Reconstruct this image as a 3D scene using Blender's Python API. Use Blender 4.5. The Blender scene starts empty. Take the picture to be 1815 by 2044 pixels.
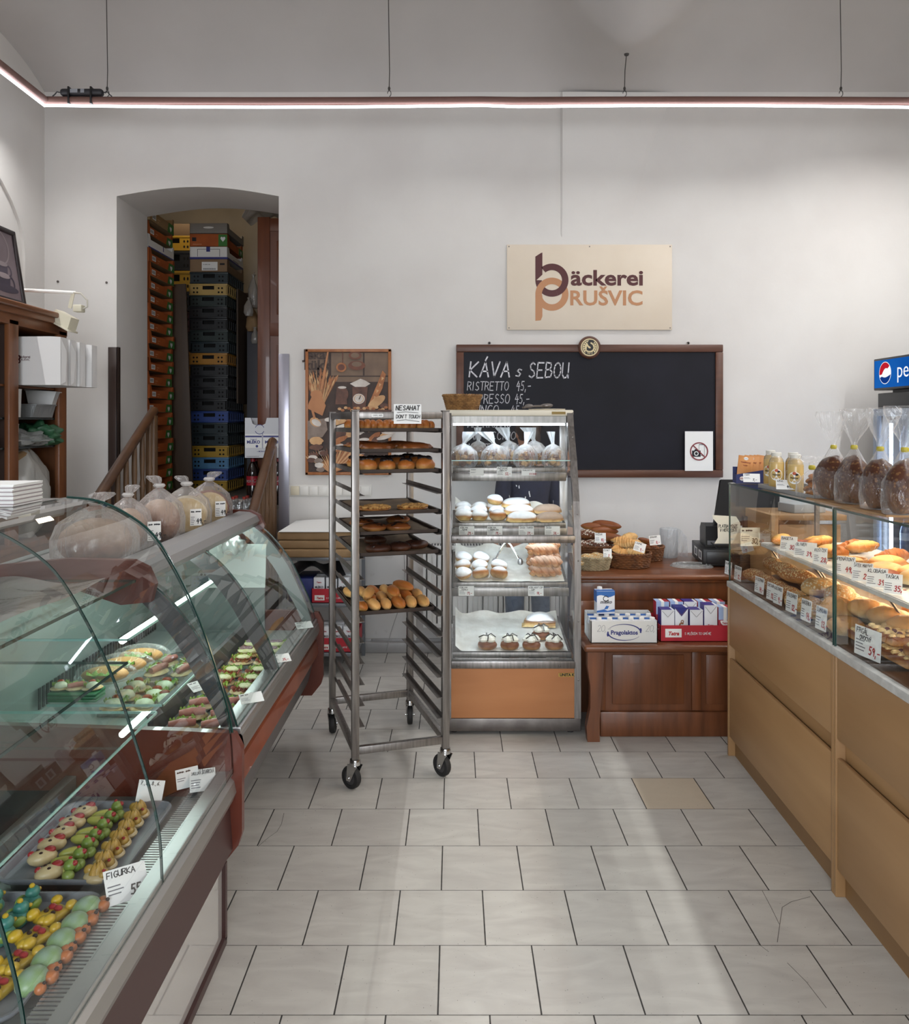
import bpy, bmesh, math, random
from mathutils import Vector, Matrix
SC = bpy.context.scene
COL = SC.collection
R = math.radians
PI = math.pi
rnd = random.Random(11)
F, CX, HY, H = 1600.0, 907.5, 845.0, 1.7
def wx(px, Y): return (px - CX) / F * Y
def wz(py, Y): return H - (py - HY) / F * Y
def yfl(py): return F * H / (py - HY)
def P(px, py, Y): return Vector((wx(px, Y), Y, wz(py, Y)))
def lin(c):
 if isinstance(c, str):
  c = tuple(int(c[i:i + 2], 16) / 255 for i in (0, 2, 4))
 return tuple(x / 12.92 if x <= .04045 else ((x + .055) / 1.055) ** 2.4 for x in c)
class NT:
 def __init__(s, name):
  s.m = bpy.data.materials.new(name)
  s.m.use_nodes = True
  s.t = s.m.node_tree
  s.t.nodes.clear()
  s.out = s.t.nodes.new('ShaderNodeOutputMaterial')
 def n(s, typ, **kw):
  nd = s.t.nodes.new(typ)
  ins = kw.pop('ins', {})
  for k, v in kw.items(): setattr(nd, k, v)
  for k, v in ins.items():
   if isinstance(v, bpy.types.NodeSocket): s.t.links.new(v, nd.inputs[k])
   else: nd.inputs[k].default_value = v
  return nd
 def link(s, a, b): s.t.links.new(a, b)
 def math(s, op, a, b=0.0, c=None):
  ins = {0: a, 1: b}
  if c is not None: ins[2] = c
  return s.n('ShaderNodeMath', operation=op, ins=ins).outputs[0]
 def mix(s, f, a, b):
  nd = s.n('ShaderNodeMix', data_type='RGBA')
  for i, v in ((0, f), (6, a), (7, b)):
   if isinstance(v, bpy.types.NodeSocket): s.link(v, nd.inputs[i])
   else: nd.inputs[i].default_value = v if i == 0 else (tuple(v) + (1,))[:4]
  return nd.outputs[2]
 def ramp(s, f, lo, hi):
  nd = s.n('ShaderNodeMapRange', ins={0: f, 1: lo, 2: hi})
  return nd.outputs[0]
 def noise(s, scale, stretch=None, coord='Object', detail=4, dist=0.0):
  tc = s.n('ShaderNodeTexCoord').outputs[coord]
  if stretch:
   tc = s.n('ShaderNodeMapping', ins={'Vector': tc, 'Scale': stretch}).outputs[0]
  return s.n('ShaderNodeTexNoise', ins={'Vector': tc, 'Scale': scale, 'Detail': detail, 'Distortion': dist}).outputs[0]
 def bsdf(s, **kw):
  return s.n('ShaderNodeBsdfPrincipled', ins=kw)
 def schlick(s, normal=None):
  lw = s.n('ShaderNodeLayerWeight', ins={'Blend': .5, **({'Normal': normal} if normal else {})})
  return s.math('ADD', .045, s.math('MULTIPLY', s.math('POWER', lw.outputs['Facing'], 5.0), .95))
 def done(s, sh):
  s.link(sh.outputs[0] if hasattr(sh, 'outputs') else sh, s.out.inputs[0])
  return s.m
MATS = {}
def M(name, col, rough=.5, metal=0.0, col2=None, scale=12, stretch=None, bump=0.0, bscale=None, lo=.35, hi=.65, spec=.5, sss=0.0, coat=0.0):
 if name in MATS: return MATS[name]
 t = NT(name)
 c = lin(col)
 b = t.bsdf(Roughness=rough, Metallic=metal)
 b.inputs['Specular IOR Level'].default_value = spec
 b.inputs['Coat Weight'].default_value = coat
 b.inputs['Base Color'].default_value = c + (1,)
 if sss:
  b.inputs['Subsurface Weight'].default_value = sss
  b.inputs['Subsurface Radius'].default_value = (.01, .006, .003)
 f = None
 if col2 is not None:
  f = t.ramp(t.noise(scale, stretch), lo, hi)
  t.link(t.mix(f, c, lin(col2)), b.inputs['Base Color'])
 if bump:
  nf = t.noise(bscale or scale * 3, stretch)
  bn = t.n('ShaderNodeBump', ins={'Strength': bump, 'Distance': .01, 'Height': nf})
  t.link(bn.outputs[0], b.inputs['Normal'])
 MATS[name] = t.done(b)
 return MATS[name]
def emit(name, col, s):
 if name in MATS: return MATS[name]
 t = NT(name)
 e = t.n('ShaderNodeEmission', ins={'Color': lin(col) + (1,), 'Strength': s})
 MATS[name] = t.done(e)
 return MATS[name]
def glass(name, tint='ffffff', refl=1.0, haze=0.0, rough=.0, hazecol='ffffff'):
 """thin pane: lets light straight through, mirrors by Fresnel"""
 if name in MATS: return MATS[name]
 t = NT(name)
 tr = t.n('ShaderNodeBsdfTransparent', ins={'Color': lin(tint) + (1,)})
 gl = t.n('ShaderNodeBsdfGlossy', ins={'Color': (1, 1, 1, 1), 'Roughness': rough})
 f = t.math('MULTIPLY', t.schlick(), refl)
 mx = t.n('ShaderNodeMixShader', ins={0: f, 1: tr.outputs[0], 2: gl.outputs[0]})
 if haze:
  df = t.n('ShaderNodeBsdfDiffuse', ins={'Color': lin(hazecol) + (1,)})
  mx = t.n('ShaderNodeMixShader', ins={0: haze, 1: mx.outputs[0], 2: df.outputs[0]})
 MATS[name] = t.done(mx)
 return MATS[name]
def film(name, col='ffffff', base=.12, edge=.75, rough=.12, crinkle=22, gloss=.25, gather=None):
 """plastic bag film: see-through face on, whitish where it folds away"""
 if name in MATS: return MATS[name]
 t = NT(name)
 nz = t.noise(crinkle, (1, 1, .35), dist=1.5)
 bn = t.n('ShaderNodeBump', ins={'Strength': .9, 'Distance': .02, 'Height': nz})
 lw = t.n('ShaderNodeLayerWeight', ins={'Blend': .35, 'Normal': bn.outputs[0]})
 f = t.n('ShaderNodeMapRange', ins={0: lw.outputs['Facing'], 1: 0.0, 2: 1.0, 3: base, 4: edge}).outputs[0]
 if gather:
  z = t.n('ShaderNodeSeparateXYZ', ins={0: t.n('ShaderNodeTexCoord').outputs['Generated']}).outputs[2]
  f = t.math('MAXIMUM', f, t.math('MULTIPLY', t.ramp(t.math('ADD', z, t.math('MULTIPLY', t.math('SUBTRACT', nz, .5), .5)), *gather), .8))
 tr = t.n('ShaderNodeBsdfTransparent', ins={'Color': (1, 1, 1, 1)})
 df = t.n('ShaderNodeBsdfDiffuse', ins={'Color': lin(col) + (1,), 'Normal': bn.outputs[0]})
 tl = t.n('ShaderNodeBsdfTranslucent', ins={'Color': lin(col) + (1,)})
 dt = t.n('ShaderNodeMixShader', ins={0: .45, 1: df.outputs[0], 2: tl.outputs[0]})
 gl = t.n('ShaderNodeBsdfGlossy', ins={'Color': (1, 1, 1, 1), 'Roughness': rough, 'Normal': bn.outputs[0]})
 m1 = t.n('ShaderNodeMixShader', ins={0: f, 1: tr.outputs[0], 2: dt.outputs[0]})
 g = t.math('ADD', t.math('MULTIPLY', t.schlick(bn.outputs[0]), gloss * 2), gloss * .12)
 m2 = t.n('ShaderNodeMixShader', ins={0: g, 1: m1.outputs[0], 2: gl.outputs[0]})
 MATS[name] = t.done(m2)
 return MATS[name]
def wood(name, c1, c2, axis=2, scale=6, rough=.42, ratio=9, bump=.05, coat=.0):
 st = [ratio, ratio, ratio]
 st[axis] = 1
 return M(name, c1, rough, col2=c2, scale=scale * .35, stretch=tuple(st), bump=bump, bscale=scale, lo=.3, hi=.7, coat=coat)
def bake(name, crust, pale, top=None, toplo=.5, tophi=.6, seed=None, rough=.5, patch=9, seedscale=90, seedcut=.35, seedarea=(.3, .5)):
 """baked dough: pale foot, browned crust, optional topping or seeds lying on the top (by the pastry's own height)"""
 if name in MATS: return MATS[name]
 t = NT(name)
 tc = t.n('ShaderNodeTexCoord')
 z = t.n('ShaderNodeSeparateXYZ', ins={0: tc.outputs['Generated']}).outputs[2]
 nz = t.noise(patch)
 zz = t.math('ADD', z, t.math('MULTIPLY', t.math('SUBTRACT', nz, .5), .35))
 c = t.mix(t.ramp(zz, .12, .5), lin(pale), lin(crust))
 cr = lin(crust)
 c = t.mix(t.ramp(t.noise(patch * 2.2), .45, .8), c, tuple(x * .62 for x in cr))
 h = t.noise(60)
 if top is not None:
  f = t.ramp(zz, toplo, tophi)
  tn = t.ramp(t.noise(55), .2, .75)
  tcx = lin(top)
  c = t.mix(f, c, t.mix(tn, tuple(x * .86 for x in tcx), tcx))
 if seed is not None:
  v = t.n('ShaderNodeTexVoronoi', ins={'Vector': tc.outputs['Object'], 'Scale': seedscale})
  sd = t.math('LESS_THAN', v.outputs['Distance'], seedcut)
  sd = t.math('MULTIPLY', sd, t.ramp(zz, *seedarea))
  cs = t.mix(v.outputs['Color'], lin(seed), tuple(x * .35 for x in lin(seed)))
  c = t.mix(sd, c, cs)
  h = t.math('ADD', t.math('MULTIPLY', h, .3), sd)
 bn = t.n('ShaderNodeBump', ins={'Strength': .5 if seed else .25, 'Distance': .006, 'Height': h})
 b = t.bsdf(Roughness=rough, Normal=bn.outputs[0])
 b.inputs['Specular IOR Level'].default_value = .3
 t.link(c, b.inputs['Base Color'])
 MATS[name] = t.done(b)
 return MATS[name]
FACE = Matrix.Rotation(PI / 2, 4, 'X')             # text plane -> faces -Y
def face_to(deg): return Matrix.Rotation(R(deg), 4, 'Z') @ FACE   # 0: -Y, -90: -X, 90: +X
def T(x, y, z): return Matrix.Translation((x, y, z))
class MB:
 def __init__(s):
  s.bm = bmesh.new()
 def _mat(s, faces, mi):
  for f in faces: f.material_index = mi
 def _grab(s, fn, mi=0, mx=None):
  n0 = len(s.bm.faces)
  v0 = len(s.bm.verts)
  fn()
  s.bm.faces.ensure_lookup_table(); s.bm.verts.ensure_lookup_table()
  fs = s.bm.faces[n0:]; vs = s.bm.verts[v0:]
  s._mat(fs, mi)
  if mx is not None: bmesh.ops.transform(s.bm, matrix=mx, verts=vs)
  return vs
 def box(s, a, b, mi=0, bev=0.0, mx=None, seg=2):
  """axis box from corner a to corner b"""
  lo = [min(a[i], b[i]) for i in range(3)]; hi = [max(a[i], b[i]) for i in range(3)]
  def fn():
   r = bmesh.ops.create_cube(s.bm, size=1)
   for v in r['verts']:
    v.co = Vector(((lo[i] + hi[i]) / 2 + v.co[i] * (hi[i] - lo[i]) for i in range(3)))
  if not bev:
   s._grab(fn, mi, mx); return s
  t = MB(); t.box(a, b)
  bmesh.ops.bevel(t.bm, geom=t.bm.edges[:], offset=min(bev, min(hi[i] - lo[i] for i in range(3)) * .45), segments=seg, affect='EDGES', profile=.5)
  s.add(t, mi, mx); return s
 def add(s, o, mi=None, mx=None):
  """append another builder (or mesh)"""
  if isinstance(o, MB):
   me = bpy.data.meshes.new('t'); o.bm.to_mesh(me); o.bm.free(); own = True
  else: me, own = o, False
  n0 = len(s.bm.faces); v0 = len(s.bm.verts)
  s.bm.from_mesh(me)
  s.bm.faces.ensure_lookup_table(); s.bm.verts.ensure_lookup_table()
  if mi is not None: s._mat(s.bm.faces[n0:], mi)
  if mx is not None: bmesh.ops.transform(s.bm, matrix=mx, verts=s.bm.verts[v0:])
  if own: bpy.data.meshes.remove(me)
  return s
 def faces(s, verts, faces, mi=0, mx=None):
  def fn():
   vs = [s.bm.verts.new(v) for v in verts]
   for f in faces:
    try: s.bm.faces.new([vs[i] for i in f])
    except ValueError: pass
  s._grab(fn, mi, mx); return s
 def tube(s, pts, r, n=8, mi=0, caps=True, closed=False, mx=None, sq=None, tw=0):
  """sweep a circle (or ellipse sq=(a,b)) along points; r may be a list"""
  pts = [Vector(p) for p in pts]
  N = len(pts)
  rs = r if isinstance(r, (list, tuple)) else [r] * N
  verts = []; faces = []
  up = None
  for i, p in enumerate(pts):
   if closed: d = pts[(i + 1) % N] - pts[i - 1]
   else: d = pts[min(i + 1, N - 1)] - pts[max(i - 1, 0)]
   if d.length < 1e-9: d = Vector((0, 0, 1))
   d.normalize()
   if up is None:
    up = Vector((0, 0, 1)) if abs(d.z) < .9 else Vector((0, 1, 0))
   a = d.cross(up)
   if a.length < 1e-6: a = d.orthogonal()
   a.normalize(); b = a.cross(d).normalized()
   up = b
   for k in range(n):
    an = 2 * PI * k / n + tw
    q = sq or (1, 1)
    verts.append(p + a * (math.cos(an) * rs[i] * q[0]) + b * (math.sin(an) * rs[i] * q[1]))
  M_ = N if closed else N - 1
  for i in range(M_):
   j = (i + 1) % N
   for k in range(n):
    l = (k + 1) % n
    faces.append((i * n + k, i * n + l, j * n + l, j * n + k))
  if caps and not closed:
   faces.append(tuple(range(n))[::-1]); faces.append(tuple(range((N - 1) * n, N * n)))
  return s.faces(verts, faces, mi, mx)
 def cyl(s, a, b, r, n=16, mi=0, r2=None, mx=None):
  return s.tube([a, b], [r, r if r2 is None else r2], n, mi, mx=mx)
 def bar(s, a, b, w, h, mi=0):
  """rectangular bar from a to b"""
  a = Vector(a); b = Vector(b); d = (b - a).normalized()
  up = Vector((0, 0, 1)) if abs(d.z) < .9 else Vector((0, 1, 0))
  x = d.cross(up).normalized() * w / 2; y = x.cross(d).normalized() * h / 2
  vs = [p + x * i + y * j for p in (a, b) for i, j in ((-1, -1), (1, -1), (1, 1), (-1, 1))]
  return s.faces(vs, [(3, 2, 1, 0), (4, 5, 6, 7), (0, 1, 5, 4), (1, 2, 6, 5), (2, 3, 7, 6), (3, 0, 4, 7)], mi)
 def lathe(s, prof, n=24, mi=0, mx=None, wob=None, sx=1, sy=1):
  """revolve (r,z) profile about Z; wob(k,i)->radius factor"""
  verts = []; faces = []
  for i, (r, z) in enumerate(prof):
   for k in range(n):
    an = 2 * PI * k / n
    q = r * (wob(an, i) if wob else 1)
    verts.append((math.cos(an) * q * sx, math.sin(an) * q * sy, z))
  for i in range(len(prof) - 1):
   for k in range(n):
    l = (k + 1) % n
    faces.append((i * n + k, i * n + l, (i + 1) * n + l, (i + 1) * n + k))
  if prof[0][0] > 1e-5: faces.append(tuple(range(n))[::-1])
  if prof[-1][0] > 1e-5: faces.append(tuple(range((len(prof) - 1) * n, len(prof) * n)))
  return s.faces(verts, faces, mi, mx)
 def prism(s, poly, d, mi=0, mx=None, emi=None):
  """polygon in XY, extruded from z=0 to z=d"""
  n = len(poly)
  vs = [(x, y, 0) for x, y in poly] + [(x, y, d) for x, y in poly]
  s.faces(vs, [tuple(range(n))[::-1], tuple(range(n, 2 * n))], mi, mx)
  return s.faces(vs, [(i, (i + 1) % n, n + (i + 1) % n, n + i) for i in range(n)], mi if emi is None else emi, mx)
 def grid(s, fn, nu, nv, mi=0, mx=None, thick=0.0):
  """surface fn(u,v)->point for u,v in 0..1"""
  vs = [fn(i / nu, j / nv) for j in range(nv + 1) for i in range(nu + 1)]
  fs = [(j * (nu + 1) + i, j * (nu + 1) + i + 1, (j + 1) * (nu + 1) + i + 1, (j + 1) * (nu + 1) + i) for j in range(nv) for i in range(nu)]
  if thick:
   n = len(vs); vs = [Vector(v) for v in vs]
   low = [v - Vector((0, 0, thick)) for v in vs]
   fs2 = [tuple(n + i for i in f[::-1]) for f in fs]
   rim = [i for i in range(nu + 1)] + [j * (nu + 1) + nu for j in range(1, nv + 1)] + [nv * (nu + 1) + i for i in range(nu - 1, -1, -1)] + [j * (nu + 1) for j in range(nv - 1, 0, -1)]
   side = [(rim[k], n + rim[k], n + rim[(k + 1) % len(rim)], rim[(k + 1) % len(rim)]) for k in range(len(rim))]
   vs = vs + low; fs = fs + fs2 + side
  return s.faces(vs, fs, mi, mx)
 def ell(s, c, r, n=14, m=8, mi=0, fn=None, mx=None, flat=None):
  """ellipsoid; fn(unit vector)->radius factor; flat: cut z below c.z+flat"""
  vs = []; fs = []
  c = Vector(c)
  r = r if isinstance(r, (tuple, list)) else (r, r, r)
  def pt(t, p):
   u = Vector((math.sin(t) * math.cos(p), math.sin(t) * math.sin(p), math.cos(t)))
   k = fn(u) if fn else 1
   q = Vector((u.x * r[0] * k, u.y * r[1] * k, u.z * r[2] * k))
   if flat is not None and q.z < flat: q.z = flat
   return c + q
  vs.append(pt(0, 0))
  for j in range(1, m):
   for i in range(n): vs.append(pt(PI * j / m, 2 * PI * i / n))
  vs.append(pt(PI, 0))
  for i in range(n):
   l = (i + 1) % n
   fs.append((0, 1 + i, 1 + l))
   for j in range(m - 2): fs.append((1 + j * n + i, 1 + (j + 1) * n + i, 1 + (j + 1) * n + l, 1 + j * n + l))
   fs.append((len(vs) - 1, 1 + (m - 2) * n + l, 1 + (m - 2) * n + i))
  return s.faces(vs, fs, mi, mx)
 def text(s, txt, size, mx, mi=0, bold=0.0, align='CENTER', shear=0.0, space=1.0, depth=.0004):
  cu = bpy.data.curves.new('t', 'FONT')
  cu.body = txt; cu.size = size; cu.align_x = align; cu.align_y = 'CENTER'
  cu.offset = bold * size; cu.shear = shear; cu.space_character = space
  cu.extrude = depth; cu.resolution_u = 3
  o = bpy.data.objects.new('t', cu)
  me = bpy.data.meshes.new_from_object(o)
  bpy.data.objects.remove(o); bpy.data.curves.remove(cu)
  s.add(me, mi, mx)
  bpy.data.meshes.remove(me)
  return s
 def pen(s, txt, h, mx, mi=0, w=.12, slant=.15, space=1.25, jit=.03, wide=.62, center=False, seed=1):
  """handwriting with a stroke alphabet; h = letter height"""
  rr = random.Random(seed + len(txt))
  x = 0; segs = []
  for ch in txt:
   if ch == ' ': x += h * wide * .8; continue
   st = STROKES.get(ch)
   if st is None: x += h * wide; continue
   dy = rr.uniform(-jit, jit) * h
   k = .5 if ch in "I',.:1!" else 1
   for pl in st:
    pp = [(x + (px * k + slant * py) * h * wide + rr.uniform(-jit, jit) * h * .4, py * h + dy + rr.uniform(-jit, jit) * h * .4) for px, py in pl]
    segs.append(pp)
   x += h * wide * space * (k if k == 1 else .6)
  off = -x / 2 if center else 0
  hw = w * h / 2
  for pp in segs:
   for (x0, y0), (x1, y1) in zip(pp, pp[1:]):
    d = Vector((x1 - x0, y1 - y0)); l = d.length
    if l < 1e-9: continue
    d /= l; nx, ny = -d.y * hw, d.x * hw; ex, ey = d.x * hw * .6, d.y * hw * .6
    s.faces([(x0 + off - ex - nx, y0 - ey - ny, .0004), (x1 + off + ex - nx, y1 + ey - ny, .0004), (x1 + off + ex + nx, y1 + ey + ny, .0004), (x0 + off - ex + nx, y0 - ey + ny, .0004)], [(0, 1, 2, 3)], mi, mx)
  return s
 def build(s, name, mats, parent=None, loc=None, smooth=True, ang=38, rot=None):
  me = bpy.data.meshes.new(name)
  bmesh.ops.recalc_face_normals(s.bm, faces=s.bm.faces[:]) if smooth != 'raw' else None
  s.bm.to_mesh(me); s.bm.free()
  for m in (mats if isinstance(mats, (list, tuple)) else [mats]): me.materials.append(m)
  if smooth:
   me.polygons.foreach_set('use_smooth', [True] * len(me.polygons))
   me.set_sharp_from_angle(angle=R(ang))
  me.update()
  o = bpy.data.objects.new(name, me)
  COL.objects.link(o)
  if parent is not None: o.parent = parent
  if loc is not None: o.location = loc
  if rot is not None: o.rotation_euler = rot
  return o
def arc(cx, cy, r, a0, a1, n=8, ry=None):
 return [(cx + r * math.cos(R(a0 + (a1 - a0) * i / n)), cy + (ry or r) * math.sin(R(a0 + (a1 - a0) * i / n))) for i in range(n + 1)]
_o = arc(.5, .5, .5, 90, 450, 12)
STROKES = {
 'A': [[(0, 0), (.5, 1), (1, 0)], [(.2, .38), (.85, .38)]], 'B': [[(0, 0), (0, 1), (.7, .95), (.8, .75), (.6, .55), (0, .5)], [(.6, .55), (.95, .35), (.8, .05), (0, 0)]],
 'C': [arc(.55, .5, .5, 50, 310, 9)], 'D': [[(0, 0), (0, 1), (.6, .9), (.95, .5), (.6, .08), (0, 0)]], 'E': [[(.9, 1), (0, 1), (0, 0), (.9, 0)], [(0, .52), (.7, .52)]],
 'F': [[(.9, 1), (0, 1), (0, 0)], [(0, .5), (.7, .5)]], 'G': [arc(.55, .5, .5, 50, 350, 10) + [(.6, .42)]], 'H': [[(0, 0), (0, 1)], [(.9, 0), (.9, 1)], [(0, .5), (.9, .5)]],
 'I': [[(.3, 0), (.3, 1)]], 'J': [[(.7, 1), (.7, .2), (.4, 0), (.1, .2)]], 'K': [[(0, 0), (0, 1)], [(.9, 1), (0, .45), (.9, 0)]], 'L': [[(0, 1), (0, 0), (.8, 0)]],
 'M': [[(0, 0), (.1, 1), (.5, .35), (.9, 1), (1, 0)]], 'N': [[(0, 0), (0, 1), (.9, 0), (.9, 1)]], 'O': [_o], 'P': [[(0, 0), (0, 1), (.8, .92), (.85, .65), (.6, .5), (0, .48)]],
 'Q': [_o, [(.6, .3), (1, -.05)]], 'R': [[(0, 0), (0, 1), (.8, .92), (.85, .68), (.5, .5), (0, .48)], [(.45, .5), (.95, 0)]], 'S': [[(.85, .88), (.5, 1), (.15, .82), (.25, .58), (.75, .42), (.88, .18), (.5, 0), (.08, .12)]],
 'T': [[(0, 1), (1, 1)], [(.5, 1), (.5, 0)]], 'U': [[(0, 1), (.02, .25), (.3, 0), (.7, .05), (.9, .3), (.9, 1)], [(.9, .3), (.95, 0)]], 'V': [[(0, 1), (.45, 0), (.95, 1)]], 'W': [[(0, 1), (.25, 0), (.5, .7), (.75, 0), (1, 1)]],
 'X': [[(0, 0), (.9, 1)], [(0, 1), (.9, 0)]], 'Y': [[(0, 1), (.45, .5), (.9, 1)], [(.45, .5), (.4, 0)]], 'Z': [[(0, 1), (.9, 1), (0, 0), (.9, 0)]],
 '0': [_o], '1': [[(.1, .75), (.6, 1), (.6, 0)]], '2': [[(.08, .78), (.3, 1), (.75, .92), (.8, .65), (0, 0), (.95, .02)]], '3': [[(.1, .9), (.6, 1), (.8, .75), (.4, .53), (.85, .3), (.6, 0), (.05, .1)]],
 '4': [[(.5, 1), (0, .42), (.95, .45)], [(.72, .75), (.62, -.08)]], '5': [[(.9, 1), (.25, 1), (.15, .58), (.6, .6), (.85, .32), (.6, .02), (.05, .08)]], '6': [[(.8, .98), (.3, .7), (.1, .25), (.45, 0), (.85, .25), (.5, .48), (.12, .3)]],
 '7': [[(.05, 1), (.9, 1), (.35, 0)], [(.25, .5), (.8, .5)]], '8': [[(.5, .52), (.15, .75), (.5, 1), (.82, .75), (.5, .52), (.1, .25), (.5, 0), (.9, .25), (.5, .52)]], '9': [[(.85, .7), (.5, .5), (.15, .75), (.5, 1), (.85, .78), (.7, 0)]],
 '-': [[(.1, .42), (.9, .45)]], ',': [[(.3, .12), (.1, -.2)]], '.': [[(.2, .0), (.35, .05)]], "'": [[(.3, 1.05), (.2, .8)]], '/': [[(0, -.1), (.7, 1.1)]], '<': [[(.9, .9), (.1, .5), (.9, .1)]], '+': [[(.5, .2), (.5, .8)], [(.2, .5), (.8, .5)]],
 '~': [[(0, .3), (.15, .7), (.3, .25), (.5, .65), (.65, .3), (.85, .6), (1.05, .35)]], '_': [[(0, .15), (1.1, .15)]], ':': [[(.2, .2), (.3, .25)], [(.2, .7), (.3, .75)]],
 's': [[(.6, .6), (.35, .68), (.15, .5), (.55, .25), (.4, .02), (.05, .08)]],
}
def _acc(b, a): STROKES[b] = STROKES[a[0]] + ([[(.45, 1.1), (.65, 1.35)]] if a[1] == "'" else [[(.25, 1.35), (.5, 1.12), (.75, 1.35)]])
for b_, a_ in (('Á', "A'"), ('É', "E'"), ('Í', "I'"), ('Ý', "Y'"), ('Č', 'Cv'), ('Š', 'Sv'), ('Ř', 'Rv'), ('Ě', 'Ev'), ('Ž', 'Zv'), ('Ň', 'Nv'), ('Ú', "U'")): _acc(b_, a_)
ORD = ['', 'first', 'second', 'third', 'fourth', 'fifth', 'sixth', 'seventh', 'eighth', 'ninth', 'tenth', 'eleventh', 'twelfth', 'thirteenth', 'fourteenth', 'fifteenth', 'sixteenth', 'seventeenth', 'eighteenth', 'nineteenth', 'twentieth', 'twenty-first', 'twenty-second']
def tag(o, label, cat, group=None, kind=None):
 n = len(label.split())
 if not 4 <= n <= 16: print('LABEL LENGTH', n, label)
 o['label'] = label; o['category'] = cat
 if group: o['group'] = group
 if kind: o['kind'] = kind
 return o
def thing(name, label, cat, loc=(0, 0, 0), rz=0, group=None):
 o = bpy.data.objects.new(name, None)
 o.empty_display_size = .05
 COL.objects.link(o)
 o.location = loc; o.rotation_euler = (0, 0, rz)
 return tag(o, label, cat, group)
def struct(o):
 o['kind'] = 'structure'
 return o
def kids(o): return [c for c in bpy.data.objects if c.parent is o]
def dup(o, label, loc=None, rot=None, group=None, scale=None):
 c = o.copy(); COL.objects.link(c)
 for ch in o.children:
  d = ch.copy(); COL.objects.link(d); d.parent = c
  for g in ch.children:
   e = g.copy(); COL.objects.link(e); e.parent = d
 if loc is not None: c.location = loc
 if rot is not None: c.rotation_euler = rot
 if scale is not None: c.scale = (scale,) * 3 if isinstance(scale, (int, float)) else scale
 if label: tag(c, label, c['category'], group or c.get('group'))
 return c
class Proto:
 """first placement uses the object itself, later ones copies"""
 def __init__(s, o): s.o = o; s.used = False
 def put(s, label, loc, rot=(0, 0, 0), group=None, scale=1):
  sc = (scale,) * 3 if isinstance(scale, (int, float)) else scale
  if not s.used:
   s.used = True
   s.o.location = loc; s.o.rotation_euler = rot; s.o.scale = sc
   tag(s.o, label, s.o['category'], group)
   return s.o
  return dup(s.o, label, loc, rot, group, sc)
def proto(o, cat):
 o['category'] = cat
 return Proto(o)
STEEL = M('brushed_steel', '938e8a', .34, .9, col2='7c7774', scale=6, stretch=(12, 12, 1))
STEELD = M('worn_steel', '857f7b', .42, .85, col2='6c6663', scale=9)
ALU = M('aluminium', 'b9b9b9', .35, .85)
CHROME = M('chrome', 'c8c8c8', .15, 1.0)
BLACKP = M('black_plastic', '161618', .4)
RUBBER = M('rubber', '1b1a1a', .7)
WHITE = M('white_paint', 'e6e4e0', .5)
PAPER = M('white_paper', 'e8e8e6', .7)
CREAMP = M('cream_paper', 'e6e2d0', .7)
INK = M('black_ink', '17171c', .7)
REDINK = M('red_ink', 'b02a30', .7)
BLUEINK = M('blue_ink', '232a78', .6)
GREYINK = M('grey_ink', '6b6b72', .7)
GLASS = glass('clear_glass', 'fafcfb', 1.15)
GLASSE = M('glass_edge', '1f3d38', .15, spec=.8)
GLASSL = M('glass_edge_lit', '9fcfc6', .2, spec=.8)  # lit twin of the dark edge: cyan glow painted into the colour
SHELFG = glass('shelf_glass', 'eef6f3', .9)
BAG = film('bag_film', 'f2f2f2', .1, .7, gather=(.3, .62))
CELLO = film('cellophane', 'f6f6f8', .0, .4, .06, 14, .2)
REDWOOD = wood('red_brown_trim', '7a3a24', '5f2a18', 1, 5, .35, coat=.3)
OAK = wood('dark_oak', '774526', '552f18', 2, 7, .4, coat=.15)
OAKH = wood('dark_oak_horizontal', '774526', '552f18', 0, 7, .4, coat=.15)
BEECH = wood('beech_laminate', 'a8835a', '9a754d', 1, 3, .45, 7, .02)
CHERRY = wood('cherry_panel', 'b57a4c', 'a66b3f', 0, 3, .42, 7, .02)
CARD = M('cardboard', 'a5835c', .85, col2='967550', scale=8)
KRAFT = M('kraft_paper', '9a7c58', .75, col2='866a49', scale=6, bump=.1)
TRAYM = M('dark_baking_tray', '2c2421', .45, .5, col2='3f332c', scale=8)
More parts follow.
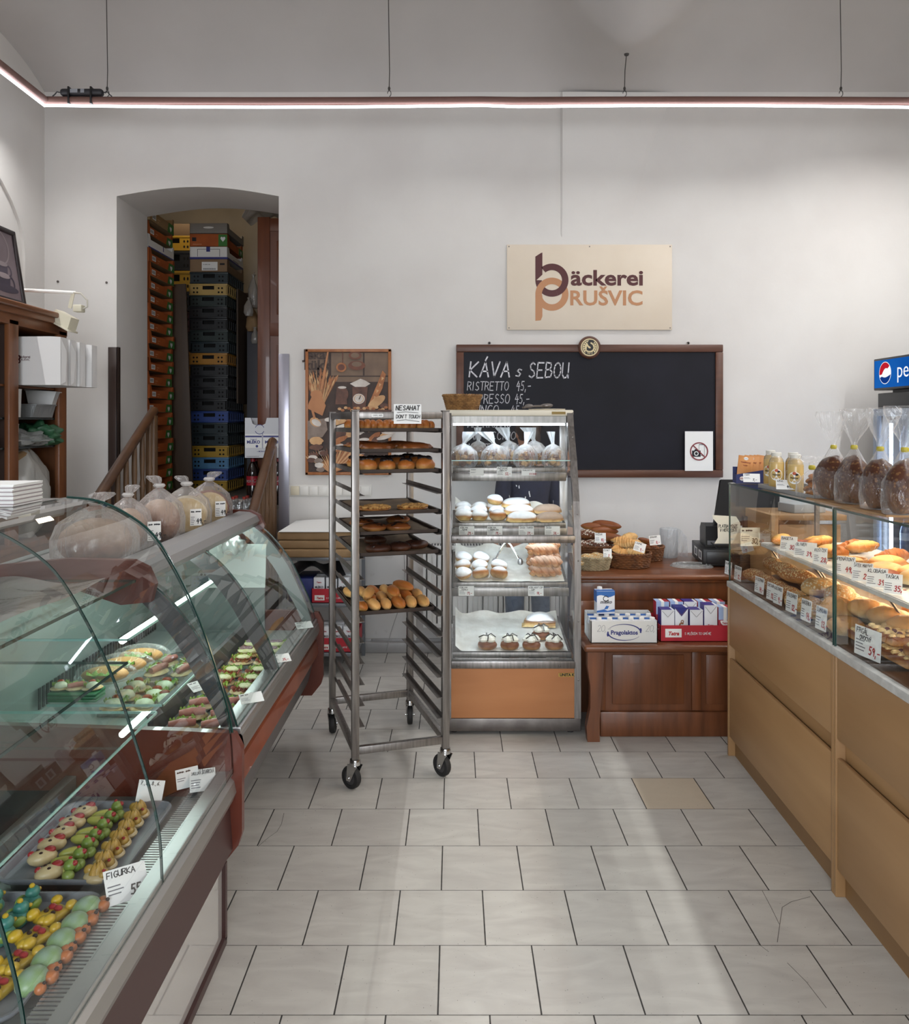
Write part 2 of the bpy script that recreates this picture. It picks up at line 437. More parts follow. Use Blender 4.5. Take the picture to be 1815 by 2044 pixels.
def floor_mat():
 t = NT('stone_tiles')
 tc = t.n('ShaderNodeTexCoord').outputs['Object']
 xyz = t.n('ShaderNodeSeparateXYZ', ins={0: tc})
 RW, RD = .2985, .3075
 v = t.math('DIVIDE', t.math('SUBTRACT', xyz.outputs[1], 2.918), RD)
 row = t.math('FLOOR', v)
 u = t.math('DIVIDE', t.math('ADD', xyz.outputs[0], .048), RW)
 u = t.math('ADD', u, t.math('MULTIPLY', t.math('FLOORED_MODULO', row, 2.0), .5))
 cid = t.math('FLOOR', u)
 fu = t.math('SUBTRACT', u, cid); fv = t.math('SUBTRACT', v, row)
 def edge(f, size):
  d = t.math('MINIMUM', f, t.math('SUBTRACT', 1.0, f))
  return t.math('MULTIPLY', d, size)
 du, dv = edge(fu, RW), edge(fv, RD)
 jit = t.math('MULTIPLY', t.noise(30), .0012)
 gu = t.math('SUBTRACT', 1.0, t.ramp(t.math('SUBTRACT', du, jit), .0010, .0023))
 gv = t.math('SUBTRACT', 1.0, t.ramp(t.math('SUBTRACT', dv, jit), .0004, .0016))
 g = t.math('MAXIMUM', t.math('MULTIPLY', gu, .95), t.math('MULTIPLY', gv, .75))
 idv = t.n('ShaderNodeCombineXYZ', ins={0: cid, 1: row})
 wn = t.n('ShaderNodeTexWhiteNoise', ins={0: idv.outputs[0]}).outputs[0]
 sh = t.n('ShaderNodeVectorMath', operation='ADD', ins={0: tc, 1: t.n('ShaderNodeVectorMath', operation='SCALE', ins={0: idv.outputs[0], 'Scale': 7.3}).outputs[0]})
 mp = t.n('ShaderNodeMapping', ins={'Vector': sh.outputs[0], 'Scale': (3.0, 9, 1), 'Rotation': (0, 0, .35)})
 vein = t.n('ShaderNodeTexNoise', ins={'Vector': mp.outputs[0], 'Scale': 1.6, 'Detail': 7, 'Distortion': .8}).outputs[0]
 c = t.mix(t.ramp(vein, .35, .7), lin('c6c2ba'), lin('b3aea7'))
 c = t.mix(t.math('MULTIPLY', wn, .35), c, lin('aaa5a0'))
 is_b = t.math('MULTIPLY', t.math('COMPARE', cid, 3.0, .1), t.math('COMPARE', row, 2.0, .1))
 c = t.mix(t.math('MULTIPLY', is_b, .8), c, lin('c4b49c'))
 c = t.mix(t.math('MULTIPLY', t.ramp(t.noise(1.3), .5, .75), .25), c, lin('9a948e'))
 c = t.mix(t.ramp(t.noise(140, detail=1), .74, .78), c, lin('6a655f'))
 c = t.mix(g, c, lin('1e1c1b'))
 rg = t.math('ADD', .22, t.math('MULTIPLY', vein, .25))
 rg = t.math('ADD', rg, t.math('MULTIPLY', g, .4))
 bn = t.n('ShaderNodeBump', ins={'Strength': .5, 'Distance': .003, 'Height': t.math('SUBTRACT', 1.0, g)})
 b = t.bsdf(Roughness=rg, Normal=bn.outputs[0])
 b.inputs['Specular IOR Level'].default_value = .4
 t.link(c, b.inputs['Base Color'])
 return t.done(b)
def wall_mat():
 t = NT('wall_plaster')
 tc = t.n('ShaderNodeTexCoord').outputs['Object']
 z = t.n('ShaderNodeSeparateXYZ', ins={0: tc}).outputs[2]
 c = t.mix(t.ramp(t.noise(1.6), .35, .7), lin('d6d3cf'), lin('cecac6'))
 sc = t.math('MULTIPLY', t.ramp(t.noise(9, (1, 1, 1)), .62, .72), t.math('SUBTRACT', 1.0, t.ramp(z, .3, 1.1)))
 c = t.mix(t.math('MULTIPLY', sc, .4), c, lin('8c8078'))
 bn = t.n('ShaderNodeBump', ins={'Strength': .12, 'Distance': .01, 'Height': t.noise(14)})
 b = t.bsdf(Roughness=.85, Normal=bn.outputs[0])
 b.inputs['Specular IOR Level'].default_value = .2
 t.link(c, b.inputs['Base Color'])
 return t.done(b)
WALL = wall_mat()
CEIL = M('ceiling_plaster', 'bcb8b5', .9, col2='b5b1ae', scale=1.2, spec=.1)
XL, XR, YB, YF, ZT = -3.07, 3.65, 6.0, -2.0, 4.8
flo = struct(MB().box((XL - .1, YF, -.05), (XR + .1, YB + .2, 0)).build('floor', floor_mat(), smooth=False))
CRK = M('crack_dark', '4a443f', .8)
for pl in (((1618, 1790), (1580, 1800), (1562, 1811), (1557, 1845), (1552, 1881)), ((567, 1623), (562, 1645), (553, 1660), (536, 1672), (515, 1690)), ((1522, 1778), (1540, 1812), (1556, 1845)), ((1511, 1882), (1535, 1900)), ((1572, 1922), (1610, 1960), (1650, 2012))):
 ps_ = [Vector((wx(x, yfl(y)), yfl(y), .0003)) for x, y in pl]
 mb = MB()
 for a, b in zip(ps_, ps_[1:]):
  n_ = (b - a).cross(Vector((0, 0, 1))).normalized() * .0009
  mb.faces([a - n_, b - n_, b + n_, a + n_], [(0, 1, 2, 3)])
 mb.build('tile_crack', CRK, flo, smooth=False)
arch = [(-2.53 + 1.214 * i / 14, 3.40 + .07 * math.sin(PI * i / 14)) for i in range(15)]
out = [(XL - .2, 0), (-2.53, 0)] + arch + [(-1.316, 0), (XR + .2, 0), (XR + .2, ZT), (XL - .2, ZT)]
struct(MB().prism(out, .6, mx=T(0, YB + .6, 0) @ FACE).build('wall_back', WALL, ang=20))
rec = [(5.73 - 3.0 * (1 - math.cos(PI * i / 20)) / 2, 2.9 + .75 * math.sin(PI * i / 20)) for i in range(21)]
out = [(YB, 0), (5.73, 0)] + rec + [(2.73, 0), (YF, 0), (YF, ZT), (YB, ZT)]
mb = MB()
mb.prism([(y, z) for y, z in out], .02, mx=T(XL - .02, 0, 0) @ face_to(90))
mb.box((XL - .12, YF, 0), (XL - .02, YB, ZT))
struct(mb.build('wall_left', WALL, ang=20))
struct(MB().box((XR, YF, 0), (XR + .1, YB, ZT)).build('wall_right', WALL))
mb = MB()
mb.box((XL, YF - .3, 0), (-2.4, YF, ZT)); mb.box((-2.4, YF - .3, 0), (.5, YF, .75)); mb.box((-2.4, YF - .3, 3.1), (2.2, YF, ZT))
mb.box((.5, YF - .3, 0), (.95, YF, 3.1)); mb.box((2.2, YF - .3, 0), (XR, YF, ZT))
struct(mb.build('wall_front', WALL))
mb = MB()
for x in (-2.4, -.98, .45): mb.box((x, YF - .2, .75), (x + .05, YF - .12, 3.1))
for z in (.75, 3.05): mb.box((-2.4, YF - .2, z), (.5, YF - .12, z + .05))
w = struct(mb.build('window_1', OAK))
MB().box((-2.38, YF - .165, .78), (.48, YF - .16, 3.08)).build('window_glass', GLASS, w)
mb = MB()
for x in (.95, 2.12): mb.box((x, YF - .2, 0), (x + .08, YF - .12, 3.1))
for z in (0, .9, 2.2, 3.02): mb.box((.95, YF - .2, z), (2.2, YF - .12, z + .08))
d = struct(mb.build('door_1', OAK))
MB().box((1.0, YF - .165, .05), (2.15, YF - .16, 3.05)).build('door_glass', GLASS, d)
def cz(x, y):
 t = max(0.0, YB - y)
 s = min(1.0, abs(x - 1.17) / .75)
 s = s * s * (3 - 2 * s) * .93 + .07
 e = min(1.0, (x - XL) / .5, (XR - x) / .5)
 return 4.18 + .62 * (1 - math.exp(-t / .42)) * (s * (.35 + .65 * e) + (1 - s) * min(1, max(0, t - .8) / 2))
def cf(u, v):
 x = XL + (XR - XL) * u
 y = YB - (YB - YF) * v ** 1.7
 return Vector((x, y, cz(x, y)))
struct(MB().grid(cf, 96, 60).build('ceiling', CEIL, ang=60))
mb = MB()
xa, xb, xc, xd = wx(1119, 6), wx(1254, 6), wx(1118, 6), wx(1336, 6)
zb, zt = wz(474, 6), 4.17
prof = [(0, .0), (.35, .018), (.7, .03), (1, .032)]
vs = []
for k, pr in prof:
 z = zb + (zt - zb) * k
 xr = xb + (xd - xb) * k ** 1.6
 vs += [(xa, 6.001, z), (xa + .012, 6 - pr, z), (xr - .02, 6 - pr * .55, z), (xr + .03, 6.001, z)]
fs = []
for i in range(3):
 for j in range(3): fs.append((i * 4 + j, i * 4 + j + 1, i * 4 + 5 + j, i * 4 + 4 + j))
mb.faces(vs, fs)
struct(mb.build('trim_1', WALL, ang=25))
BASET = M('baseboard_tile', 'a9a6a4', .4, col2='9b9896', scale=5)
mb = MB()
for i in range(15):
 x = -1.28 + i * .33
 mb.box((x + .002, 5.985, 0), (min(x + .328, XR), 6.0, .092), bev=.003)
struct(mb.build('baseboard_back', BASET))
mb = MB().box((-1.28, 5.93, .0), (.4, 5.984, .075), bev=.006)
struct(mb.build('trim_2', BASET))
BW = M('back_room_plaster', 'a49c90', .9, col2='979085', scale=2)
FZ = 1.02
STEPM = M('stair_stone', '6f6660', .7, col2='5d554f', scale=6)
mb = MB()
mb.box((-3.6, 6.62, .8), (-.55, 9.3, FZ))
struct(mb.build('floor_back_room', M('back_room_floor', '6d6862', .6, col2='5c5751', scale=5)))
mb = MB()
for i in range(6):
 mb.box((-2.5, 5.22 + i * .235, 0), (-1.33, 6.62, .17 * (i + 1)))
struct(mb.build('stair_steps', STEPM))
mb = MB()
mb.box((-3.7, 9.2, FZ), (-.5, 9.3, 4.6)); mb.box((-3.6, 6.61, FZ), (-3.5, 9.2, 4.6)); mb.box((-.6, 6.61, FZ), (-.5, 9.2, 4.6))
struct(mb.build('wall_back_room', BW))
def bf(u, v):
 x = -3.5 + 2.9 * u
 return Vector((x, 6.61 + 2.6 * v, 4.05 + .5 * math.sin(PI * u)))
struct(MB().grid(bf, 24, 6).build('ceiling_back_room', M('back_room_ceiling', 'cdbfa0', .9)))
LEDM = emit('led_strip', 'f4f6ff', 1.0)
RODM = wood('pink_brown_rod', '7a5a52', '684a42', 0, 4, .6)
bar = thing('light_bar', 'pinkish wooden rod carrying a glowing white strip along three walls', 'light fixture', (0, 5.4, 0))
YBAR, ZBAR, XLB, XRB = 5.4, 3.875, -2.755, 3.12
sag = lambda x: -.012 * math.sin((x + 2.7) * 1.1) - .012 * (x > .2)
pts = [(XLB + (XRB - XLB) * i / 24, 0, ZBAR + .4 * sag(XLB + (XRB - XLB) * i / 24)) for i in range(25)]
MB().tube(pts, .026, 10).build('rod', RODM, bar)
led = MB().tube([(x, -.012, z - .038 + (.6 * sag(x))) for x, _, z in pts], .0095, 8)
led.build('led_strip', LEDM, bar)
for x, nm in ((XLB, 'l'), (XRB, 'r')):
 MB().cyl((x, 0, ZBAR), (x, -6.6, ZBAR), .026, 10).build('rod', RODM, bar)
 MB().cyl((x, -.012, ZBAR - .04), (x, -6.6, ZBAR - .04), .0095, 8).build('led_strip', LEDM, bar)
CAB = M('dark_cable', '3a3634', .6)
for px, top in ((214, None), (777, None), (1247, 4.19), (1679, None)):
 x = wx(px, YBAR)
 zt = top or cz(x, YBAR)
 x2 = wx(1251, YBAR) if top else x - .006
 mb = MB()
 mb.tube([(x, 0, ZBAR + .075), (x + .003, 0, ZBAR + .2), (x2, 0, zt)], .003, 6)
 hk = [(x + .012 * math.sin(a) + .001, 0, ZBAR + .047 - .02 * math.cos(a)) for a in [i * PI / 6 for i in range(10)]]
 mb.tube(hk, .0025, 6)
 mb.ell((x, 0, ZBAR + .08), (.009, .009, .014), 8, 6)
 if top: mb.lathe([(.0, 0), (.014, 0), (.018, .01), (.0, .012)], 10, mx=T(x2, 0, zt - .012))
 mb.build('cable', CAB, bar)
ps = thing('power_supply', 'black oblong power supply strapped on top of the light rod', 'power supply', (wx(164, YBAR), YBAR, ZBAR + .028))
mb = MB().box((-.145, -.025, 0), (.145, .025, .048), bev=.02, seg=3)
for sx in (-1, 1):
 mb.tube([(sx * .14, 0, .024), (sx * .17, 0, .03), (sx * .185, .0, .012), (sx * .2, 0, .0)], .004, 6)
mb.build('case', M('adapter_black', '26262b', .5), ps)
for x in (-.08, .07): MB().box((x - .006, -.032, -.058), (x + .006, .03, .056), bev=.003).build('strap', BLACKP, ps)
mb = MB().box((-.07, -.0265, .015), (-.02, -.0255, .04)); mb.box((.0, -.0265, .015), (.025, -.0255, .04))
mb.build('sticker', M('adapter_label', '8f9298', .5), ps)
for i, (px, py, lab) in enumerate(((116, 562, 'small screw left in wall above the wooden shelf unit lamp'), (213, 564, 'small screw left in wall beside the passage edge'))):
 o = MB().lathe([(0, 0), (.008, 0), (.009, .006), (.004, .012), (0, .012)], 10, mx=Matrix.Rotation(PI / 2, 4, 'X')).build('wall_screw', STEELD, loc=(wx(px, 6), 6, wz(py, 6)))
 tag(o, lab, 'screw')
o = MB().box((-.045, -.012, 0), (.03, 0, 1.52), bev=.004).box((.02, -.012, 0), (.032, .03, 1.52)).build('corner_guard', M('dark_guard', '3b302c', .25, coat=.4), loc=(-2.545, 5.999, .75))
tag(o, 'dark glossy corner strip left of the arched passage', 'corner strip')
o = MB().box((-.03, -.012, 0), (.05, 0, 1.5), bev=.004).build('corner_guard', M('silver_guard', 'a9a7b2', .25, .6), loc=(-1.286, 5.999, .72))
tag(o, 'silver corner strip right of the arched passage', 'corner strip')
SX0, SX1, SZ0, SZ1 = wx(1012, 6), wx(1341, 6), wz(659, 6), wz(489, 6)
sg = thing('shop_sign', 'cream rectangular bakery sign with interlocked brown b and p above the chalkboard', 'sign', ((SX0 + SX1) / 2, 5.99, SZ0))
SIGNM = M('sign_board', 'd8cbb9', .5, col2='d3c5b2', scale=3)
SBR, STAN = M('sign_brown', '4f2223', .5), M('sign_tan', 'b5815a', .5)
W2 = (SX1 - SX0) / 2
MB().box((-W2, -.005, 0), (W2, .005, SZ1 - SZ0), bev=.002).build('board', SIGNM, sg)
def SP(px, py): return ((px - (1012 + 1341) / 2) * 6 / F, (659 - py) * 6 / F)
def ring_pts(c, ro, ri, a0, a1, n=28):
 o = [(c[0] + ro * math.cos(R(a0 + (a1 - a0) * i / n)), c[1] + ro * math.sin(R(a0 + (a1 - a0) * i / n))) for i in range(n + 1)]
 q = [(c[0] + ri * math.cos(R(a0 + (a1 - a0) * i / n)), c[1] + ri * math.sin(R(a0 + (a1 - a0) * i / n))) for i in range(n + 1)]
 return o, q
def ring(mb, c, ro, ri, a0, a1, z, mi, mx):
 o, q = ring_pts(c, ro, ri, a0, a1)
 vs = [(x, y, z) for x, y in o] + [(x, y, z) for x, y in q]
 n = len(o)
 mb.faces(vs, [(i, i + 1, n + i + 1, n + i) for i in range(n - 1)], mi, mx)
mb = MB()
mx = T(0, -.0055, 0) @ FACE
k = 6 / F
cb, cp = SP(1101.5, 560), SP(1101.5, 588)
ro, ri = 33 * k, 20 * k
x0, x1 = SP(1068.5, 0)[0], SP(1082.5, 0)[0]
ring(mb, cp, ro, ri, -180, 62, .0004, 1, mx)
mb.faces([(x0, SP(0, 641)[1], .0001), (x1 - .012, SP(0, 640)[1], .0001), (x1, SP(0, 632)[1], .0001), (x1, SP(0, 590)[1], .0001), (x0, SP(0, 590)[1], .0001)], [(0, 1, 2, 3, 4)], 1, mx)
ring(mb, cb, ro, ri, 130, -35, .0008, 0, mx)
ring(mb, cb, ro, ri, 180, 292, .0008, 0, mx)
ring(mb, cp, ro, ri, 62, 180, .0012, 1, mx)
ring(mb, cb, ro, ri, 292, 325, .0014, 0, mx)
mb.faces([(x0, SP(0, 562)[1], .0008), (x1, SP(0, 549)[1], .0008), (x1, SP(0, 505)[1], .0008), (x1 - .012, SP(0, 506)[1], .0008), (x0, SP(0, 513)[1], .0008)], [(0, 1, 2, 3, 4)], 0, mx)
def fit_text(mb, s, x0, x1, y, size, mx, mi, bold, align='LEFT'):
 t = MB().text(s, size, Matrix(), 0, bold)
 xs = [v.co.x for v in t.bm.verts]
 sc = (x1 - x0) / (max(xs) - min(xs))
 mb.add(t, mi, mx @ T(x0 - min(xs) * sc, y, .0006) @ Matrix.Diagonal((sc, 1, 1, 1)))
fit_text(mb, 'äckerei', SP(1139, 0)[0], SP(1283, 0)[0], SP(0, 557)[1], 42 * k, mx, 0, .028)
fit_text(mb, 'RUŠVIC', SP(1138, 0)[0], SP(1282, 0)[0], SP(0, 597)[1], 41 * k, mx, 1, .022)
mb.build('lettering', [SBR, STAN], sg, smooth=False)
mb = MB()
for sx in (-W2 + .015, 0, W2 - .015):
 for z in (.015, SZ1 - SZ0 - .015):
  if sx or z > .1: mb.lathe([(0, 0), (.005, 0), (.004, .002), (0, .003)], 8, mx=T(sx, -.005, z) @ FACE)
mb.build('screws', STEELD, sg)
BX0, BX1, BZ0, BZ1 = wx(911, 5.97), wx(1443, 5.97), wz(953, 5.97), wz(688, 5.97)
bw, bh = BX1 - BX0, BZ1 - BZ0
cbd = thing('chalkboard', 'wide wood-framed chalkboard with handwritten coffee prices and round badge on top', 'chalkboard', (BX0, 5.97, BZ0))
FRM = wood('board_frame_wood', '5e3826', '4b2b1c', 0, 6, .4)
mb = MB()
f = .056
mb.box((0, -.015, 0), (bw, .028, f), bev=.006).box((0, -.015, bh - f), (bw, .028, bh), bev=.006)
mb.box((0, -.015, f), (f, .028, bh - f), bev=.006).box((bw - f, -.015, f), (bw, .028, bh - f), bev=.006)
mb.build('frame', FRM, cbd)
MB().box((f, 0, f), (bw - f, .02, bh - f)).build('slate', M('chalkboard_slate', '0f0f17', .5, col2='171721', scale=2.2, spec=.22), cbd)
CHALK = M('chalk', 'dddce0', .9, col2='a9a8b0', scale=40)
bp = lambda px, py: (wx(px, 5.97) - BX0, wz(py, 5.97) - BZ0)
def chalk(txt, px0, px1, base, top, wide=None, seed=1, w=.1):
 x, z = bp(px0, base)
 h = (base - top) * 5.97 / F
 t = MB().pen(txt, h, Matrix(), 0, w, .2, 1.25, .02, .6, seed=seed)
 xs = [v.co.x for v in t.bm.verts]
 sc = (px1 - px0) * 5.97 / F / (max(xs) - min(xs))
 MB().add(t, 0, T(x, -.001, z) @ FACE @ Matrix.Diagonal((sc, 1, 1, 1))).build('chalk_writing', CHALK, cbd, smooth=False)
chalk('KÁVA', 937, 1020, 752, 722, seed=3); chalk('s', 1029, 1043, 752, 730); chalk('SEBOU', 1055, 1137, 754, 724, seed=5)
chalk('RISTRETTO', 933, 1017, 779, 762); chalk('45,-', 1031, 1060, 779, 761)
chalk('ESPRESSO', 934, 1019, 805, 787); chalk('45,-', 1028, 1057, 805, 787)
chalk('LUNGO', 936, 997, 826, 809); chalk('45,-', 1020, 1050, 828, 810)
chalk('<3', 919, 938, 850, 838); chalk('AMERICANO', 934, 1022, 853, 838); chalk('45,-', 1027, 1056, 853, 838)
chalk('CAPPUCCINO', 927, 1030, 877, 862); chalk('55,-', 1040, 1066, 877, 862)
chalk('LATTE', 935, 990, 902, 886); chalk('60,-', 1030, 1056, 902, 886)
mb = MB()
cxb, czb = bp(1176, 694)
rb = 22.5 * 5.97 / F
bm_ = T(cxb, -.012, czb) @ FACE
mb.lathe([(0, 0), (rb, 0), (rb, .012), (rb * .86, .02), (rb * .8, .018), (0, .018)], 40, 0, bm_)
mb.lathe([(0, .0185), (rb * .78, .0185), (rb * .78, .0195), (0, .0196)], 40, 1, bm_)
ring(mb, (0, 0), rb * .68, rb * .63, 0, 360, .0205, 2, bm_)
mb.text('S', rb * 1.25, bm_ @ T(0, rb * .12, .02), 2, .045, shear=.15)
for i in range(16):
 a = R(20 + 320 * i / 15 - 70)
 mb.faces([(rb * .5 * math.cos(a) + d * math.cos(a + q), rb * .5 * math.sin(a) + d * math.sin(a + q), .0203) for d, q in ((.008, 0), (.004, 1.6), (.008, 3.1), (.004, 4.7))], [(0, 1, 2, 3)], 2, bm_)
mb.faces([(-rb * .35, -rb * .62, .0206), (rb * .35, -rb * .62, .0206), (rb * .4, -rb * .4, .0206), (-rb * .4, -rb * .4, .0206)], [(0, 1, 2, 3)], 2, bm_)
mb.text('1872', rb * .26, bm_ @ T(0, -rb * .5, .0208), 1, .01)
mb.build('badge', [FRM, M('badge_cream', 'd9c79a', .4), M('badge_black', '1d1a18', .5)], cbd)
mb = MB()
for px in (977, 1374):
 x, z = bp(px, 685)
 mb.lathe([(.012, -.004), (.012, .004), (.007, .004), (.007, -.004), (.012, -.004)], 12, mx=T(x, 0, z) @ FACE)
mb.build('hanger', STEELD, cbd)
nx0, nx1, nz0, nz1 = wx(1368, 5.94), wx(1424, 5.94), wz(940, 5.94), wz(861, 5.94)
npn = thing('no_photo_notice', 'white paper notice with crossed-out camera and phone on chalkboard corner', 'notice', ((nx0 + nx1) / 2, 5.945, (nz0 + nz1) / 2))
hw, hh = (nx1 - nx0) / 2, (nz1 - nz0) / 2
MB().box((-hw, -.001, -hh), (hw, .001, hh)).build('sheet', PAPER, npn)
mb = MB(); m_ = T(0, -.0015, -.002) @ FACE
mb.prism([(-.052, -.04), (.012, -.04), (.012, .006), (-.005, .006), (-.01, .016), (-.03, .016), (-.036, .006), (-.052, .006)], .0003, 0, m_)
mb.lathe([(0, .0005), (.017, .0005), (.017, .0008), (0, .0008)], 20, 1, m_ @ T(-.02, -.016, 0)); mb.lathe([(0, .001), (.011, .001), (.011, .0012), (0, .0012)], 16, 0, m_ @ T(-.02, -.016, 0))
for a, b in (((.0, -.028), (.0, .05)), ((.0, .05), (.04, .05)), ((.04, .05), (.04, -.03)), ((.04, -.03), (.016, -.03))): mb.bar((a[0], -.0018, a[1] - .002), (b[0], -.0018, b[1] - .002), .0005, .004, 0)
ring(mb, (0, 0), .068, .059, 0, 360, .0022, 2, m_)
mb.faces([(-.048, .042, .0024), (-.042, .048, .0024), (.048, -.042, .0024), (.042, -.048, .0024)], [(0, 1, 2, 3)], 2, m_)
mb.build('pictogram', [INK, PAPER, M('notice_red', '7d2a33', .6)], npn, smooth=False)
px0, px1, pz0, pz1 = wx(610, 5.975), wx(781, 5.975), wz(948, 5.975), wz(697, 5.975)
pw, ph = px1 - px0, pz1 - pz0
po = thing('framed_poster', 'brown still-life poster of breads and kitchen scale in orange wooden frame', 'picture', (px0, 5.975, pz0))
PF = wood('poster_frame_wood', 'a5693a', '8c5229', 2, 7, .4)
mb = MB()
for a, b in (((0, 0), (pw, .022)), ((0, ph - .022), (pw, ph)), ((0, 0), (.022, ph)), ((pw - .022, 0), (pw, ph))): mb.box((a[0], -.012, a[1]), (b[0], .022, b[1]), bev=.004)
mb.build('frame', PF, po)
PMATS = [M('pic_' + n, c, .6, col2=c2, scale=s, lo=.3, hi=.7) for n, c, c2, s in (
 ('dark', '33241f', '46332a', 14), ('plank', '6b5647', '7d6652', 8), ('wheat', 'b3784f', '8a5637', 30), ('board', 'bb8256', 'a8704a', 6),
 ('crust', 'b9794a', '8e5531', 18), ('flour', 'd9d2c9', 'b9ada4', 12), ('copper', '7c4a33', '52302a', 10), ('rye', '6f4a3a', '4b312a', 20), ('cream', 'd0a778', 'b5875c', 16), ('cloth', '9a8a7e', '6e5c52', 10))]
mb = MB()
def pp(u, v): return (u * pw, (1 - v) * ph)
Z = [0.0]
def shape(pts, mi, mxs=None):
 Z[0] += .00006
 mb.faces([(x, -Z[0], z) for x, z in (pp(*q) for q in pts)], [tuple(range(len(pts)))], mi)
def blob(u, v, ru, rv, mi, rot=0, n=16, wob=.0):
 c, s = math.cos(R(rot)), math.sin(R(rot))
 shape([(u + (c * ru * math.cos(a) - s * rv * math.sin(a)) * (1 + wob * rnd.uniform(-1, 1)), v + (s * ru * math.cos(a) + c * rv * math.sin(a)) * (1 + wob * rnd.uniform(-1, 1)) * pw / ph) for a in [2 * PI * i / n for i in range(n)]], mi)
shape([(.0, .0), (1, 0), (1, 1), (0, 1)], 0)
shape([(.3, .03), (.67, .03), (.67, .21), (.3, .21)], 1); shape([(.69, .03), (.97, .03), (.97, .21), (.69, .21)], 1); shape([(.3, .22), (.97, .22), (.97, .26), (.3, .26)], 1)
shape([(.03, .03), (.27, .03), (.27, .2), (.03, .2)], 1)
for i in range(80):
 a = rnd.uniform(-.5, .42); l = rnd.uniform(.55, 1.0)
 u0, v0 = .17 + a * .1, .44
 u1, v1 = max(.045, .17 + a * .5 * l), .44 - .3 * l * (1 - abs(a) * .6)
 du, dv = u1 - u0, v1 - v0; q = math.hypot(du, dv); nu, nv = -dv / q * .004, du / q * .004
 shape([(u0 - nu, v0 - nv), (u0 + nu, v0 + nv), (u1 + nu, v1 + nv), (u1 - nu, v1 - nv)], 8 if i % 3 else 2)
 shape([(u1 - du * .28, v1 - dv * .28), (u1 - du * .1 + nu * 2.6, v1 - dv * .1 + nv * 2.6), (u1 + du * .06, v1 + dv * .06), (u1 - du * .1 - nu * 2.6, v1 - dv * .1 - nv * 2.6)], (2, 4, 8)[i % 3])
blob(.58, .05, .075, .05, 6); blob(.58, .05, .05, .03, 1); blob(.6, .13, .1, .055, 6); blob(.6, .12, .06, .03, 1)
blob(.42, .145, .06, .055, 4); blob(.42, .145, .04, .036, 6); shape([(.43, .02), (.44, .02), (.44, .11), (.43, .11)], 6)
shape([(.255, .02), (.275, .02), (.2, .32), (.175, .32)], 3)
blob(.13, .36, .07, .05, 3); shape([(.1, .34), (.17, .34), (.24, .45), (.2, .53), (.02, .47), (.04, .43)], 3)
blob(.43, .36, .075, .085, 7); shape([(.37, .3), (.47, .3), (.49, .44), (.35, .44)], 7); blob(.43, .305, .05, .015, 5)
blob(.64, .285, .13, .04, 0); shape([(.52, .275), (.6, .25), (.645, .235), (.7, .25), (.76, .275), (.7, .3), (.58, .3)], 5)
shape([(.55, .3), (.73, .3), (.7, .49), (.55, .49)], 7); blob(.625, .395, .07, .06, 5); blob(.625, .395, .058, .05, 8); blob(.625, .395, .05, .044, 5)
shape([(.62, .4), (.635, .4), (.65, .37), (.645, .365)], 0)
shape([(.9, .17), (.94, .2), (.9, .31), (.79, .47), (.72, .48), (.75, .42), (.85, .26)], 4)
for i in range(5): shape([(.89 - i * .03, .22 + i * .05), (.92 - i * .03, .23 + i * .05), (.89 - i * .03, .25 + i * .05)], 8)
blob(.83, .42, .12, .05, 8, -35); blob(.92, .45, .05, .03, 7)
for i in range(16): blob(.4 + i * .036, .475 + .012 * math.sin(i * 2), .022, .016, 4 if i % 2 else 8)
for i in range(9): blob(.66 + .04 * i, .49, .03, .014, 7)
shape([(.03, .57), (.24, .55), (.26, .64), (.2, .7), (.03, .72)], 9); blob(.12, .58, .07, .05, 8, 30); blob(.13, .585, .06, .035, 5, 30); shape([(.06, .46), (.085, .455), (.12, .54), (.1, .56)], 3)
for i in range(34):
 u, v = rnd.uniform(.3, .95), rnd.uniform(.55, .82)
 blob(u, v, rnd.uniform(.05, .1), rnd.uniform(.02, .035), (4, 8, 7, 5, 6)[i % 5], rnd.uniform(-50, 40), wob=.08)
blob(.13, .73, .08, .05, 8, wob=.1); blob(.13, .78, .08, .035, 7, wob=.1)
for i in range(26):
 a = R(-60 + i * 5)
 shape([(.3 + .02 * math.sin(a), .98), (.33, .985), (.36 + .4 * math.sin(a), .93 - .13 * math.cos(a)), (.35 + .4 * math.sin(a), .91 - .13 * math.cos(a))], 2 if i % 2 else 8)
for i in range(10): blob(rnd.uniform(.04, .22), rnd.uniform(.82, .96), .05, .03, (5, 7, 9)[i % 3], wob=.1)
for i, (tx, v, c) in enumerate((('Jekar', .045, 0), ('kükk', .13, 0), ('sk', .19, 0))):
 mb.text(tx, .1, T(pw * .135, -.004, (1 - v) * ph) @ FACE, c, .03, shear=.0)
mb.build('picture_print', PMATS, po, smooth=False)
SWM = M('switch_plastic', 'd8d5cf', .4)
for i, (a, b, lab) in enumerate(((577, 658, 'four-gang white switch panel on wall left of the trolley'), (663, 742, 'four-gang white switch panel on wall behind the trolley posts'))):
 sw = thing('switch_panel', lab, 'light switch', (wx((a + b) / 2, 6), 6, wz(979, 6)), group=None)
 w = (b - a) * 6 / F / 2; h = 11.5 * 6 / F
 MB().box((-w, -.010, -h), (w, 0, h), bev=.004).build('plate', SWM, sw)
 for k in range(4):
  mb = MB(); x = -w + .012 + (2 * w - .024) * (k + .5) / 4; q = (2 * w - .024) / 8 - .003
  mb.box((x - q, -.017, -h * .78), (x + q, -.009, h * .78), bev=.003)
  if k > 1: mb.box((x - .001, -.0178, -h * .7), (x + .001, -.0165, h * .7))
  mb.build('switch' if k or i else 'socket_cover', SWM if k or i else M('old_plastic', 'cfc5ae', .5), sw)
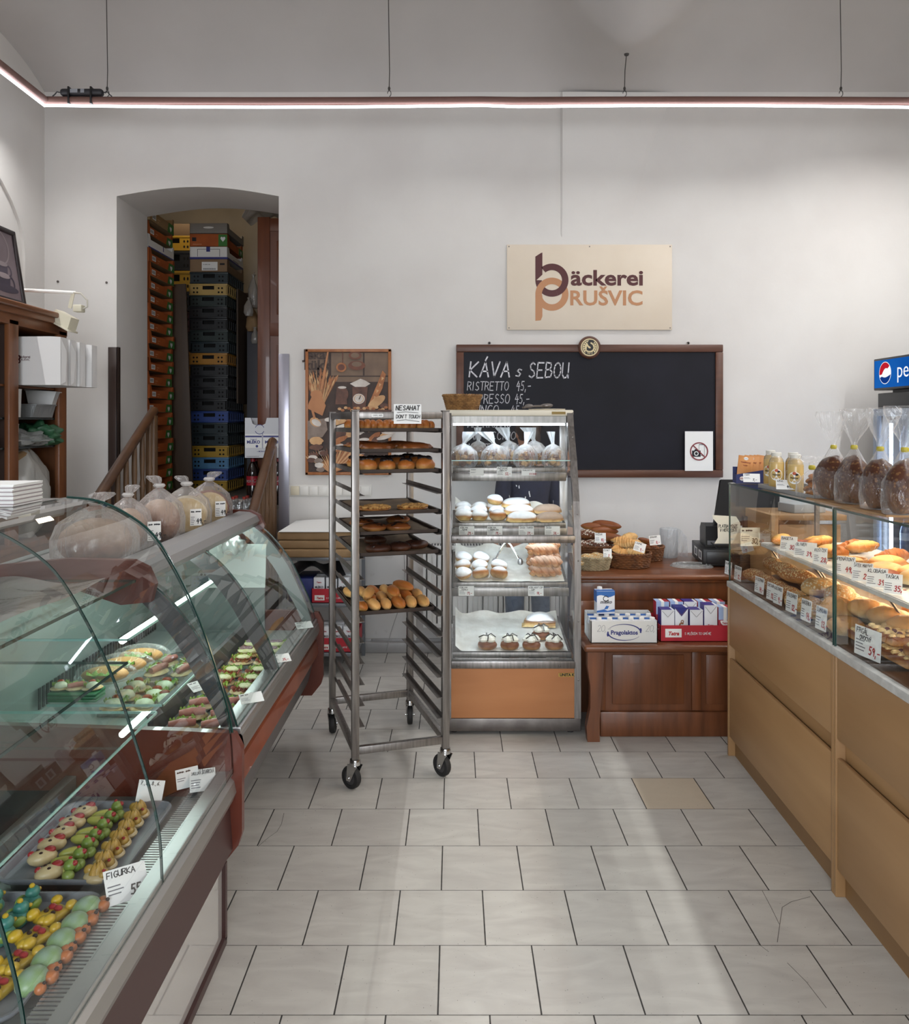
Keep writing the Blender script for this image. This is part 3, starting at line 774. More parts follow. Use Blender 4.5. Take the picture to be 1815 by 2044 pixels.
rad = thing('radiator', 'white ribbed panel radiator on wall behind the glass cabinet', 'radiator', (wx(845, 5.9), 5.93, .2))
RADM = M('radiator_white', 'dcdad6', .4)
rw = wx(1130, 5.9) - wx(845, 5.9)
mb = MB(); nr = 28
def rf(u, v):
 k = u * nr
 return Vector((rw * u, -.045 - .007 * (1 if (k % 1) < .6 else 0), .03 + v * .54))
mb.grid(lambda u, v: rf(u, v), nr * 5, 1)
mb.box((0, -.045, .02), (rw, .03, .58)); mb.box((0, -.06, .0), (rw, .03, .03), bev=.006)
mb.build('panel', RADM, rad, ang=20)
mb = MB().box((-.005, -.062, .575), (rw + .005, .035, .605), bev=.006)
mb.build('top_cover', RADM, rad)
mb = MB()
for k in range(48): mb.box((.015 + k * rw / 48, -.06, .6045), (.028 + k * rw / 48, .03, .607))
mb.build('grille', M('radiator_slots', '4a4a4c', .6), rad)
MB().tube([(-.02, -.02, .1), (-.06, -.02, .1), (-.06, -.02, .02), (-.06, 0, -.1)], .009, 8).build('pipe', RADM, rad)
o = MB().tube([(0, 0, .62), (.005, -.01, .4), (-.01, -.01, .3), (-.06, -.02, .16), (-.1, -.04, .04), (-.13, -.07, -.09)], .0025, 6).build('wall_cable', M('grey_cable', '9a9895', .6), loc=(wx(807, 5.97), 5.985, .1))
tag(o, 'thin grey cable running down the wall behind the trolley', 'cable')
GOLD = bake('golden_crust', 'a8622b', 'd9ae6c', rough=.4)
BROWNB = bake('brown_crust', '7a4320', 'c08a4e', rough=.4)
LIGHTB = bake('light_crust', 'c99659', 'e3c58f', rough=.5)
PALEB = bake('pale_crust', 'd3a96f', 'e8d3a8', rough=.55)
DARKTOP = bake('dark_topped', '7d4a26', 'b98247', '2c1a12', .55, .75, rough=.5)
SUGAR = bake('sugared', 'b8752f', 'e6c98a', 'f1efec', .38, .55, rough=.7)
COCOA = bake('brown_sugared', 'a2683a', 'e2c28a', 'b39a86', .3, .5, rough=.8)
GLAZE = bake('sugared_twist', 'b9794a', 'dcb583', 'c9a68c', .5, .8, rough=.6)
SEEDED = bake('seeded_crust', '9a602f', 'c99a5f', None, seed='e2c896', seedscale=150, seedcut=.46)
SEEDDK = bake('dark_seeded', '5f3722', '8a5731', None, seed='e6dccb', seedscale=95, seedcut=.40)
SEEDLT = bake('oat_seeded', 'b98d55', 'd6b57e', None, seed='efe0bd', seedscale=120, seedcut=.46)
RYE = bake('rye_seeded', '4a2a1c', '6e4a2c', None, seed='7a5635', seedscale=85, seedcut=.38, rough=.35, seedarea=(-1, -.5))
FLOURED = bake('floured_loaf', '744834', '947059', 'b49c88', .4, .9, rough=.8)
def nz3(s=0):
 ph = [rnd.uniform(0, 6.28) for _ in range(6)]
 return lambda u: 1 + .035 * (math.sin(u.x * 4 + ph[0]) + math.sin(u.y * 5 + ph[1]) + math.sin(u.z * 4 + ph[2])) * .8
def bun_mesh(l, w, h, slash=0, lean=0.0):
 """bun of half-size l,w and height h sitting on z=0; slashes across"""
 mb = MB(); f = nz3()
 def fn(u):
  k = f(u)
  if slash and u.z > .1: k *= 1 - .09 * max(0, math.cos(u.x * slash * PI)) ** 6
  return k
 mb.ell((0, 0, h * .42), (l, w, h * .58), 22, 12, fn=fn, flat=-h * .42)
 return mb
def roll_mesh(l, w, h, bend=0.0, ridges=0, taper=.35, n=22):
 pts = []; rs = []
 for i in range(n + 1):
  t = -1 + 2 * i / n
  e = max(0.0, 1 - abs(t) ** 2.6) ** .5
  r = (taper + (1 - taper) * (1 - t * t)) * e
  if ridges: r *= 1 + .13 * math.cos(t * ridges * PI)
  pts.append((t * l, bend * l * (t * t - .4), h * .5)); rs.append(max(.002, r * h * .5))
 return MB().tube(pts, rs, 12, sq=(w / h, 1))
def twist_mesh(l, r, turns=2.2, loop=True):
 mb = MB()
 for s in (0, PI):
  pts = []
  for i in range(33):
   t = i / 32
   a = s + turns * 2 * PI * t
   wd = r * (.75 + .9 * math.exp(-((t - .1) / .12) ** 2) * loop)
   pts.append((-l + 2 * l * t, math.cos(a) * wd, r * 1.1 + math.sin(a) * r * .55))
  mb.tube(pts, [r * (.55 + .45 * math.sin(PI * min(1, max(0, i / 32)))) for i in range(33)], 9)
 return mb
def plait_mesh(l, w, h, n=5):
 mb = MB()
 for i in range(n):
  t = -1 + 2 * (i + .5) / n
  e = (1 - .45 * t * t)
  for s in (-1, 1):
   mb.ell((t * l * .9, s * w * .3 * e, h * .45), (l / n * 1.35, w * .5 * e, h * .5 * e), 10, 7, mx=None, fn=None, flat=-h * .45)
 return mb
RK = R(17.3)
rk = thing('bakery_trolley', 'tall steel tray trolley on castors standing in the aisle', 'trolley', (wx(709, 3.72), 3.72, 0), RK)
RWD, RDP = .437, .696
PW = .034
mb = MB()
ZB, ZTP = .142, 1.758
for i, (x, y) in enumerate(((0, 0), (RWD, 0), (0, RDP), (RWD, RDP))):
 MB().box((x - PW / 2, y - PW / 2, ZB), (x + PW / 2, y + PW / 2, ZTP), bev=.003).box((x - PW / 2 - .001, y - PW / 2 - .001, ZTP), (x + PW / 2 + .001, y + PW / 2 + .001, ZTP + .004)).build('post', STEEL, rk)
for z0, z1, nm in ((ZTP - .036, ZTP - .004, 'top_frame'), (.165, .2, 'bottom_frame')):
 mb = MB()
 hw = PW / 2
 for y in (0, RDP): mb.box((hw, y - .013, z0), (RWD - hw, y + .013, z1), bev=.002)
 for x in (0, RWD): mb.box((x - .013, hw, z0), (x + .013, RDP - hw, z1), bev=.002)
 mb.build(nm, STEEL, rk)
LEV = [1.655 - .0975 * i for i in range(15)]
for s, x in ((1, PW / 2), (-1, RWD - PW / 2)):
 for z in LEV:
  m2 = MB()
  m2.faces([(x, -.012, z + .022), (x, RDP + .012, z + .022), (x, RDP + .012, z), (x, -.012, z), (x + s * .026, -.012, z), (x + s * .026, RDP + .012, z),
                  (x + s * .002, -.012, z + .022), (x + s * .002, RDP + .012, z + .022), (x + s * .002, RDP + .012, z + .002), (x + s * .002, -.012, z + .002), (x + s * .026, -.012, z + .002), (x + s * .026, RDP + .012, z + .002)],
                 [(0, 1, 2, 3), (3, 2, 5, 4), (6, 9, 8, 7), (9, 10, 11, 8), (4, 5, 11, 10), (0, 6, 7, 1), (0, 3, 9, 6), (3, 4, 10, 9), (1, 7, 8, 2), (2, 8, 11, 5)])
  m2.build('runner', STEELD, rk, smooth=False)
for i, (x, y, a) in enumerate(((0, 0, 35), (RWD, 0, 25), (0, RDP, -20), (RWD, RDP, -15))):
 cs = bpy.data.objects.new('castor', None); COL.objects.link(cs); cs.parent = rk
 cs.location = (x, y, 0); cs.rotation_euler = (0, 0, R(a - 90))
 m2 = MB()
 m2.lathe([(0, .142), (.024, .142), (.027, .132), (.027, .118), (.02, .112), (0, .112)], 18)
 for s in (-1, 1):
  m2.prism([(-.03, .118), (.03, .118), (-.012, .04), (-.036, .04)], .004, mx=T(0, s * .02 + .002, 0) @ FACE)
 m2.cyl((-.024, -.026, .053), (-.024, .026, .053), .007, 10)
 m2.build('fork', CHROME, cs)
 wm = Matrix.Translation((-.024, .016, .053)) @ FACE
 MB().lathe([(.034, 0), (.05, .002), (.053, .008), (.053, .024), (.05, .03), (.034, .032), (.034, 0)], 26, mx=wm).build('tyre', RUBBER, cs)
 MB().lathe([(0, .004), (.034, .004), (.034, .028), (0, .028)], 20, mx=wm).build('wheel_hub', M('castor_hub', '3d3b3c', .5), cs)
MB().box((.075, -.0145, ZTP - .028), (.13, -.0132, ZTP - .014)).add(MB().text('12000 | 4005', .009, T(.1025, -.0148, ZTP - .021) @ FACE), 1).build('maker_label', [PAPER, INK], rk, smooth=False)
def rloc(x, y, z):
 v = Matrix.Rotation(RK, 4, 'Z') @ Vector((x, y, 0))
 return (rk.location.x + v.x, rk.location.y + v.y, z)
def tray_mesh(w, l, mats, h=.018, paper=False):
 mb = MB()
 mb.box((0, 0, 0), (w, l, .003))
 for a, b in (((0, 0), (w, .004)), ((0, l - .004), (w, l)), ((0, 0), (.004, l)), ((w - .004, 0), (w, l))): mb.box((a[0], a[1], 0), (b[0], b[1], h))
 return mb
tp = tray_mesh(.386, .6, TRAYM).build('baking_tray', [TRAYM])
tp = proto(tp, 'tray')
TL = [(0, .02, 'golden plaits'), (1, .02, 'ridged brown loaves'), (2, .02, 'dark-topped buns'), (4, .02, 'two crumbly flat pastries'), (5, .03, 'four dark-topped round cakes'), (6, .02, 'blackish round cakes'), (9, .10, 'plain golden rolls')]
TZ = {}
for lv, dy, what in TL:
 z = LEV[lv] + .0045
 TZ[lv] = (z + .0035, dy)
 tp.put('dark baking tray on the trolley holding ' + what, rloc(.0255, dy, z), (0, 0, RK), 'dark trays in the trolley')
def rput(pr, lv, x, y, label, rot=0, group=None, scale=1, tilt=(0, 0)):
 z, dy = TZ[lv]
 return pr.put(label, rloc(.0255 + x, dy + y, z), (tilt[0], tilt[1], RK + rot), group, scale)
COLN = ['leftmost', 'second from left', 'third from left', 'rightmost']
ROWN = ['front', 'second', 'third', 'fourth']
pl = proto(plait_mesh(.048, .055, .06, 3).build('plaited_bun', GOLD), 'bun')
for r in range(3):
 for c in range(4):
  rput(pl, 0, .05 + c * .095, .08 + r * .17, f'golden plaited bun, {COLN[c]} in {ROWN[r]} row of the top tray', rnd.uniform(-.2, .2), 'plaited buns on the top tray', rnd.uniform(.93, 1.06))
def lp():
 mb = MB()
 f = nz3()
 mb.ell((0, 0, .018), (.088, .06, .024), 40, 10, fn=lambda u: f(u) * (1 + .06 * math.cos(u.x * 38)), flat=-.018)
 return mb
lo = proto(lp().build('ridged_loaf', BROWNB), 'loaf')
for r in range(3):
 for c in range(2):
  rput(lo, 1, .098 + c * .19, .09 + r * .19, f'flat ridged brown loaf, {("left", "right")[c]} one in {ROWN[r]} row of second tray', rnd.uniform(-.1, .1), 'ridged loaves on the second tray')
db = bun_mesh(.044, .05, .062)
for i in range(9):
 a = rnd.uniform(0, 6.28); q = rnd.uniform(0, .025)
 db.ell((math.cos(a) * q, math.sin(a) * q, .056 + rnd.uniform(-.004, .004)), (.016, .016, .012), 8, 5, 1)
db = proto(db.build('topped_bun', [GOLD, M('poppy_topping', '1d1210', .5)]), 'bun')
for r in range(3):
 for c in range(4):
  rput(db, 2, .05 + c * .095, .07 + r * .17, f'golden bun with dark lumpy topping, {COLN[c]} in {ROWN[r]} row of third tray', rnd.uniform(-.5, .5), 'topped buns on the third tray', rnd.uniform(.92, 1.08))
def crumb(l, w, h, n=60, mats=1):
 mb = MB()
 mb.ell((0, 0, h * .35), (l, w, h * .5), 20, 8, flat=-h * .35)
 for i in range(n):
  a = rnd.uniform(0, 6.28); q = math.sqrt(rnd.random()) * .92
  s = rnd.uniform(.006, .012)
  mb.ell((math.cos(a) * q * l, math.sin(a) * q * w, h * (.35 + .5 * math.sqrt(max(0, 1 - q * q))) + .002), (s, s, s * .8), 6, 4, mats)
 return mb
STREU = M('crumble', 'b98d4e', .8, col2='8f6632', scale=40)
cr = proto(crumb(.08, .07, .028, 110).build('crumble_pastry', [BROWNB, STREU]), 'pastry')
for c, nm in enumerate(('left', 'right')): rput(cr, 3 + 1, .1 + c * .19, .14, f'flat crumble-topped pastry, {nm} of two on the papered tray', .2 * c, 'crumble pastries')
pm = M('baking_paper', '6b5a46', .7, col2='54432f', scale=9, bump=.2)
for lv, lab in ((4, 'browned baking paper under the two crumbly flat pastries'), (5, 'greasy baking paper under the four dark-topped cakes'), (6, 'scorched baking paper under the blackish round cakes')):
 z, dy = TZ[lv]
 o = MB().grid(lambda u, v: Vector((.006 + .372 * u, .01 + .575 * v, .0015 + .012 * max(0, v - .9) * 10 * (.6 + .4 * math.sin(u * 9)) + .0008 * math.sin(u * 23 + v * 17))), 24, 24).build('baking_paper', pm, loc=rloc(.0255, dy, z - .0005), rot=(0, 0, RK))
 tag(o, lab, 'paper')
rc = bun_mesh(.062, .062, .04)
for i in range(22):
 a = rnd.uniform(0, 6.28); q = rnd.uniform(0, .045)
 rc.ell((math.cos(a) * q, math.sin(a) * q, .036 - q * .2), (.013, .013, .008), 7, 4, 1)
rc = proto(rc.build('round_cake', [BROWNB, M('dark_jam', '20110d', .3)]), 'cake')
for i, (x, y, lab) in enumerate(((.075, .33, 'dark-topped round cake at the back left of the papered tray'), (.1, .13, 'dark-topped round cake at the front left of the papered tray'), (.215, .12, 'dark-topped round cake front and centre of the papered tray'), (.28, .4, 'dark-topped round cake at the back right of the papered tray'))):
 rput(rc, 5, x, y, lab, i * 1.1, 'round cakes on the upper papered tray')
rc2 = bun_mesh(.064, .06, .042)
for i in range(26):
 a = rnd.uniform(0, 6.28); q = rnd.uniform(0, .045)
 rc2.ell((math.cos(a) * q, math.sin(a) * q, .036 - q * .2), (.014, .012, .01), 7, 4, 1)
rc2 = proto(rc2.build('round_cake', [bake('scorched_crust', '3b2015', '5d3822'), M('dark_jam', '20110d', .3)]), 'cake')
for i, (x, y, lab) in enumerate(((.11, .1, 'blackish round cake, left of the front pair on scorched paper'), (.22, .12, 'blackish round cake, middle one on scorched paper'), (.315, .17, 'blackish round cake, right of the three on scorched paper'), (.15, .38, 'blackish round cake behind the front ones on scorched paper'))):
 rput(rc2, 6, x, y, lab, i * 1.7, 'round cakes on the lower papered tray')
rl = roll_mesh(.085, .056, .052, 0, 0, .8)
rl = proto(rl.build('finger_roll', GOLD), 'roll')
rl2 = proto(roll_mesh(.085, .056, .052, 0, 0, .8).build('finger_roll', LIGHTB), 'roll')
n = 0
SIX = ['leftmost', 'second', 'third', 'fourth', 'fifth', 'rightmost']
for r in range(3):
 for c in range(6):
  if r == 1 and c == 0: continue
  q = rl2 if (c + r * 2) % 3 else rl
  rput(q, 9, .035 + c * .063 + (.012 if r == 1 else 0), .085 + r * .16, f'shiny golden finger roll, {SIX[c]} in {ROWN[r]} row of the lowest laden tray', PI / 2 + rnd.uniform(-.12, .12), 'finger rolls on the lowest laden tray', rnd.uniform(.95, 1.08))
for k, (x, y) in enumerate(((.09, .17), (.22, .18), (.3, .3))):
 z, dy = TZ[9]
 (rl if k else rl2).put('shiny golden finger roll lying on top of the others, ' + ('left one', 'middle one', 'right one')[k], rloc(.0255 + x, dy + y, z + .04), (0, 0, RK + PI / 2 + .4 * (k - 1)), 'finger rolls on the lowest laden tray')
nt = thing('paper_notice', 'white handwritten do-not-touch notice taped to the trolley top', 'notice', rloc(.245, -.022, 1.70), RK * .5)
w, h = .065, .092
MB().grid(lambda u, v: Vector((-w + 2 * w * u, -.004 + .006 * math.sin(u * 3), -.002 + h * v)), 6, 4).build('sheet', PAPER, nt)
mb = MB()
nm = T(0, -.009, 0) @ FACE
mb.pen('NESAHAT', .021, nm @ T(-.056, .062, 0), 0, .17, .2, 1.25, .02, .62)
mb.pen("DON'T TOUCH", .016, nm @ T(-.055, .024, 0), 0, .16, .2, 1.15, .02, .6)
mb.tube([(-.05, -.0092, .05), (-.01, -.0092, .054), (.05, -.0092, .049)], .001, 4); mb.tube([(-.052, -.0092, .012), (-.01, -.0092, .017), (.055, -.0092, .008)], .001, 4)
mb.build('handwriting', INK, nt, smooth=False)
DCX0, DCX1, DCY, DCB = -.053, .69, 4.37, 5.03
dc = thing('pastry_cabinet', 'tall steel and glass lit pastry cabinet with cherry wood base panel', 'display cabinet', (0, DCY, 0))
CREAMT = M('cream_enamel', 'd9d2c0', .4)
side = [(0, .09), (0, 1.06), (.05, 1.27), (.14, 1.49), (.26, 1.686), (.29, 1.775)]   # (depth, z) of the front edge
D = DCB - DCY
def upright(x0, x1):
 mb = MB()
 w = .045
 o = side; q = [(y + w, z) for y, z in side]
 for i in range(len(o) - 1):
  (a, b), (c, d) = (o[i], o[i + 1]), (q[i], q[i + 1])
  v = [(x, y, z) for x in (x0, x1) for y, z in (a, b, d, c)]
  mb.faces(v, [(0, 1, 2, 3), (7, 6, 5, 4), (0, 4, 5, 1), (3, 2, 6, 7)])
 mb.faces([(x0, 0, .09), (x1, 0, .09), (x1, w, .09), (x0, w, .09)], [(0, 1, 2, 3)])
 for z in (.3, .62, .95, 1.2, 1.42, 1.62):
  for (a, za), (b, zb) in zip(side, side[1:]):
   if za <= z <= zb:
    y = a + (b - a) * (z - za) / (zb - za)
    mb.ell(((x0 + x1) / 2 + .004, y, z), (.005, .003, .005), 8, 5, 1)
 return mb
upright(DCX0 - .006, DCX0 + .035).build('front_upright', [STEEL, STEELD], dc, ang=30)
upright(DCX1 - .036, DCX1).build('front_upright', [STEEL, STEELD], dc, ang=30)
for x in (DCX0, DCX1 - .035): MB().box((x, D - .035, .09), (x + .035, D, 1.74), bev=.003).build('rear_upright', STEEL, dc)
MB().box((DCX0 - .006, 0, .02), (DCX1, D, .09), bev=.004).build('kick_plate', STEELD, dc)
mb = MB()
for x in (DCX0 + .05, DCX1 - .05):
 for y in (.06, D - .06): mb.cyl((x, y, 0), (x, y, .03), .02, 12)
mb.build('feet', BLACKP, dc)
MB().box((DCX0 + .035, .004, .092), (DCX1 - .036, .02, .362)).box((DCX1 - .034, .02, .092), (DCX1 - .004, D, .362)).build('base_panel', CHERRY, dc)
mb = MB().box((DCX0 + .035, -.002, .362), (DCX1 - .03, .03, .402), bev=.004)
for i in range(4): mb.ell((DCX0 + .07 + i * .185, -.003, .377), (.006, .003, .006), 8, 5, 1)
mb.build('lower_rail', [STEEL, STEELD], dc)
mb = MB().box((DCX0 + .035, -.002, 1.046), (DCX1 - .03, .035, 1.088), bev=.006)
for i in range(4): mb.ell((DCX0 + .07 + i * .185, -.003, 1.067), (.005, .003, .005), 8, 5, 1)
mb.build('middle_rail', [STEEL, STEELD], dc)
MB().box((DCX0 - .006, .285, 1.742), (DCX1 + .002, D, 1.778), bev=.008).build('top_panel', CREAMT, dc)
MB().box((DCX0 + .04, .3, 1.70), (DCX1 - .04, .34, 1.742)).build('light_housing', STEEL, dc)
LT = emit('cabinet_tube', 'dceeff', 1.0)
MB().box((DCX0 + .045, .318, 1.688), (DCX1 - .045, .332, 1.70)).build('light_tube', LT, dc)
mb = MB().box((.565, .2835, 1.752), (.645, .285, 1.768)).build('maker_plate', M('brass_plate', '6e5a30', .35, .6), dc)
npl = MB().box((.567, .0005, .318), (.66, .004, .338)).build('name_plate', M('gold_plate', 'b3914a', .35, .5), dc)
MB().text('UNITA K', .02, T(.6135, 0, .328) @ FACE, 0, .04).build('plate_lettering', INK, npl, smooth=False)
def strip_glass(pts, x0, x1):
 mb = MB()
 for (a, za), (b, zb) in zip(pts, pts[1:]):
  mb.faces([(x0, a, za), (x1, a, za), (x1, b, zb), (x0, b, zb)], [(0, 1, 2, 3)])
 return mb
g = strip_glass([(.012, .405), (.012, 1.045)], DCX0 + .036, DCX1 - .037); g.build('front_glass', GLASS, dc, smooth=False)
ug = [(.012, 1.09)] + [(y + .012, z) for y, z in side[2:5]] + [(.285, 1.742)]
strip_glass(ug, DCX0 + .036, DCX1 - .037).build('front_glass', GLASS, dc, smooth=False)
MB().box((DCX0 + .036, .147, 1.488), (DCX1 - .037, .155, 1.492)).build('glass_joint', GLASSL, dc)
for x in (DCX0 + .006, DCX1 - .01):
 poly = [(.04, .1), (.04, 1.06), (.09, 1.27), (.18, 1.49), (.3, 1.686), (.32, 1.742), (D - .035, 1.742), (D - .035, .4), (.04, .4)]
 poly = [(.04, .4)] + poly[1:8]
 MB().faces([(x, y, z) for y, z in poly], [tuple(range(len(poly)))]).build('side_glass', GLASS, dc, smooth=False)
SHV = [(.325, 1.435, .63, 1.435), (.30, 1.115, .63, 1.16), (.215, .785, .63, .90), (.075, .425, .63, .50)]
def shp(k, u, v, up=0.0):
 y0, z0, y1, z1 = SHV[k]
 return Vector((DCX0 + .045 + (DCX1 - DCX0 - .09) * u, DCY + y0 + (y1 - y0) * v, z0 + (z1 - z0) * v + up))
for k, (y0, z0, y1, z1) in enumerate(SHV):
 mb = MB()
 x0, x1 = DCX0 + .042, DCX1 - .042
 lip = .072 if k < 3 else .05
 mb.faces([(x0, y0, z0), (x1, y0, z0), (x1, y1, z1), (x0, y1, z1), (x0, y0, z0 - .006), (x1, y0, z0 - .006), (x1, y1, z1 - .006), (x0, y1, z1 - .006)], [(0, 1, 2, 3), (7, 6, 5, 4), (2, 6, 7, 3), (1, 5, 6, 2), (0, 3, 7, 4)])
 mb.box((x0, y0 - .006, z0 - .022), (x1, y0, z0 + .006), bev=.002)
 mb.box((x0 - .005, y0 - .014, z0 - lip), (x1 + .005, y0 - .004, z0 - .024), bev=.003)
 s = mb.build('shelf', STEEL, dc, ang=30)
 mb = MB()
 for x in (x0, x1 - .012): mb.bar((x + .006, y0, z0 - .045), (x + .006, y1, z1 - .045), .012, .03)
 mb.build('bracket', STEELD, s)
 if k < 3: MB().box((x0 + .03, y0 + .004, z0 - .058), (x1 - .03, y0 + .014, z0 - .046)).build('shelf_light', LT, s)
LINER = M('shelf_paper', 'dcd9cf', .7, col2='c9c4b8', scale=14, bump=.35, bscale=30)
for k, lab in ((1, 'white paper liner under doughnuts and sugared parcels on the middle shelf'), (2, 'crumpled white paper liner under the tongs and twists'), (3, 'large crumpled white paper liner on the bottom shelf')):
 def lf(u, v):
  p = shp(k, .02 + .96 * u, .03 + .97 * v, .003)
  p.z += .0016 * (1 + math.sin(u * 31 + v * 11) * math.cos(v * 23 - u * 9)) + (.05 * max(0, v - .86) / .14 if k != 3 else .03 * max(0, v - .88) / .12) * (.7 + .3 * math.sin(u * 17 + k))
  p.z += .03 * max(0, .05 - u) / .05
  return p
 o = MB().grid(lf, 46, 26).build('paper_liner', LINER)
 tag(o, lab, 'paper')
CUBE = M('bread_cube', 'c49a62', .75, col2='8b5a35', scale=18)
CUBED = M('bread_cube_crust', '7a4a30', .7, col2='5f3825', scale=18)
def bread_bag(seed):
 r2 = random.Random(seed)
 e = bpy.data.objects.new('bagged_bread', None); COL.objects.link(e); e['category'] = 'bag'
 pr = [(.0, .0), (.06, .001), (.078, .02), (.083, .05), (.074, .085), (.045, .112), (.012, .125), (.011, .135), (.03, .165), (.042, .19)]
 mb = MB().lathe(pr, 30, wob=lambda a, i: 1 + (.05 * math.sin(a * 3 + seed) if i < 5 else .25 * math.sin(a * 7 + seed) * (i > 6)) + .04 * math.sin(a * 11 + i), sy=.8)
 lean = Matrix.Identity(4)
 for v in mb.bm.verts:
  if v.co.z > .12: v.co.x += (v.co.z - .12) * .9 * math.sin(seed * 2.4); v.co.y *= .55 if v.co.z > .14 else 1
 mb.build('bag_film', BAG, e, ang=80)
 mb = MB()
 for i in range(34):
  a = r2.uniform(0, 6.28); q = math.sqrt(r2.random()) * .058; z = r2.uniform(.012, .082)
  q *= 1 - (z / .1) ** 3 * .6
  s = r2.uniform(.012, .018)
  mb.box((-s, -s, -s * .7), (s, s, s * .7), r2.random() < .45, .003, Matrix.Translation((q * math.cos(a), q * math.sin(a) * .8, z + .006)) @ Matrix.Rotation(r2.uniform(0, 3), 4, 'Z') @ Matrix.Rotation(r2.uniform(-.7, .7), 4, 'X'), 1)
 mb.build('bread_cubes', [CUBE, CUBED], e)
 return Proto(e)
bb = [bread_bag(i) for i in (1, 2, 3)]
for c, (px, lab) in enumerate(((925, 'leftmost front'), (988, 'second front'), (1049, 'third front'), (1104, 'rightmost front'))):
 p = shp(0, 0, .28, .002); p.x = wx(px, p.y)
 bb[c % 3].put(f'knotted clear bag of bread cubes, {lab} one on the cabinet top shelf', p, (0, 0, c * .7 - .4), 'bags of bread cubes', (1.06, 1.06, 1.12))
for c, (px, lab) in enumerate(((955, 'left back'), (1016, 'middle back'), (1067, 'right-hand back'))):
 p = shp(0, 0, .75, .002); p.x = wx(px, p.y)
 bb[(c + 1) % 3].put(f'knotted clear bag of bread cubes, {lab} one on the cabinet top shelf', p, (0, 0, 1.5 + c), 'bags of bread cubes', (1.05, 1.05, 1.25))
def dough():
 mb = MB(); f = nz3()
 mb.ell((0, 0, .03), (.05, .05, .036), 26, 14, fn=lambda u: f(u) * (1 - .05 * math.exp(-(u.z + .05) ** 2 * 40)), flat=-.029)
 return mb
dn = proto(dough().build('doughnut', SUGAR), 'doughnut')
dark_d = proto(dough().build('doughnut', bake('sugar_dusted', 'a5672d', 'e3c58f', 'dad7d4', .62, .8, rough=.7)), 'doughnut')
RW3 = ['front', 'middle', 'back']
CL3 = ['left', 'middle', 'right']
for c in range(3):
 for r in range(3):
  u = .095 + c * .15; v = .16 + r * .3
  q = dark_d if (c == 2 and r == 0) else dn
  q.put(f'sugared doughnut, {RW3[r]} row of the {CL3[c]} column on the cabinet middle shelf', shp(1, u + rnd.uniform(-.008, .008), v, .006), (0, 0, rnd.uniform(0, 6)), 'doughnuts on the middle shelf', rnd.uniform(.96, 1.04))
dn.put('sugared doughnut perched on top of the others on middle shelf', shp(1, .385, .7, .055), (.1, .1, 1), 'doughnuts on the middle shelf')
for c, rows in ((0, 3), (1, 3), (2, 2)):
 for r in range(rows):
  u = .09 + c * .155; v = .12 + r * .24
  (dark_d if r == 0 and c else dn).put(f'sugared doughnut, {RW3[r]} row of the {CL3[c]} column beside the tongs', shp(2, u + rnd.uniform(-.006, .006), v, .006), (-.2, 0, rnd.uniform(0, 6)), 'doughnuts on the lower shelf', rnd.uniform(.97, 1.05))
def parcel(l, w, h):
 def fn(u, v):
  a = 2 * u - 1; b = 2 * v - 1
  e = max(0, (1 - abs(a) ** 3) * (1 - abs(b) ** 3))
  return Vector((l * a * (1 - .15 * b * b), w * b * (1 - .18 * a * a) + .012 * a, .006 + h * e ** .6 + .008 * max(0, abs(a) - .8) * 5 * max(0, abs(b) - .6) * 2))
 return MB().grid(fn, 24, 16, thick=.006)
pw_ = proto(parcel(.092, .056, .045).build('sugared_pastry', SUGAR), 'pastry')
pb_ = proto(parcel(.085, .055, .04).build('sugared_pastry', COCOA), 'pastry')
for r in range(3): pw_.put(f'white sugared parcel pastry, {RW3[r]} one of three on the cabinet middle shelf', shp(1, .62 - .015 * r, .16 + .3 * r, .006 + .018 * r), (.1, .0, .1 * r - .15), 'white sugared parcels', 1.02)
for r in range(2): pb_.put(f'brown-dusted parcel pastry, {RW3[r * 2]} one of two at right of middle shelf', shp(1, .87, .18 + .34 * r, .006 + .02 * r), (.1, 0, .1 - .25 * r), 'brown dusted parcels', 1.02)
tw = proto(twist_mesh(.085, .026).build('twisted_doughnut', GLAZE), 'twisted pastry')
base = shp(2, .82, .2)
for i, (dx, dy, dz, rz, lab) in enumerate(((0, 0, 0, 0, 'bottom front'), (.005, 0, .05, 3.1, 'upper front'), (-.002, .075, .015, .05, 'bottom middle'), (.0, .07, .066, 3.2, 'centre'), (-.01, .06, .112, .1, 'topmost front'), (.0, .15, .03, 3.1, 'bottom back'), (.01, .15, .082, .1, 'upper back'), (.012, .14, .13, 3.0, 'topmost back'))):
 tw.put(f'sugared twisted doughnut, {lab} one of the pile beside the tongs', (base.x + dx, base.y + dy, base.z + dz + .006), (0, 0, rz), 'pile of twisted doughnuts')
def tongs_mesh(op, L=.2):
 mb = MB(); m2 = MB()
 for s in (-1, 1):
  pts = [(0, 0, L * .72), (s * op * .25, .0, L * .62), (s * op * .6, .0, L * .36), (s * op * .8, 0, L * .2)]
  mb.tube(pts, .006, 8, sq=(.6, 1))
  mb.ell((s * op * .92, 0, L * .1), (.016, .02, L * .13), 12, 8, 1)
 mb.cyl((0, -.012, L * .72), (0, .012, L * .72), .009, 12)
 return mb
o = tongs_mesh(.085).build('tongs', [CHROME, ALU], loc=shp(2, .5, .55, -.002), rot=(-.25, 0, .05))
tag(o, 'spread steel tongs standing between doughnuts and twists', 'tongs')
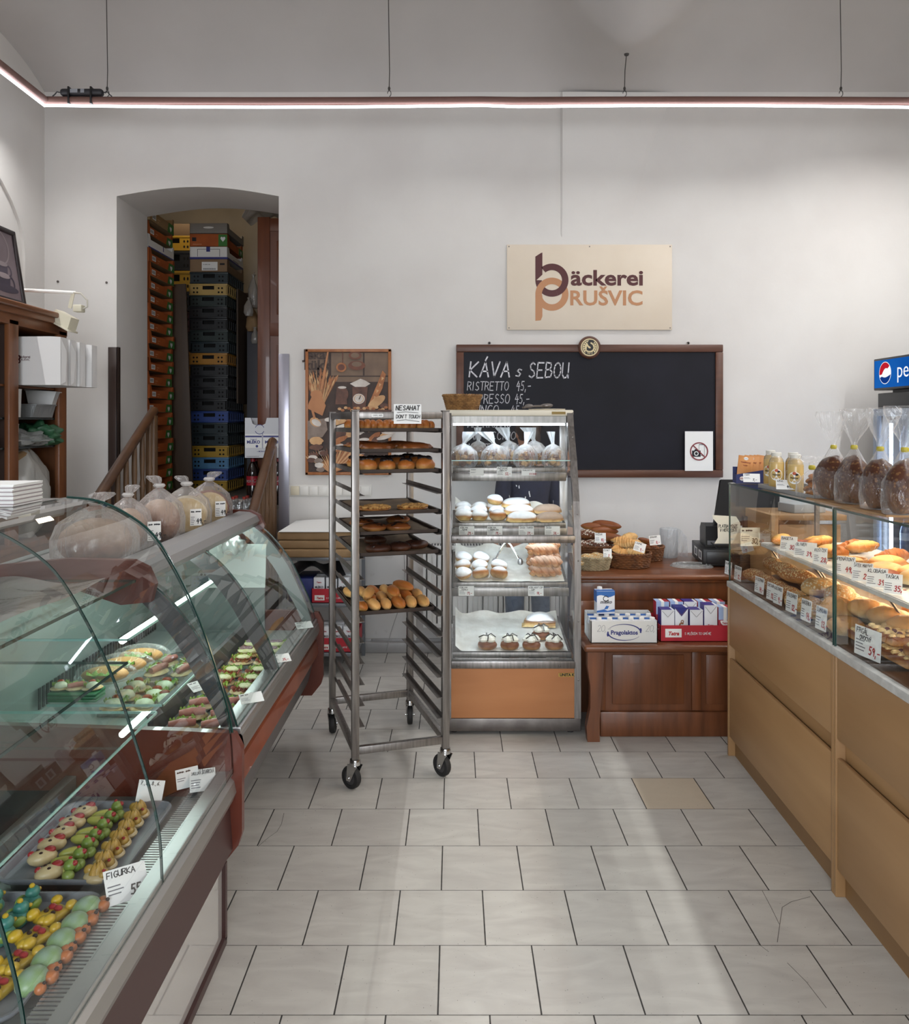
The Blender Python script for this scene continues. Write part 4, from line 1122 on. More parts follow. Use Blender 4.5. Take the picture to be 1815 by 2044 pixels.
def strud():
 mb = MB()
 mb.grid(lambda u, v: Vector((.10 * (2 * u - 1), .065 * (2 * v - 1) * (1 - .4 * u * 0), .004 + .07 * (max(0, 1 - (2 * u - 1.1) ** 2)) ** .6 * max(0, 1 - (2 * v - 1) ** 4) ** .5)), 22, 14, thick=.004)
 for k in range(3): mb.grid(lambda u, v: Vector((.095 * (2 * u - 1) + .008, -.066 + .012 * v, .012 + k * .012 + .004 * math.sin(u * 8 + k))), 16, 1, 1)
 return mb
o = strud().build('sugared_turnover', [SUGAR, bake('turnover_layers', 'a66a3a', 'dcb680')], loc=shp(3, .79, .72, .004), rot=(0, 0, -.1))
tag(o, 'large sugared turnover at the back of the bottom cabinet shelf', 'pastry')
WHIP = M('whipped_cream', 'e9e4d4', .6, sss=.05)
CHOC = M('chocolate', '1c1009', .25)
def cream_bun():
 e = bpy.data.objects.new('cream_bun', None); COL.objects.link(e); e['category'] = 'cream bun'
 bun_mesh(.053, .05, .045).build('bun', BROWNB, e)
 mb = MB()
 for i in range(4):
  a = i * PI / 2 + .7
  c = (math.cos(a) * .027, math.sin(a) * .024, .046)
  mb.lathe([(0, -.006), (.02, -.004), (.022, .006), (.016, .012), (.012, .019), (.004, .024), (0, .025)], 14, mx=T(*c), wob=lambda an, k: 1 + .1 * math.sin(an * 6 + k))
 mb.build('cream_swirls', WHIP, e)
 mb = MB()
 mb.tube([(-.045, .0, .06), (-.02, -.01, .074), (0, 0, .068), (.02, .01, .076), (.045, 0, .06)], .003, 6)
 mb.tube([(0, -.045, .052), (.004, -.02, .074), (0, 0, .067), (-.004, .02, .076), (0, .045, .056)], .003, 6)
 mb.build('chocolate_drizzle', CHOC, e)
 return Proto(e)
cbn = cream_bun()
for i, px in enumerate((973, 1018, 1061, 1106)):
 p = shp(3, 0, .09, .006); p.x = wx(px, p.y)
 cbn.put(f'cream bun with chocolate stripes, {COLN[i]} of the front row on the bottom shelf', p, (0, 0, i * .4), 'cream buns on the bottom shelf', 1.06)
p = shp(3, 0, .34, .006); p.x = wx(1080, p.y)
cbn.put('cream bun with chocolate stripes standing behind the front row on bottom shelf', p, (0, 0, .3), 'cream buns on the bottom shelf', 1.06)
def price_tag(name, label, w, h, title, price, loc, rot, lines=4, sub=None, pin=0.0, red=True, tilt=0.0, mat=None):
 """printed card: title on top, small print left, price right; origin bottom centre, facing -Y"""
 mb = MB()
 mb.box((-w / 2, -.0006, 0), (w / 2, .0006, h))
 m_ = T(0, -.0008, 0) @ FACE
 th = h * .17
 t = MB().pen(title, th, Matrix(), 1, .15, .1, 1.15, .04, .62, seed=len(label))
 if len(t.bm.verts):
  xs = [v.co.x for v in t.bm.verts]; sc = min(1, w * .88 / max(xs))
  mb.add(t, 1, m_ @ T(-w * .43, h * .76, 0) @ Matrix.Diagonal((sc, 1, 1, 1)))
 if sub:
  t = MB().pen(sub, th * .8, Matrix(), 1, .18, .1, 1.15, .04, .62)
  xs = [v.co.x for v in t.bm.verts]; sc = min(1, w * .8 / max(xs))
  mb.add(t, 1, m_ @ T(-w * .3, h * .56, 0) @ Matrix.Diagonal((sc, 1, 1, 1)))
 r2 = random.Random(label)
 for i in range(lines):
  z = h * (.5 - .11 * i); l = w * r2.uniform(.26, .42)
  mb.faces([(-w * .45, -.0009, z), (-w * .45 + l, -.0009, z), (-w * .45 + l, -.0009, z + h * .035), (-w * .45, -.0009, z + h * .035)], [(0, 1, 2, 3)], 3)
 if price: mb.pen(price, h * .27, m_ @ T(w * .06, h * .14, 0), 2 if red else 1, .17, .2, 1.15, .03, .5)
 if pin: mb.box((-w * .3, .001, -pin), (w * .3, .012, h * .12), 3)
 o = mb.build(name, [mat or PAPER, INK, REDINK, GREYINK], loc=loc, rot=rot, smooth=False)
 return tag(o, label, 'price tag')
def ctag(k, px, title, price, label, w=.088, h=.056, sub=None, lines=4, dz=-.068):
 y0, z0, _, _ = SHV[k]
 return price_tag('price_tag', label, w, h, title, price, (wx(px, DCY + y0 - .02), DCY + y0 - .0165, z0 + dz), (.0, 0, 0), lines, sub)
ctag(0, 952, '~~~~~~', '', 'small printed card without price, left of the cabinet top shelf', .08, .04, lines=2, dz=-.04)
ctag(0, 1007, 'PAŽITKOVÉ', '53,-', 'price card 53 under the bread cube bags', sub='KNEDLÍKY', dz=-.045)
ctag(0, 1055, 'TRVANLIVOST DO', '5/1/2026', 'dated card at the right of the cabinet top shelf', .08, .036, lines=0, dz=-.04)
ctag(1, 932, 'KOBLIHA', '29,-', 'price card under the left doughnut column of middle shelf', sub='PUDINK')
ctag(1, 988, 'KOBLIHA', '19,-', 'price card under the right doughnut column of middle shelf', sub='MARMELÁDA')
ctag(1, 1051, 'ŠÁTEK TVAROH', '39,-', 'price card under the white sugared parcel pastries')
ctag(1, 1103, 'ŠÁTEK', '38,-', 'price card under the brown-dusted parcel pastries')
ctag(2, 931, 'KOBLIHA', '19,-', 'price card under the doughnuts beside the tongs', sub='POVIDLA')
ctag(2, 1070, 'KOBLIHOVÝ COP', '14,-', 'price card under the pile of twisted doughnuts', sub='CUKR')
WICK = M('wicker', '9c7444', .7, col2='6b4a28', scale=30)
WICKD = M('wicker_dark', '7c4d28', .65, col2='512f17', scale=30)
WICKP = M('wicker_pale', 'a99a7c', .75, col2='887a5f', scale=26)
def basket(name, label, rx, ry, h, mat, loc, flare=1.25, rows=9, stakes=26, cat='basket', rz=0, group=None):
 e = thing(name, label, cat, loc, rz, group)
 mb = MB()
 for r in range(rows):
  z = h * (r + .6) / rows
  k = 1 + (flare - 1) * z / h
  n = stakes * 4
  pts = []
  for i in range(n):
   a = 2 * PI * i / n
   wv = .0032 * math.sin(a * stakes / 1 + (PI if r % 2 else 0))
   pts.append(((rx * k + wv) * math.cos(a), (ry * k + wv) * math.sin(a), z))
  mb.tube(pts, h / rows * .5, 5, closed=True)
 for i in range(stakes):
  a = 2 * PI * (i + .5) / stakes
  mb.tube([(rx * math.cos(a), ry * math.sin(a), 0), (rx * flare * math.cos(a), ry * flare * math.sin(a), h)], .0028, 5)
 mb.build('woven_wall', mat, e)
 MB().lathe([(0, .002), (1, .002), (1, .008), (0, .008)], 30, sx=rx, sy=ry).build('bottom', mat, e)
 m2 = MB()
 for ph in (0, PI):
  pts = []
  for i in range(120):
   a = 2 * PI * i / 120
   q = .005 * math.cos(a * 22 + ph)
   pts.append(((rx * flare + q) * math.cos(a), (ry * flare + q) * math.sin(a), h + .005 * math.sin(a * 22 + ph)))
  m2.tube(pts, .0045, 6, closed=True)
 m2.build('rim', mat, e)
 return e
basket('wicker_basket', 'empty light wicker basket on top of the steel pastry cabinet', .09, .075, .088, WICK, (wx(923, 4.85), 4.84, 1.779), 1.28, 9)
o = MB().lathe([(0, 0), (.075, 0), (.085, .004), (.0845, .007), (0, .005)], 26, sx=1.3).build('paper_plate', M('pale_card', 'cfc5b2', .7), loc=(wx(1092, 4.8), 4.8, 1.779))
tag(o, 'flat pale cardboard plate on top of the steel cabinet', 'plate')
mb = MB()
for s, yy in ((0, 0), (1, .05)):
 mb.tube([(-.09, yy, .012), (-.02, yy, .018), (.03, yy, .016)], .006, 7)
 mb.ell((.055, yy, .017), (.034, .022, .013), 12, 7)
 mb.ell((-.055 + s * .01, yy + .02, .02), (.026, .018, .013), 12, 7)
o = mb.build('ladle_tongs', STEELD, loc=(wx(1075, 4.85), 4.82, 1.787), rot=(0, -.05, .15))
tag(o, 'dull metal serving tongs lying on top of the steel cabinet', 'tongs')
CT = .82
wb = thing('wooden_counter', 'dark oak panelled counter with worktop against the white wall', 'counter', (.72, 4.72, 0))
MB().box((0, -.075, CT - .032), (1.03, .74, CT), bev=.012, seg=3).build('worktop', OAKH, wb)
mb = MB().box((.012, 0, .0), (1.02, .68, CT - .032)); mb.box((.0, -.05, CT - .05), (1.02, .02, CT - .03), bev=.008)
mb.build('carcass', OAK, wb)
mb = MB()
mb.box((.012, -.014, CT - .16), (1.02, 0, CT - .052), bev=.004)
for x in (.012, .5, .93): mb.box((x, -.016, .50), (x + .09, 0, CT - .16), bev=.004)
mb.box((.012, -.014, .5), (1.02, 0, .56), bev=.004)
mb.build('panel_frame', OAK, wb)
bn_ = thing('wooden_bench', 'low dark oak bench shelf with curved end leg in front of the counter', 'bench', (.69, 4.25, 0))
MB().box((0, 0, .482), (1.1, .455, .52), bev=.014, seg=3).build('seat_board', OAKH, bn_)
leg = [(0.02, .48), (.02, .40), (.035, .3), (.035, .18), (.015, .08), (.02, 0), (.085, 0), (.085, .12), (.1, .3), (.105, .42), (.11, .48)]
MB().prism(leg, .06, mx=T(0, .085, 0) @ FACE).build('leg', OAK, bn_)
MB().prism([(x + .97, z) for x, z in leg], .06, mx=T(0, .085, 0) @ FACE).build('leg', OAK, bn_)
mb = MB().box((.05, .12, .02), (1.07, .14, .482))
mb.build('back_board', OAK, bn_)
mb = MB()
for x in (.1, .6, .86): mb.box((x, .1, .14), (x + (.03 if x < .5 else .05), .121, .482), bev=.004)
mb.box((.1, .095, .0), (1.07, .121, .135), bev=.006); mb.box((.1, .1, .455), (1.07, .121, .482), bev=.003)
mb.box((.17, .112, .17), (.56, .121, .44), bev=.006); mb.box((.68, .112, .17), (.84, .121, .44), bev=.006); mb.box((.93, .112, .17), (1.05, .121, .44), bev=.006)
mb.build('panel_frame', OAK, bn_)
MILKB, MILKN, MILKV = M('milk_blue', '2f63a8', .45), M('milk_navy', '2a2f78', .45), M('milk_violet', '3a2d7c', .45)
CARTON = M('carton_white', 'dedfe2', .45)
def small_carton(w, d, h, art=True):
 """half-litre brick pack: white with a blue wave top, screw cap"""
 e = bpy.data.objects.new('milk_carton', None); COL.objects.link(e); e['category'] = 'milk carton'
 mb = MB().box((-w / 2, -d / 2, 0), (w / 2, d / 2, h), bev=.003)
 wave = [(-w / 2, h * .78)] + [(-w / 2 + w * i / 8, h * (.78 + .05 * math.sin(i * .9))) for i in range(9)] + [(w / 2, h * .985), (-w / 2, h * .985)]
 mb.prism(wave[1:], .0006, 1, T(0, -d / 2, 0) @ FACE)
 mb.box((-w / 2 - .0006, -d / 2, h * .5), (-w / 2, d / 2, h * .985), 1)
 mb.box((-w * .5, -d * .5, h - .0005), (w * .5, d * .12, h + .0008), 1)
 mb.prism([(-w / 2, h * .14), (-w * .1, h * .2), (w * .1, h * .13), (w / 2, h * .22), (w / 2, h * .1), (-w / 2, h * .06)], .0006, 1, T(0, -d / 2, 0) @ FACE)
 mb.prism([(-w * .1, h * .2), (w * .02, h * .36), (w * .18, h * .34), (w * .1, h * .22)], .0006, 1, T(0, -d / 2 - .0002, 0) @ FACE)
 if art:
  mb.text('mléko', w * .26, T(0, -d / 2 - .0006, h * .52) @ FACE, 2, .02, shear=.3)
  ring(mb, (0, h * .67), w * .16, w * .12, 20, 340, .0008, 2, T(0, -d / 2, 0) @ FACE)
 mb.build('pack', [CARTON, MILKB, INK], e)
 MB().lathe([(0, 0), (.014, 0), (.014, .012), (.012, .014), (0, .014)], 16, mx=T(-w * .22, d * .28, h)).build('screw_cap', WHITE, e)
 return Proto(e)
sc_ = small_carton(.06, .062, .115)
wbx = thing('milk_crate_box', 'white cardboard tray with blue oval dairy logo on the bench', 'box', (wx(1178, 4.33), 4.30, .52))
BWd = wx(1313, 4.3) - wx(1178, 4.33)
WBX = M('white_box_board', 'd9d8d4', .6)
bh_ = .118
mb = MB()
mb.box((0, 0, 0), (BWd, .004, bh_)); mb.box((0, .21, 0), (BWd, .214, bh_ + .012)); mb.box((0, 0, 0), (BWd, .214, .004))
for x in (0, BWd - .004): mb.prism([(0, 0), (.214, 0), (.214, bh_ + .012), (.16, bh_ + .012), (.15, bh_ - .03), (.06, bh_ - .03), (.05, bh_), (0, bh_)], .004, mx=T(x, 0, 0) @ face_to(90))
mb.build('tray', WBX, wbx)
PRG = M('dairy_blue', '2b2f74', .6)
mb = MB(); m_ = T(BWd / 2, -.0006, bh_ / 2) @ FACE
mb.text('Pragolaktos', .031, m_ @ T(0, -.002, .0004), 0, .03)
for s in (1, -1):
 o_ = []; q_ = []
 for i in range(25):
  a = R(150 - 155 * i / 24) if s > 0 else R(-30 - 155 * i / 24)
  th = .0015 + .007 * (i / 24) ** 1.2 if s > 0 else .0015 + .007 * (i / 24) ** 1.2
  o_.append((math.cos(a) * .092, math.sin(a) * .045)); q_.append((math.cos(a) * (.092 - th), math.sin(a) * (.045 - th)))
 vs = [(x, y, .0006) for x, y in o_ + q_]
 mb.faces(vs, [(i, i + 1, 26 + i, 25 + i) for i in range(24)], 0, m_)
 c = (.088 * s, .0 + .012 * s)
 mb.ell((c[0], c[1], .0006), (.006, .011, .0004), 12, 6, 0, mx=m_); 
mb.build('logo', PRG, wbx, smooth=False)
mb = MB()
for x in (-.145, .115): mb.pen('20,-', .034, m_ @ T(x, .004, 0), 0, .045, .25, 1.1, .02, .55)
mb.build('handwriting', GREYINK, wbx, smooth=False)
n6 = ['leftmost', 'second', 'third', 'fourth', 'fifth', 'rightmost']
for r in range(2):
 for c in range(6):
  sc_.put(f'half-litre blue and white milk carton, {n6[c]} in the {("front", "back")[r]} row of the white tray', (wbx.location.x + .035 + c * (BWd - .07) / 5, wbx.location.y + .045 + r * .085, .5245), (0, 0, PI), 'milk cartons in the white tray')
sc2 = small_carton(.10, .07, .125)
sc2.put('single milk carton standing on top of the white tray of cartons', (wx(1206, 4.44), 4.43, .655), (0, 0, .05), None)
rbx = thing('red_carton_tray', 'red cardboard dairy tray of litre milk cartons on the bench', 'box', (wx(1318, 4.33), 4.33, .52))
RED = M('tray_red', 'ae2230', .55)
rwid = .42; rh = .088
def red_tray(e, wid, dep, rh, fs=1.0):
 mb = MB().box((0, 0, 0), (wid, .004, rh)).box((0, dep - .004, 0), (wid, dep, rh)).box((0, 0, 0), (.004, dep, rh)).box((wid - .004, 0, 0), (wid, dep, rh)).box((0, 0, 0), (wid, dep, .004))
 mb.build('tray', RED, e)
 mb = MB(); f = T(0, -.0006, 0) @ FACE
 mb.box((.028 * fs, -.001, .024 * fs), (.116 * fs, -.0002, .07 * fs), 0)
 mb.text('Tatra', .027 * fs, T(.072 * fs, -.0014, .044 * fs) @ FACE, 1, .04, shear=.25)
 mb.pen('S MLÉKEM TO UMÍME', .013 * fs, f @ T(.132 * fs, .038 * fs, .0006), 2, .14, .1, 1.15, .03, .6)
 if wid > .35:
  mb.box((wid - .05, -.001, .025), (wid - .008, -.0002, .065), 0)
  for i in range(9): mb.box((wid - .046 + i * .004, -.0016, .03), (wid - .044 + i * .004, -.001, .055), 3)
 mb.build('print', [WHITE, REDINK, PAPER, INK], e, smooth=False)
red_tray(rbx, rwid, .29, rh)
def litre(w, d, h, style):
 e = bpy.data.objects.new('milk_carton', None); COL.objects.link(e); e['category'] = 'milk carton'
 mats = {'tatra': [CARTON, MILKV, INK, RED], 'cocoa': [CARTON, MILKN, M('cocoa_brown', '8b5a3a', .5), RED], 'red': [M('carton_red', 'a02434', .45), M('carton_lightblue', '9fb4d8', .45), PAPER, PAPER], 'blue': [CARTON, MILKB, INK, RED]}[style]
 mb = MB().box((-w / 2, -d / 2, 0), (w / 2, d / 2, h), bev=.003)
 F0 = T(0, -d / 2 - .0003, 0) @ FACE
 if style == 'tatra' or style == 'cocoa':
  mb.box((-w / 2 - .0005, -d / 2, h * .3), (-w / 2, d / 2, h), 1); mb.box((-w / 2, -d / 2, h), (w * .3, d / 2, h + .0007), 1)
  mb.faces([(-w / 2, h, .0003), (w / 2, h, .0003), (w / 2, h * .97, .0003), (0, h * .72, .0003), (-w / 2, h * .97, .0003)], [(0, 1, 2, 3, 4)], 1 if style == 'cocoa' else 0, F0)
  for s in (-1, 1): mb.tube([(s * w * .42, h * .96, .0005), (0, h * .76, .0005)], .0007, 4, 2, mx=F0)
  if style == 'tatra':
   mb.text('Tatra', w * .2, F0 @ T(0, h * .42, .0004), 3, .03)
   mb.text('MLÉKO', w * .24, F0 @ T(0, h * .28, .0004), 1, .03)
   mb.faces([(-w * .25, h * .2, .0004), (w * .25, h * .2, .0004), (w * .25, h * .215, .0004), (-w * .25, h * .215, .0004)], [(0, 1, 2, 3)], 2, F0)
  else:
   ring(mb, (0, h * .45), w * .2, w * .08, 30, 300, .0005, 2, F0); ring(mb, (w * .05, h * .56), w * .12, w * .06, 0, 360, .0006, 2, F0)
 elif style == 'red':
  mb.faces([(-w / 2, h * .62, .0003), (w / 2, h * .62, .0003), (w / 2, h, .0003), (-w / 2, h, .0003)], [(0, 1, 2, 3)], 1, F0)
  mb.box((-w * .12, -d / 2 - .0008, h * .6), (w * .12, -d / 2, h), 2); mb.box((-w / 2, -d / 2, h), (-w * .15, d / 2, h + .0007), 1); mb.box((-w * .12, -d / 2, h), (w * .12, d / 2, h + .0007), 2)
  ring(mb, (0, h * .6), w * .36, .0, 180, 360, .0004, 2, F0); mb.text('Tatra', w * .2, F0 @ T(0, h * .52, .0006), 0, .03)
  mb.text('kakao', w * .26, F0 @ T(0, h * .2, .0006), 2, .02)
 else:
  mb.box((-w / 2, -d / 2 - .0006, 0), (w / 2, -d / 2, h * .18), 1); mb.text('Tatra', w * .2, F0 @ T(0, h * .8, .0004), 3, .03); mb.text('MLÉKO', w * .24, F0 @ T(0, h * .6, .0004), 2, .03)
  mb.ell((0, h * .36, .0003), (w * .16, h * .05, .0005), 10, 5, 2, mx=F0)
 mb.build('pack', mats, e, ang=30)
 return Proto(e)
lt, lcc, lrd = litre(.072, .072, .165, 'tatra'), litre(.072, .072, .165, 'cocoa'), litre(.072, .072, .165, 'red')
X0, Y0 = rbx.location.x, rbx.location.y
PL = [(lt, 0, .165, 'leftmost'), (lcc, 1, .175, 'second'), (lt, 2, .165, 'third'), (lt, 3, .19, 'fourth'), (lrd, 4, .178, 'fifth')]
for q, c, h, nm in PL:
 what = {id(lt): 'white and violet milk carton', id(lcc): 'white carton with brown cocoa swirl', id(lrd): 'red cocoa milk carton with blue top'}[id(q)]
 q.put(f'{what}, {nm} in the front row of the red tray', (X0 + .046 + c * .0775, Y0 + .05 + (.0 if c != 1 else .012), .5245), (0, 0, 0), 'litre cartons in the red tray', (1, 1, h / .165))
for c in range(5):
 q = (lrd, lrd, lt, lrd, lrd)[c]
 q.put(f'litre carton, {n6[c] if c < 4 else "rightmost"} in the back row of the red tray', (X0 + .046 + c * .0775, Y0 + .16, .5245), (0, 0, 0), 'litre cartons in the red tray', (1, 1, 1.12))
def ctop(px, Y): return Vector((wx(px, Y), Y, CT))
pb0 = ctop(1186, 4.83)
basket('oval_bread_basket', 'oval pale basket of seeded rolls at the counter front edge', .085, .055, .075, WICKP, pb0, 1.22, 10, 22)
b1 = ctop(1256, 4.93)
basket('round_bread_basket', 'brown round wicker basket heaped with pale crescent rolls', .118, .1, .085, WICKD, b1, 1.12, 8, 24)
b2 = ctop(1190, 5.22)
basket('long_bread_basket', 'brown wicker basket of dark salted rolls behind the pale basket', .135, .1, .09, WICKD, b2, 1.15, 7, 22)
b3 = ctop(1294, 5.17)
basket('small_wicker_basket', 'small brown wicker basket behind the round basket by the bag roll', .085, .08, .088, WICKD, b3, 1.15, 8, 20)
cz_ = proto(roll_mesh(.07, .05, .05, .2, 9, .3).build('crescent_roll', PALEB), 'roll')
czg = proto(roll_mesh(.07, .05, .05, .2, 9, .3).build('crescent_roll', LIGHTB), 'roll')
spots = [(-.06, -.05, .04, .3), (.02, -.06, .045, -.4), (.07, -.02, .05, 1.2), (-.08, .03, .06, .9), (0, .0, .085, .2), (.05, .05, .09, -.8), (-.05, .02, .105, -.35), (.02, .05, .125, .5), (.08, .06, .08, 1.9), (-.03, -.03, .1, 2.6)]
words = ['lying front left', 'lying front middle', 'lying at the right front', 'lying at the left', 'in the middle of the heap', 'right of the middle', 'on top at the left', 'topmost', 'standing at the right edge', 'above the front ones']
for i, (x, y, z, a) in enumerate(spots):
 (cz_ if i % 3 else czg).put('pale ridged crescent roll ' + words[i] + ' in the round basket', (b1.x + x * .72, b1.y + y * .8, CT + z + .02), (rnd.uniform(-.3, .3), rnd.uniform(-.35, .35), a), 'crescent rolls in the round basket', 1.12)
ob = proto(bun_mesh(.05, .036, .042, 2).build('seeded_roll', SEEDLT), 'roll')
for i, (x, y, z, a) in enumerate(((-.06, -.01, .045, .3), (0, -.02, .05, -.2), (.05, .0, .05, .4), (-.03, .03, .06, .1), (.03, .03, .065, -.4))):
 ob.put('pale seeded roll, ' + ('leftmost', 'front middle', 'rightmost', 'back left', 'back right')[i] + ' one in the oval pale basket', (pb0.x + x, pb0.y + y, CT + z - .01), (.1, .1 * (i - 2), a), 'seeded rolls in the oval basket')
dr = proto(roll_mesh(.085, .05, .05, .0, 0, .75).build('dark_roll', BROWNB), 'roll')
ds = proto(roll_mesh(.07, .06, .055, 0, 0, .8).build('salted_roll', SEEDDK), 'roll')
words = ['front left', 'front middle', 'front right', 'back left', 'back right']
for i, (x, y, z, a) in enumerate(((-.09, -.04, .06, .2), (-.01, -.05, .065, -.3), (-.05, .0, .125, .25), (-.09, .05, .08, .1), (.02, .04, .08, -.1))):
 ds.put('dark salted roll, ' + ('front left', 'front middle', 'upper', 'back left', 'back right')[i] + ' one in the long wicker basket', (b2.x + x, b2.y + y, CT + z), (0, .1, a), 'salted rolls in the long basket', 1.2)
for i, (x, y, z, a) in enumerate(((.075, -.02, .115, -.15), (.0, .05, .17, .1), (.075, .045, .185, -.35), (.06, .02, .15, .3))):
 dr.put('shiny dark brown finger roll, ' + ('right front', 'left', 'topmost right', 'middle')[i] + ' one on the salted rolls', (b2.x + x, b2.y + y, CT + z), (0, .1, a), 'dark finger rolls on the salted rolls', 1.15)
for i, (x, y, z, a) in enumerate(((-.03, -.02, .09, .5), (.03, .0, .09, -.9), (-.01, .03, .12, .2), (-.09, .01, .12, 1.4))):
 dr.put('brown roll, ' + ('front', 'right', 'top', 'left')[i] + ' one in the small wicker basket by the bag roll', (b3.x + x, b3.y + y, CT + z - .02), (.2, .3, a), 'rolls in the small basket', .72)
def wtag(px, py, Y, title, price, lab, w=.062, h=.062, tilt=-.15, rz=0, roll=0):
 p = P(px, py, Y)
 return price_tag('price_tag', lab, w, h, title, price, p, (tilt, roll, rz), 4)
wtag(1213, 1115, 4.79, 'ČESKÝ', '7', 'price card stuck in the oval pale basket', .05, .058, rz=-.1)
wtag(1199, 1083, 5.06, 'RAŽENÁ', '10,-', 'price card in front of the dark salted rolls', .07, .06)
wtag(1275, 1101, 4.80, 'LOUPÁK', '9,-', 'tilted price card on the front of the round basket', .07, .055, roll=.3)
wtag(1309, 1088, 5.06, 'GRAHAM', '8,-', 'price card stuck in the small wicker basket', .072, .06, roll=-.08)
rp = ctop(1335, 5.28)
e = thing('plastic_bag_roll', 'upright roll of clear plastic bags beside the cash drawer', 'bag roll', rp)
RF = film('bag_roll_film', 'e4e6e8', .72, .95, .15, 30, .2)
MB().lathe([(.012, 0), (.055, 0), (.058, .01), (.056, .06), (.059, .11), (.057, .186), (.053, .19), (.014, .19), (.012, .0)], 30, wob=lambda a, i: 1 + .015 * math.sin(a * 5 + i)).build('roll', RF, e)
MB().grid(lambda u, v: Vector((.05 + .065 * u, -.02 + .03 * math.sin(u * 3 + v), .185 * (1 - v) * (1 - .3 * u * u) + .004)), 10, 12).build('loose_bag', film('loose_bag_film', 'e4e6e8', .35, .8, .15, 30, .2), e, ang=80)
o = MB().lathe([(0, .008), (.09, .008), (.1, .012), (.108, .004), (.112, .0), (.114, .002), (.109, .008), (.1, .016), (.09, .012), (0, .012)], 30, sx=1.15, sy=.8).lathe([(.075, .012), (.08, .02), (.085, .012)], 30, sx=1.15, sy=.8).build('container_lid', film('clear_lid', 'd9dcdb', .18, .7, .06, 10, .5), loc=ctop(1381, 4.93), rot=(0, 0, -.15))
tag(o, 'clear plastic container lid lying on the dark worktop', 'lid')
BLK = M('equipment_black', '111113', .45)
cd = thing('cash_drawer', 'black metal cash drawer on the worktop under the receipt printer', 'cash drawer', (wx(1404, 4.93), 4.93, CT), -.12)
MB().box((0, 0, .004), (.34, .40, .105), bev=.004).build('case', BLK, cd)
MB().box((.02, -.006, .018), (.32, .0, .092), bev=.003).build('drawer_front', M('equipment_black2', '17171a', .35), cd)
mb = MB()
for y in (.05, .2): mb.box((-.0012, y, .03), (-.0004, y + .1, .085), 0); mb.box((-.002, y + .02, .04), (-.0012, y + .07, .075), 1)
mb.build('sticker', [PAPER, GREYINK], cd)
rp2 = thing('receipt_printer', 'black receipt printer standing on the cash drawer', 'printer', (wx(1412, 5.0), 5.03, CT + .105), -.12)
mb = MB().prism([(0, 0), (.2, 0), (.2, .1), (.16, .135), (.02, .15), (0, .13)], .15, mx=T(0, .0, 0) @ face_to(90))
mb.build('case', BLK, rp2)
MB().box((.01, -.004, .012), (.14, 0, .04), bev=.002).build('port_panel', M('port_grey', '6e6e72', .5), rp2)
mb = MB().tube([(.03, -.01, .03), (.06, -.04, .0), (.075, -.05, -.06), (.11, -.02, -.1), (.12, .0, -.1)], .003, 6)
mb.build('cable', BLACKP, rp2)
nc = thing('card_notice', 'cream rounded card with handwritten note leaning on the receipt printer', 'notice', P(1450, 1085, 4.78), 0)
hw, hh = 28 * 4.78 / F, 57 * 4.78 / F
MB().prism([(-hw * .85, 0), (hw, 0), (hw, hh * .72), (hw * .7, hh * .95), (-hw, hh), (-hw * .95, hh * .88), (-hw * .62, hh * .7), (-hw * .6, hh * .2)], .0012, mx=FACE).build('card', CREAMP, nc, smooth=False)
mb = MB(); m_ = T(0, -.0016, 0) @ FACE
mb.pen('PLATBA POUZE', .018, m_ @ T(-hw * .55, hh * .56, 0), 0, .15, .1, 1.1, .03, .5); mb.pen('V HOTOVOSTI', .018, m_ @ T(-hw * .45, hh * .42, 0), 0, .15, .1, 1.1, .03, .5)
mb.build('handwriting', INK, nc, smooth=False)
o = price_tag('price_card', 'small cream price card hanging left of the wooden back cabinet', .11, .105, '~ ~~~', '30,-', P(1498, 1090, 4.55), (0, 0, 0), 3, red=False, mat=CREAMP)
pos = thing('till_terminal', 'black till screen seen from behind above the counter', 'till', (wx(1500, 4.75), 4.75, CT + .1), 0)
MB().prism([(-.19, .1), (.20, .1), (.24, .38), (-.125, .38)], .03, mx=T(0, .1, .06) @ Matrix.Rotation(-.25, 4, 'X') @ FACE).build('screen', M('screen_black', '0a0b0f', .45, spec=.2), pos)
MB().box((-.06, .02, -.1), (.06, .16, .0), bev=.01).box((-.02, .06, 0), (.03, .1, .22), bev=.006).build('stand', BLK, pos)
mb = MB().tube([(.2, .06, .28), (.25, .05, .25), (.24, .05, .2), (.14, .06, .1), (.06, .07, .0), (.04, .06, -.06)], .004, 6)
mb.build('white_cable', WHITE, pos)
RAILW = wood('rail_wood', '5a3c26', '452c1a', 1, 6, .4, coat=.2)
BALW = wood('baluster_wood', '6e5136', '58402a', 2, 6, .45)
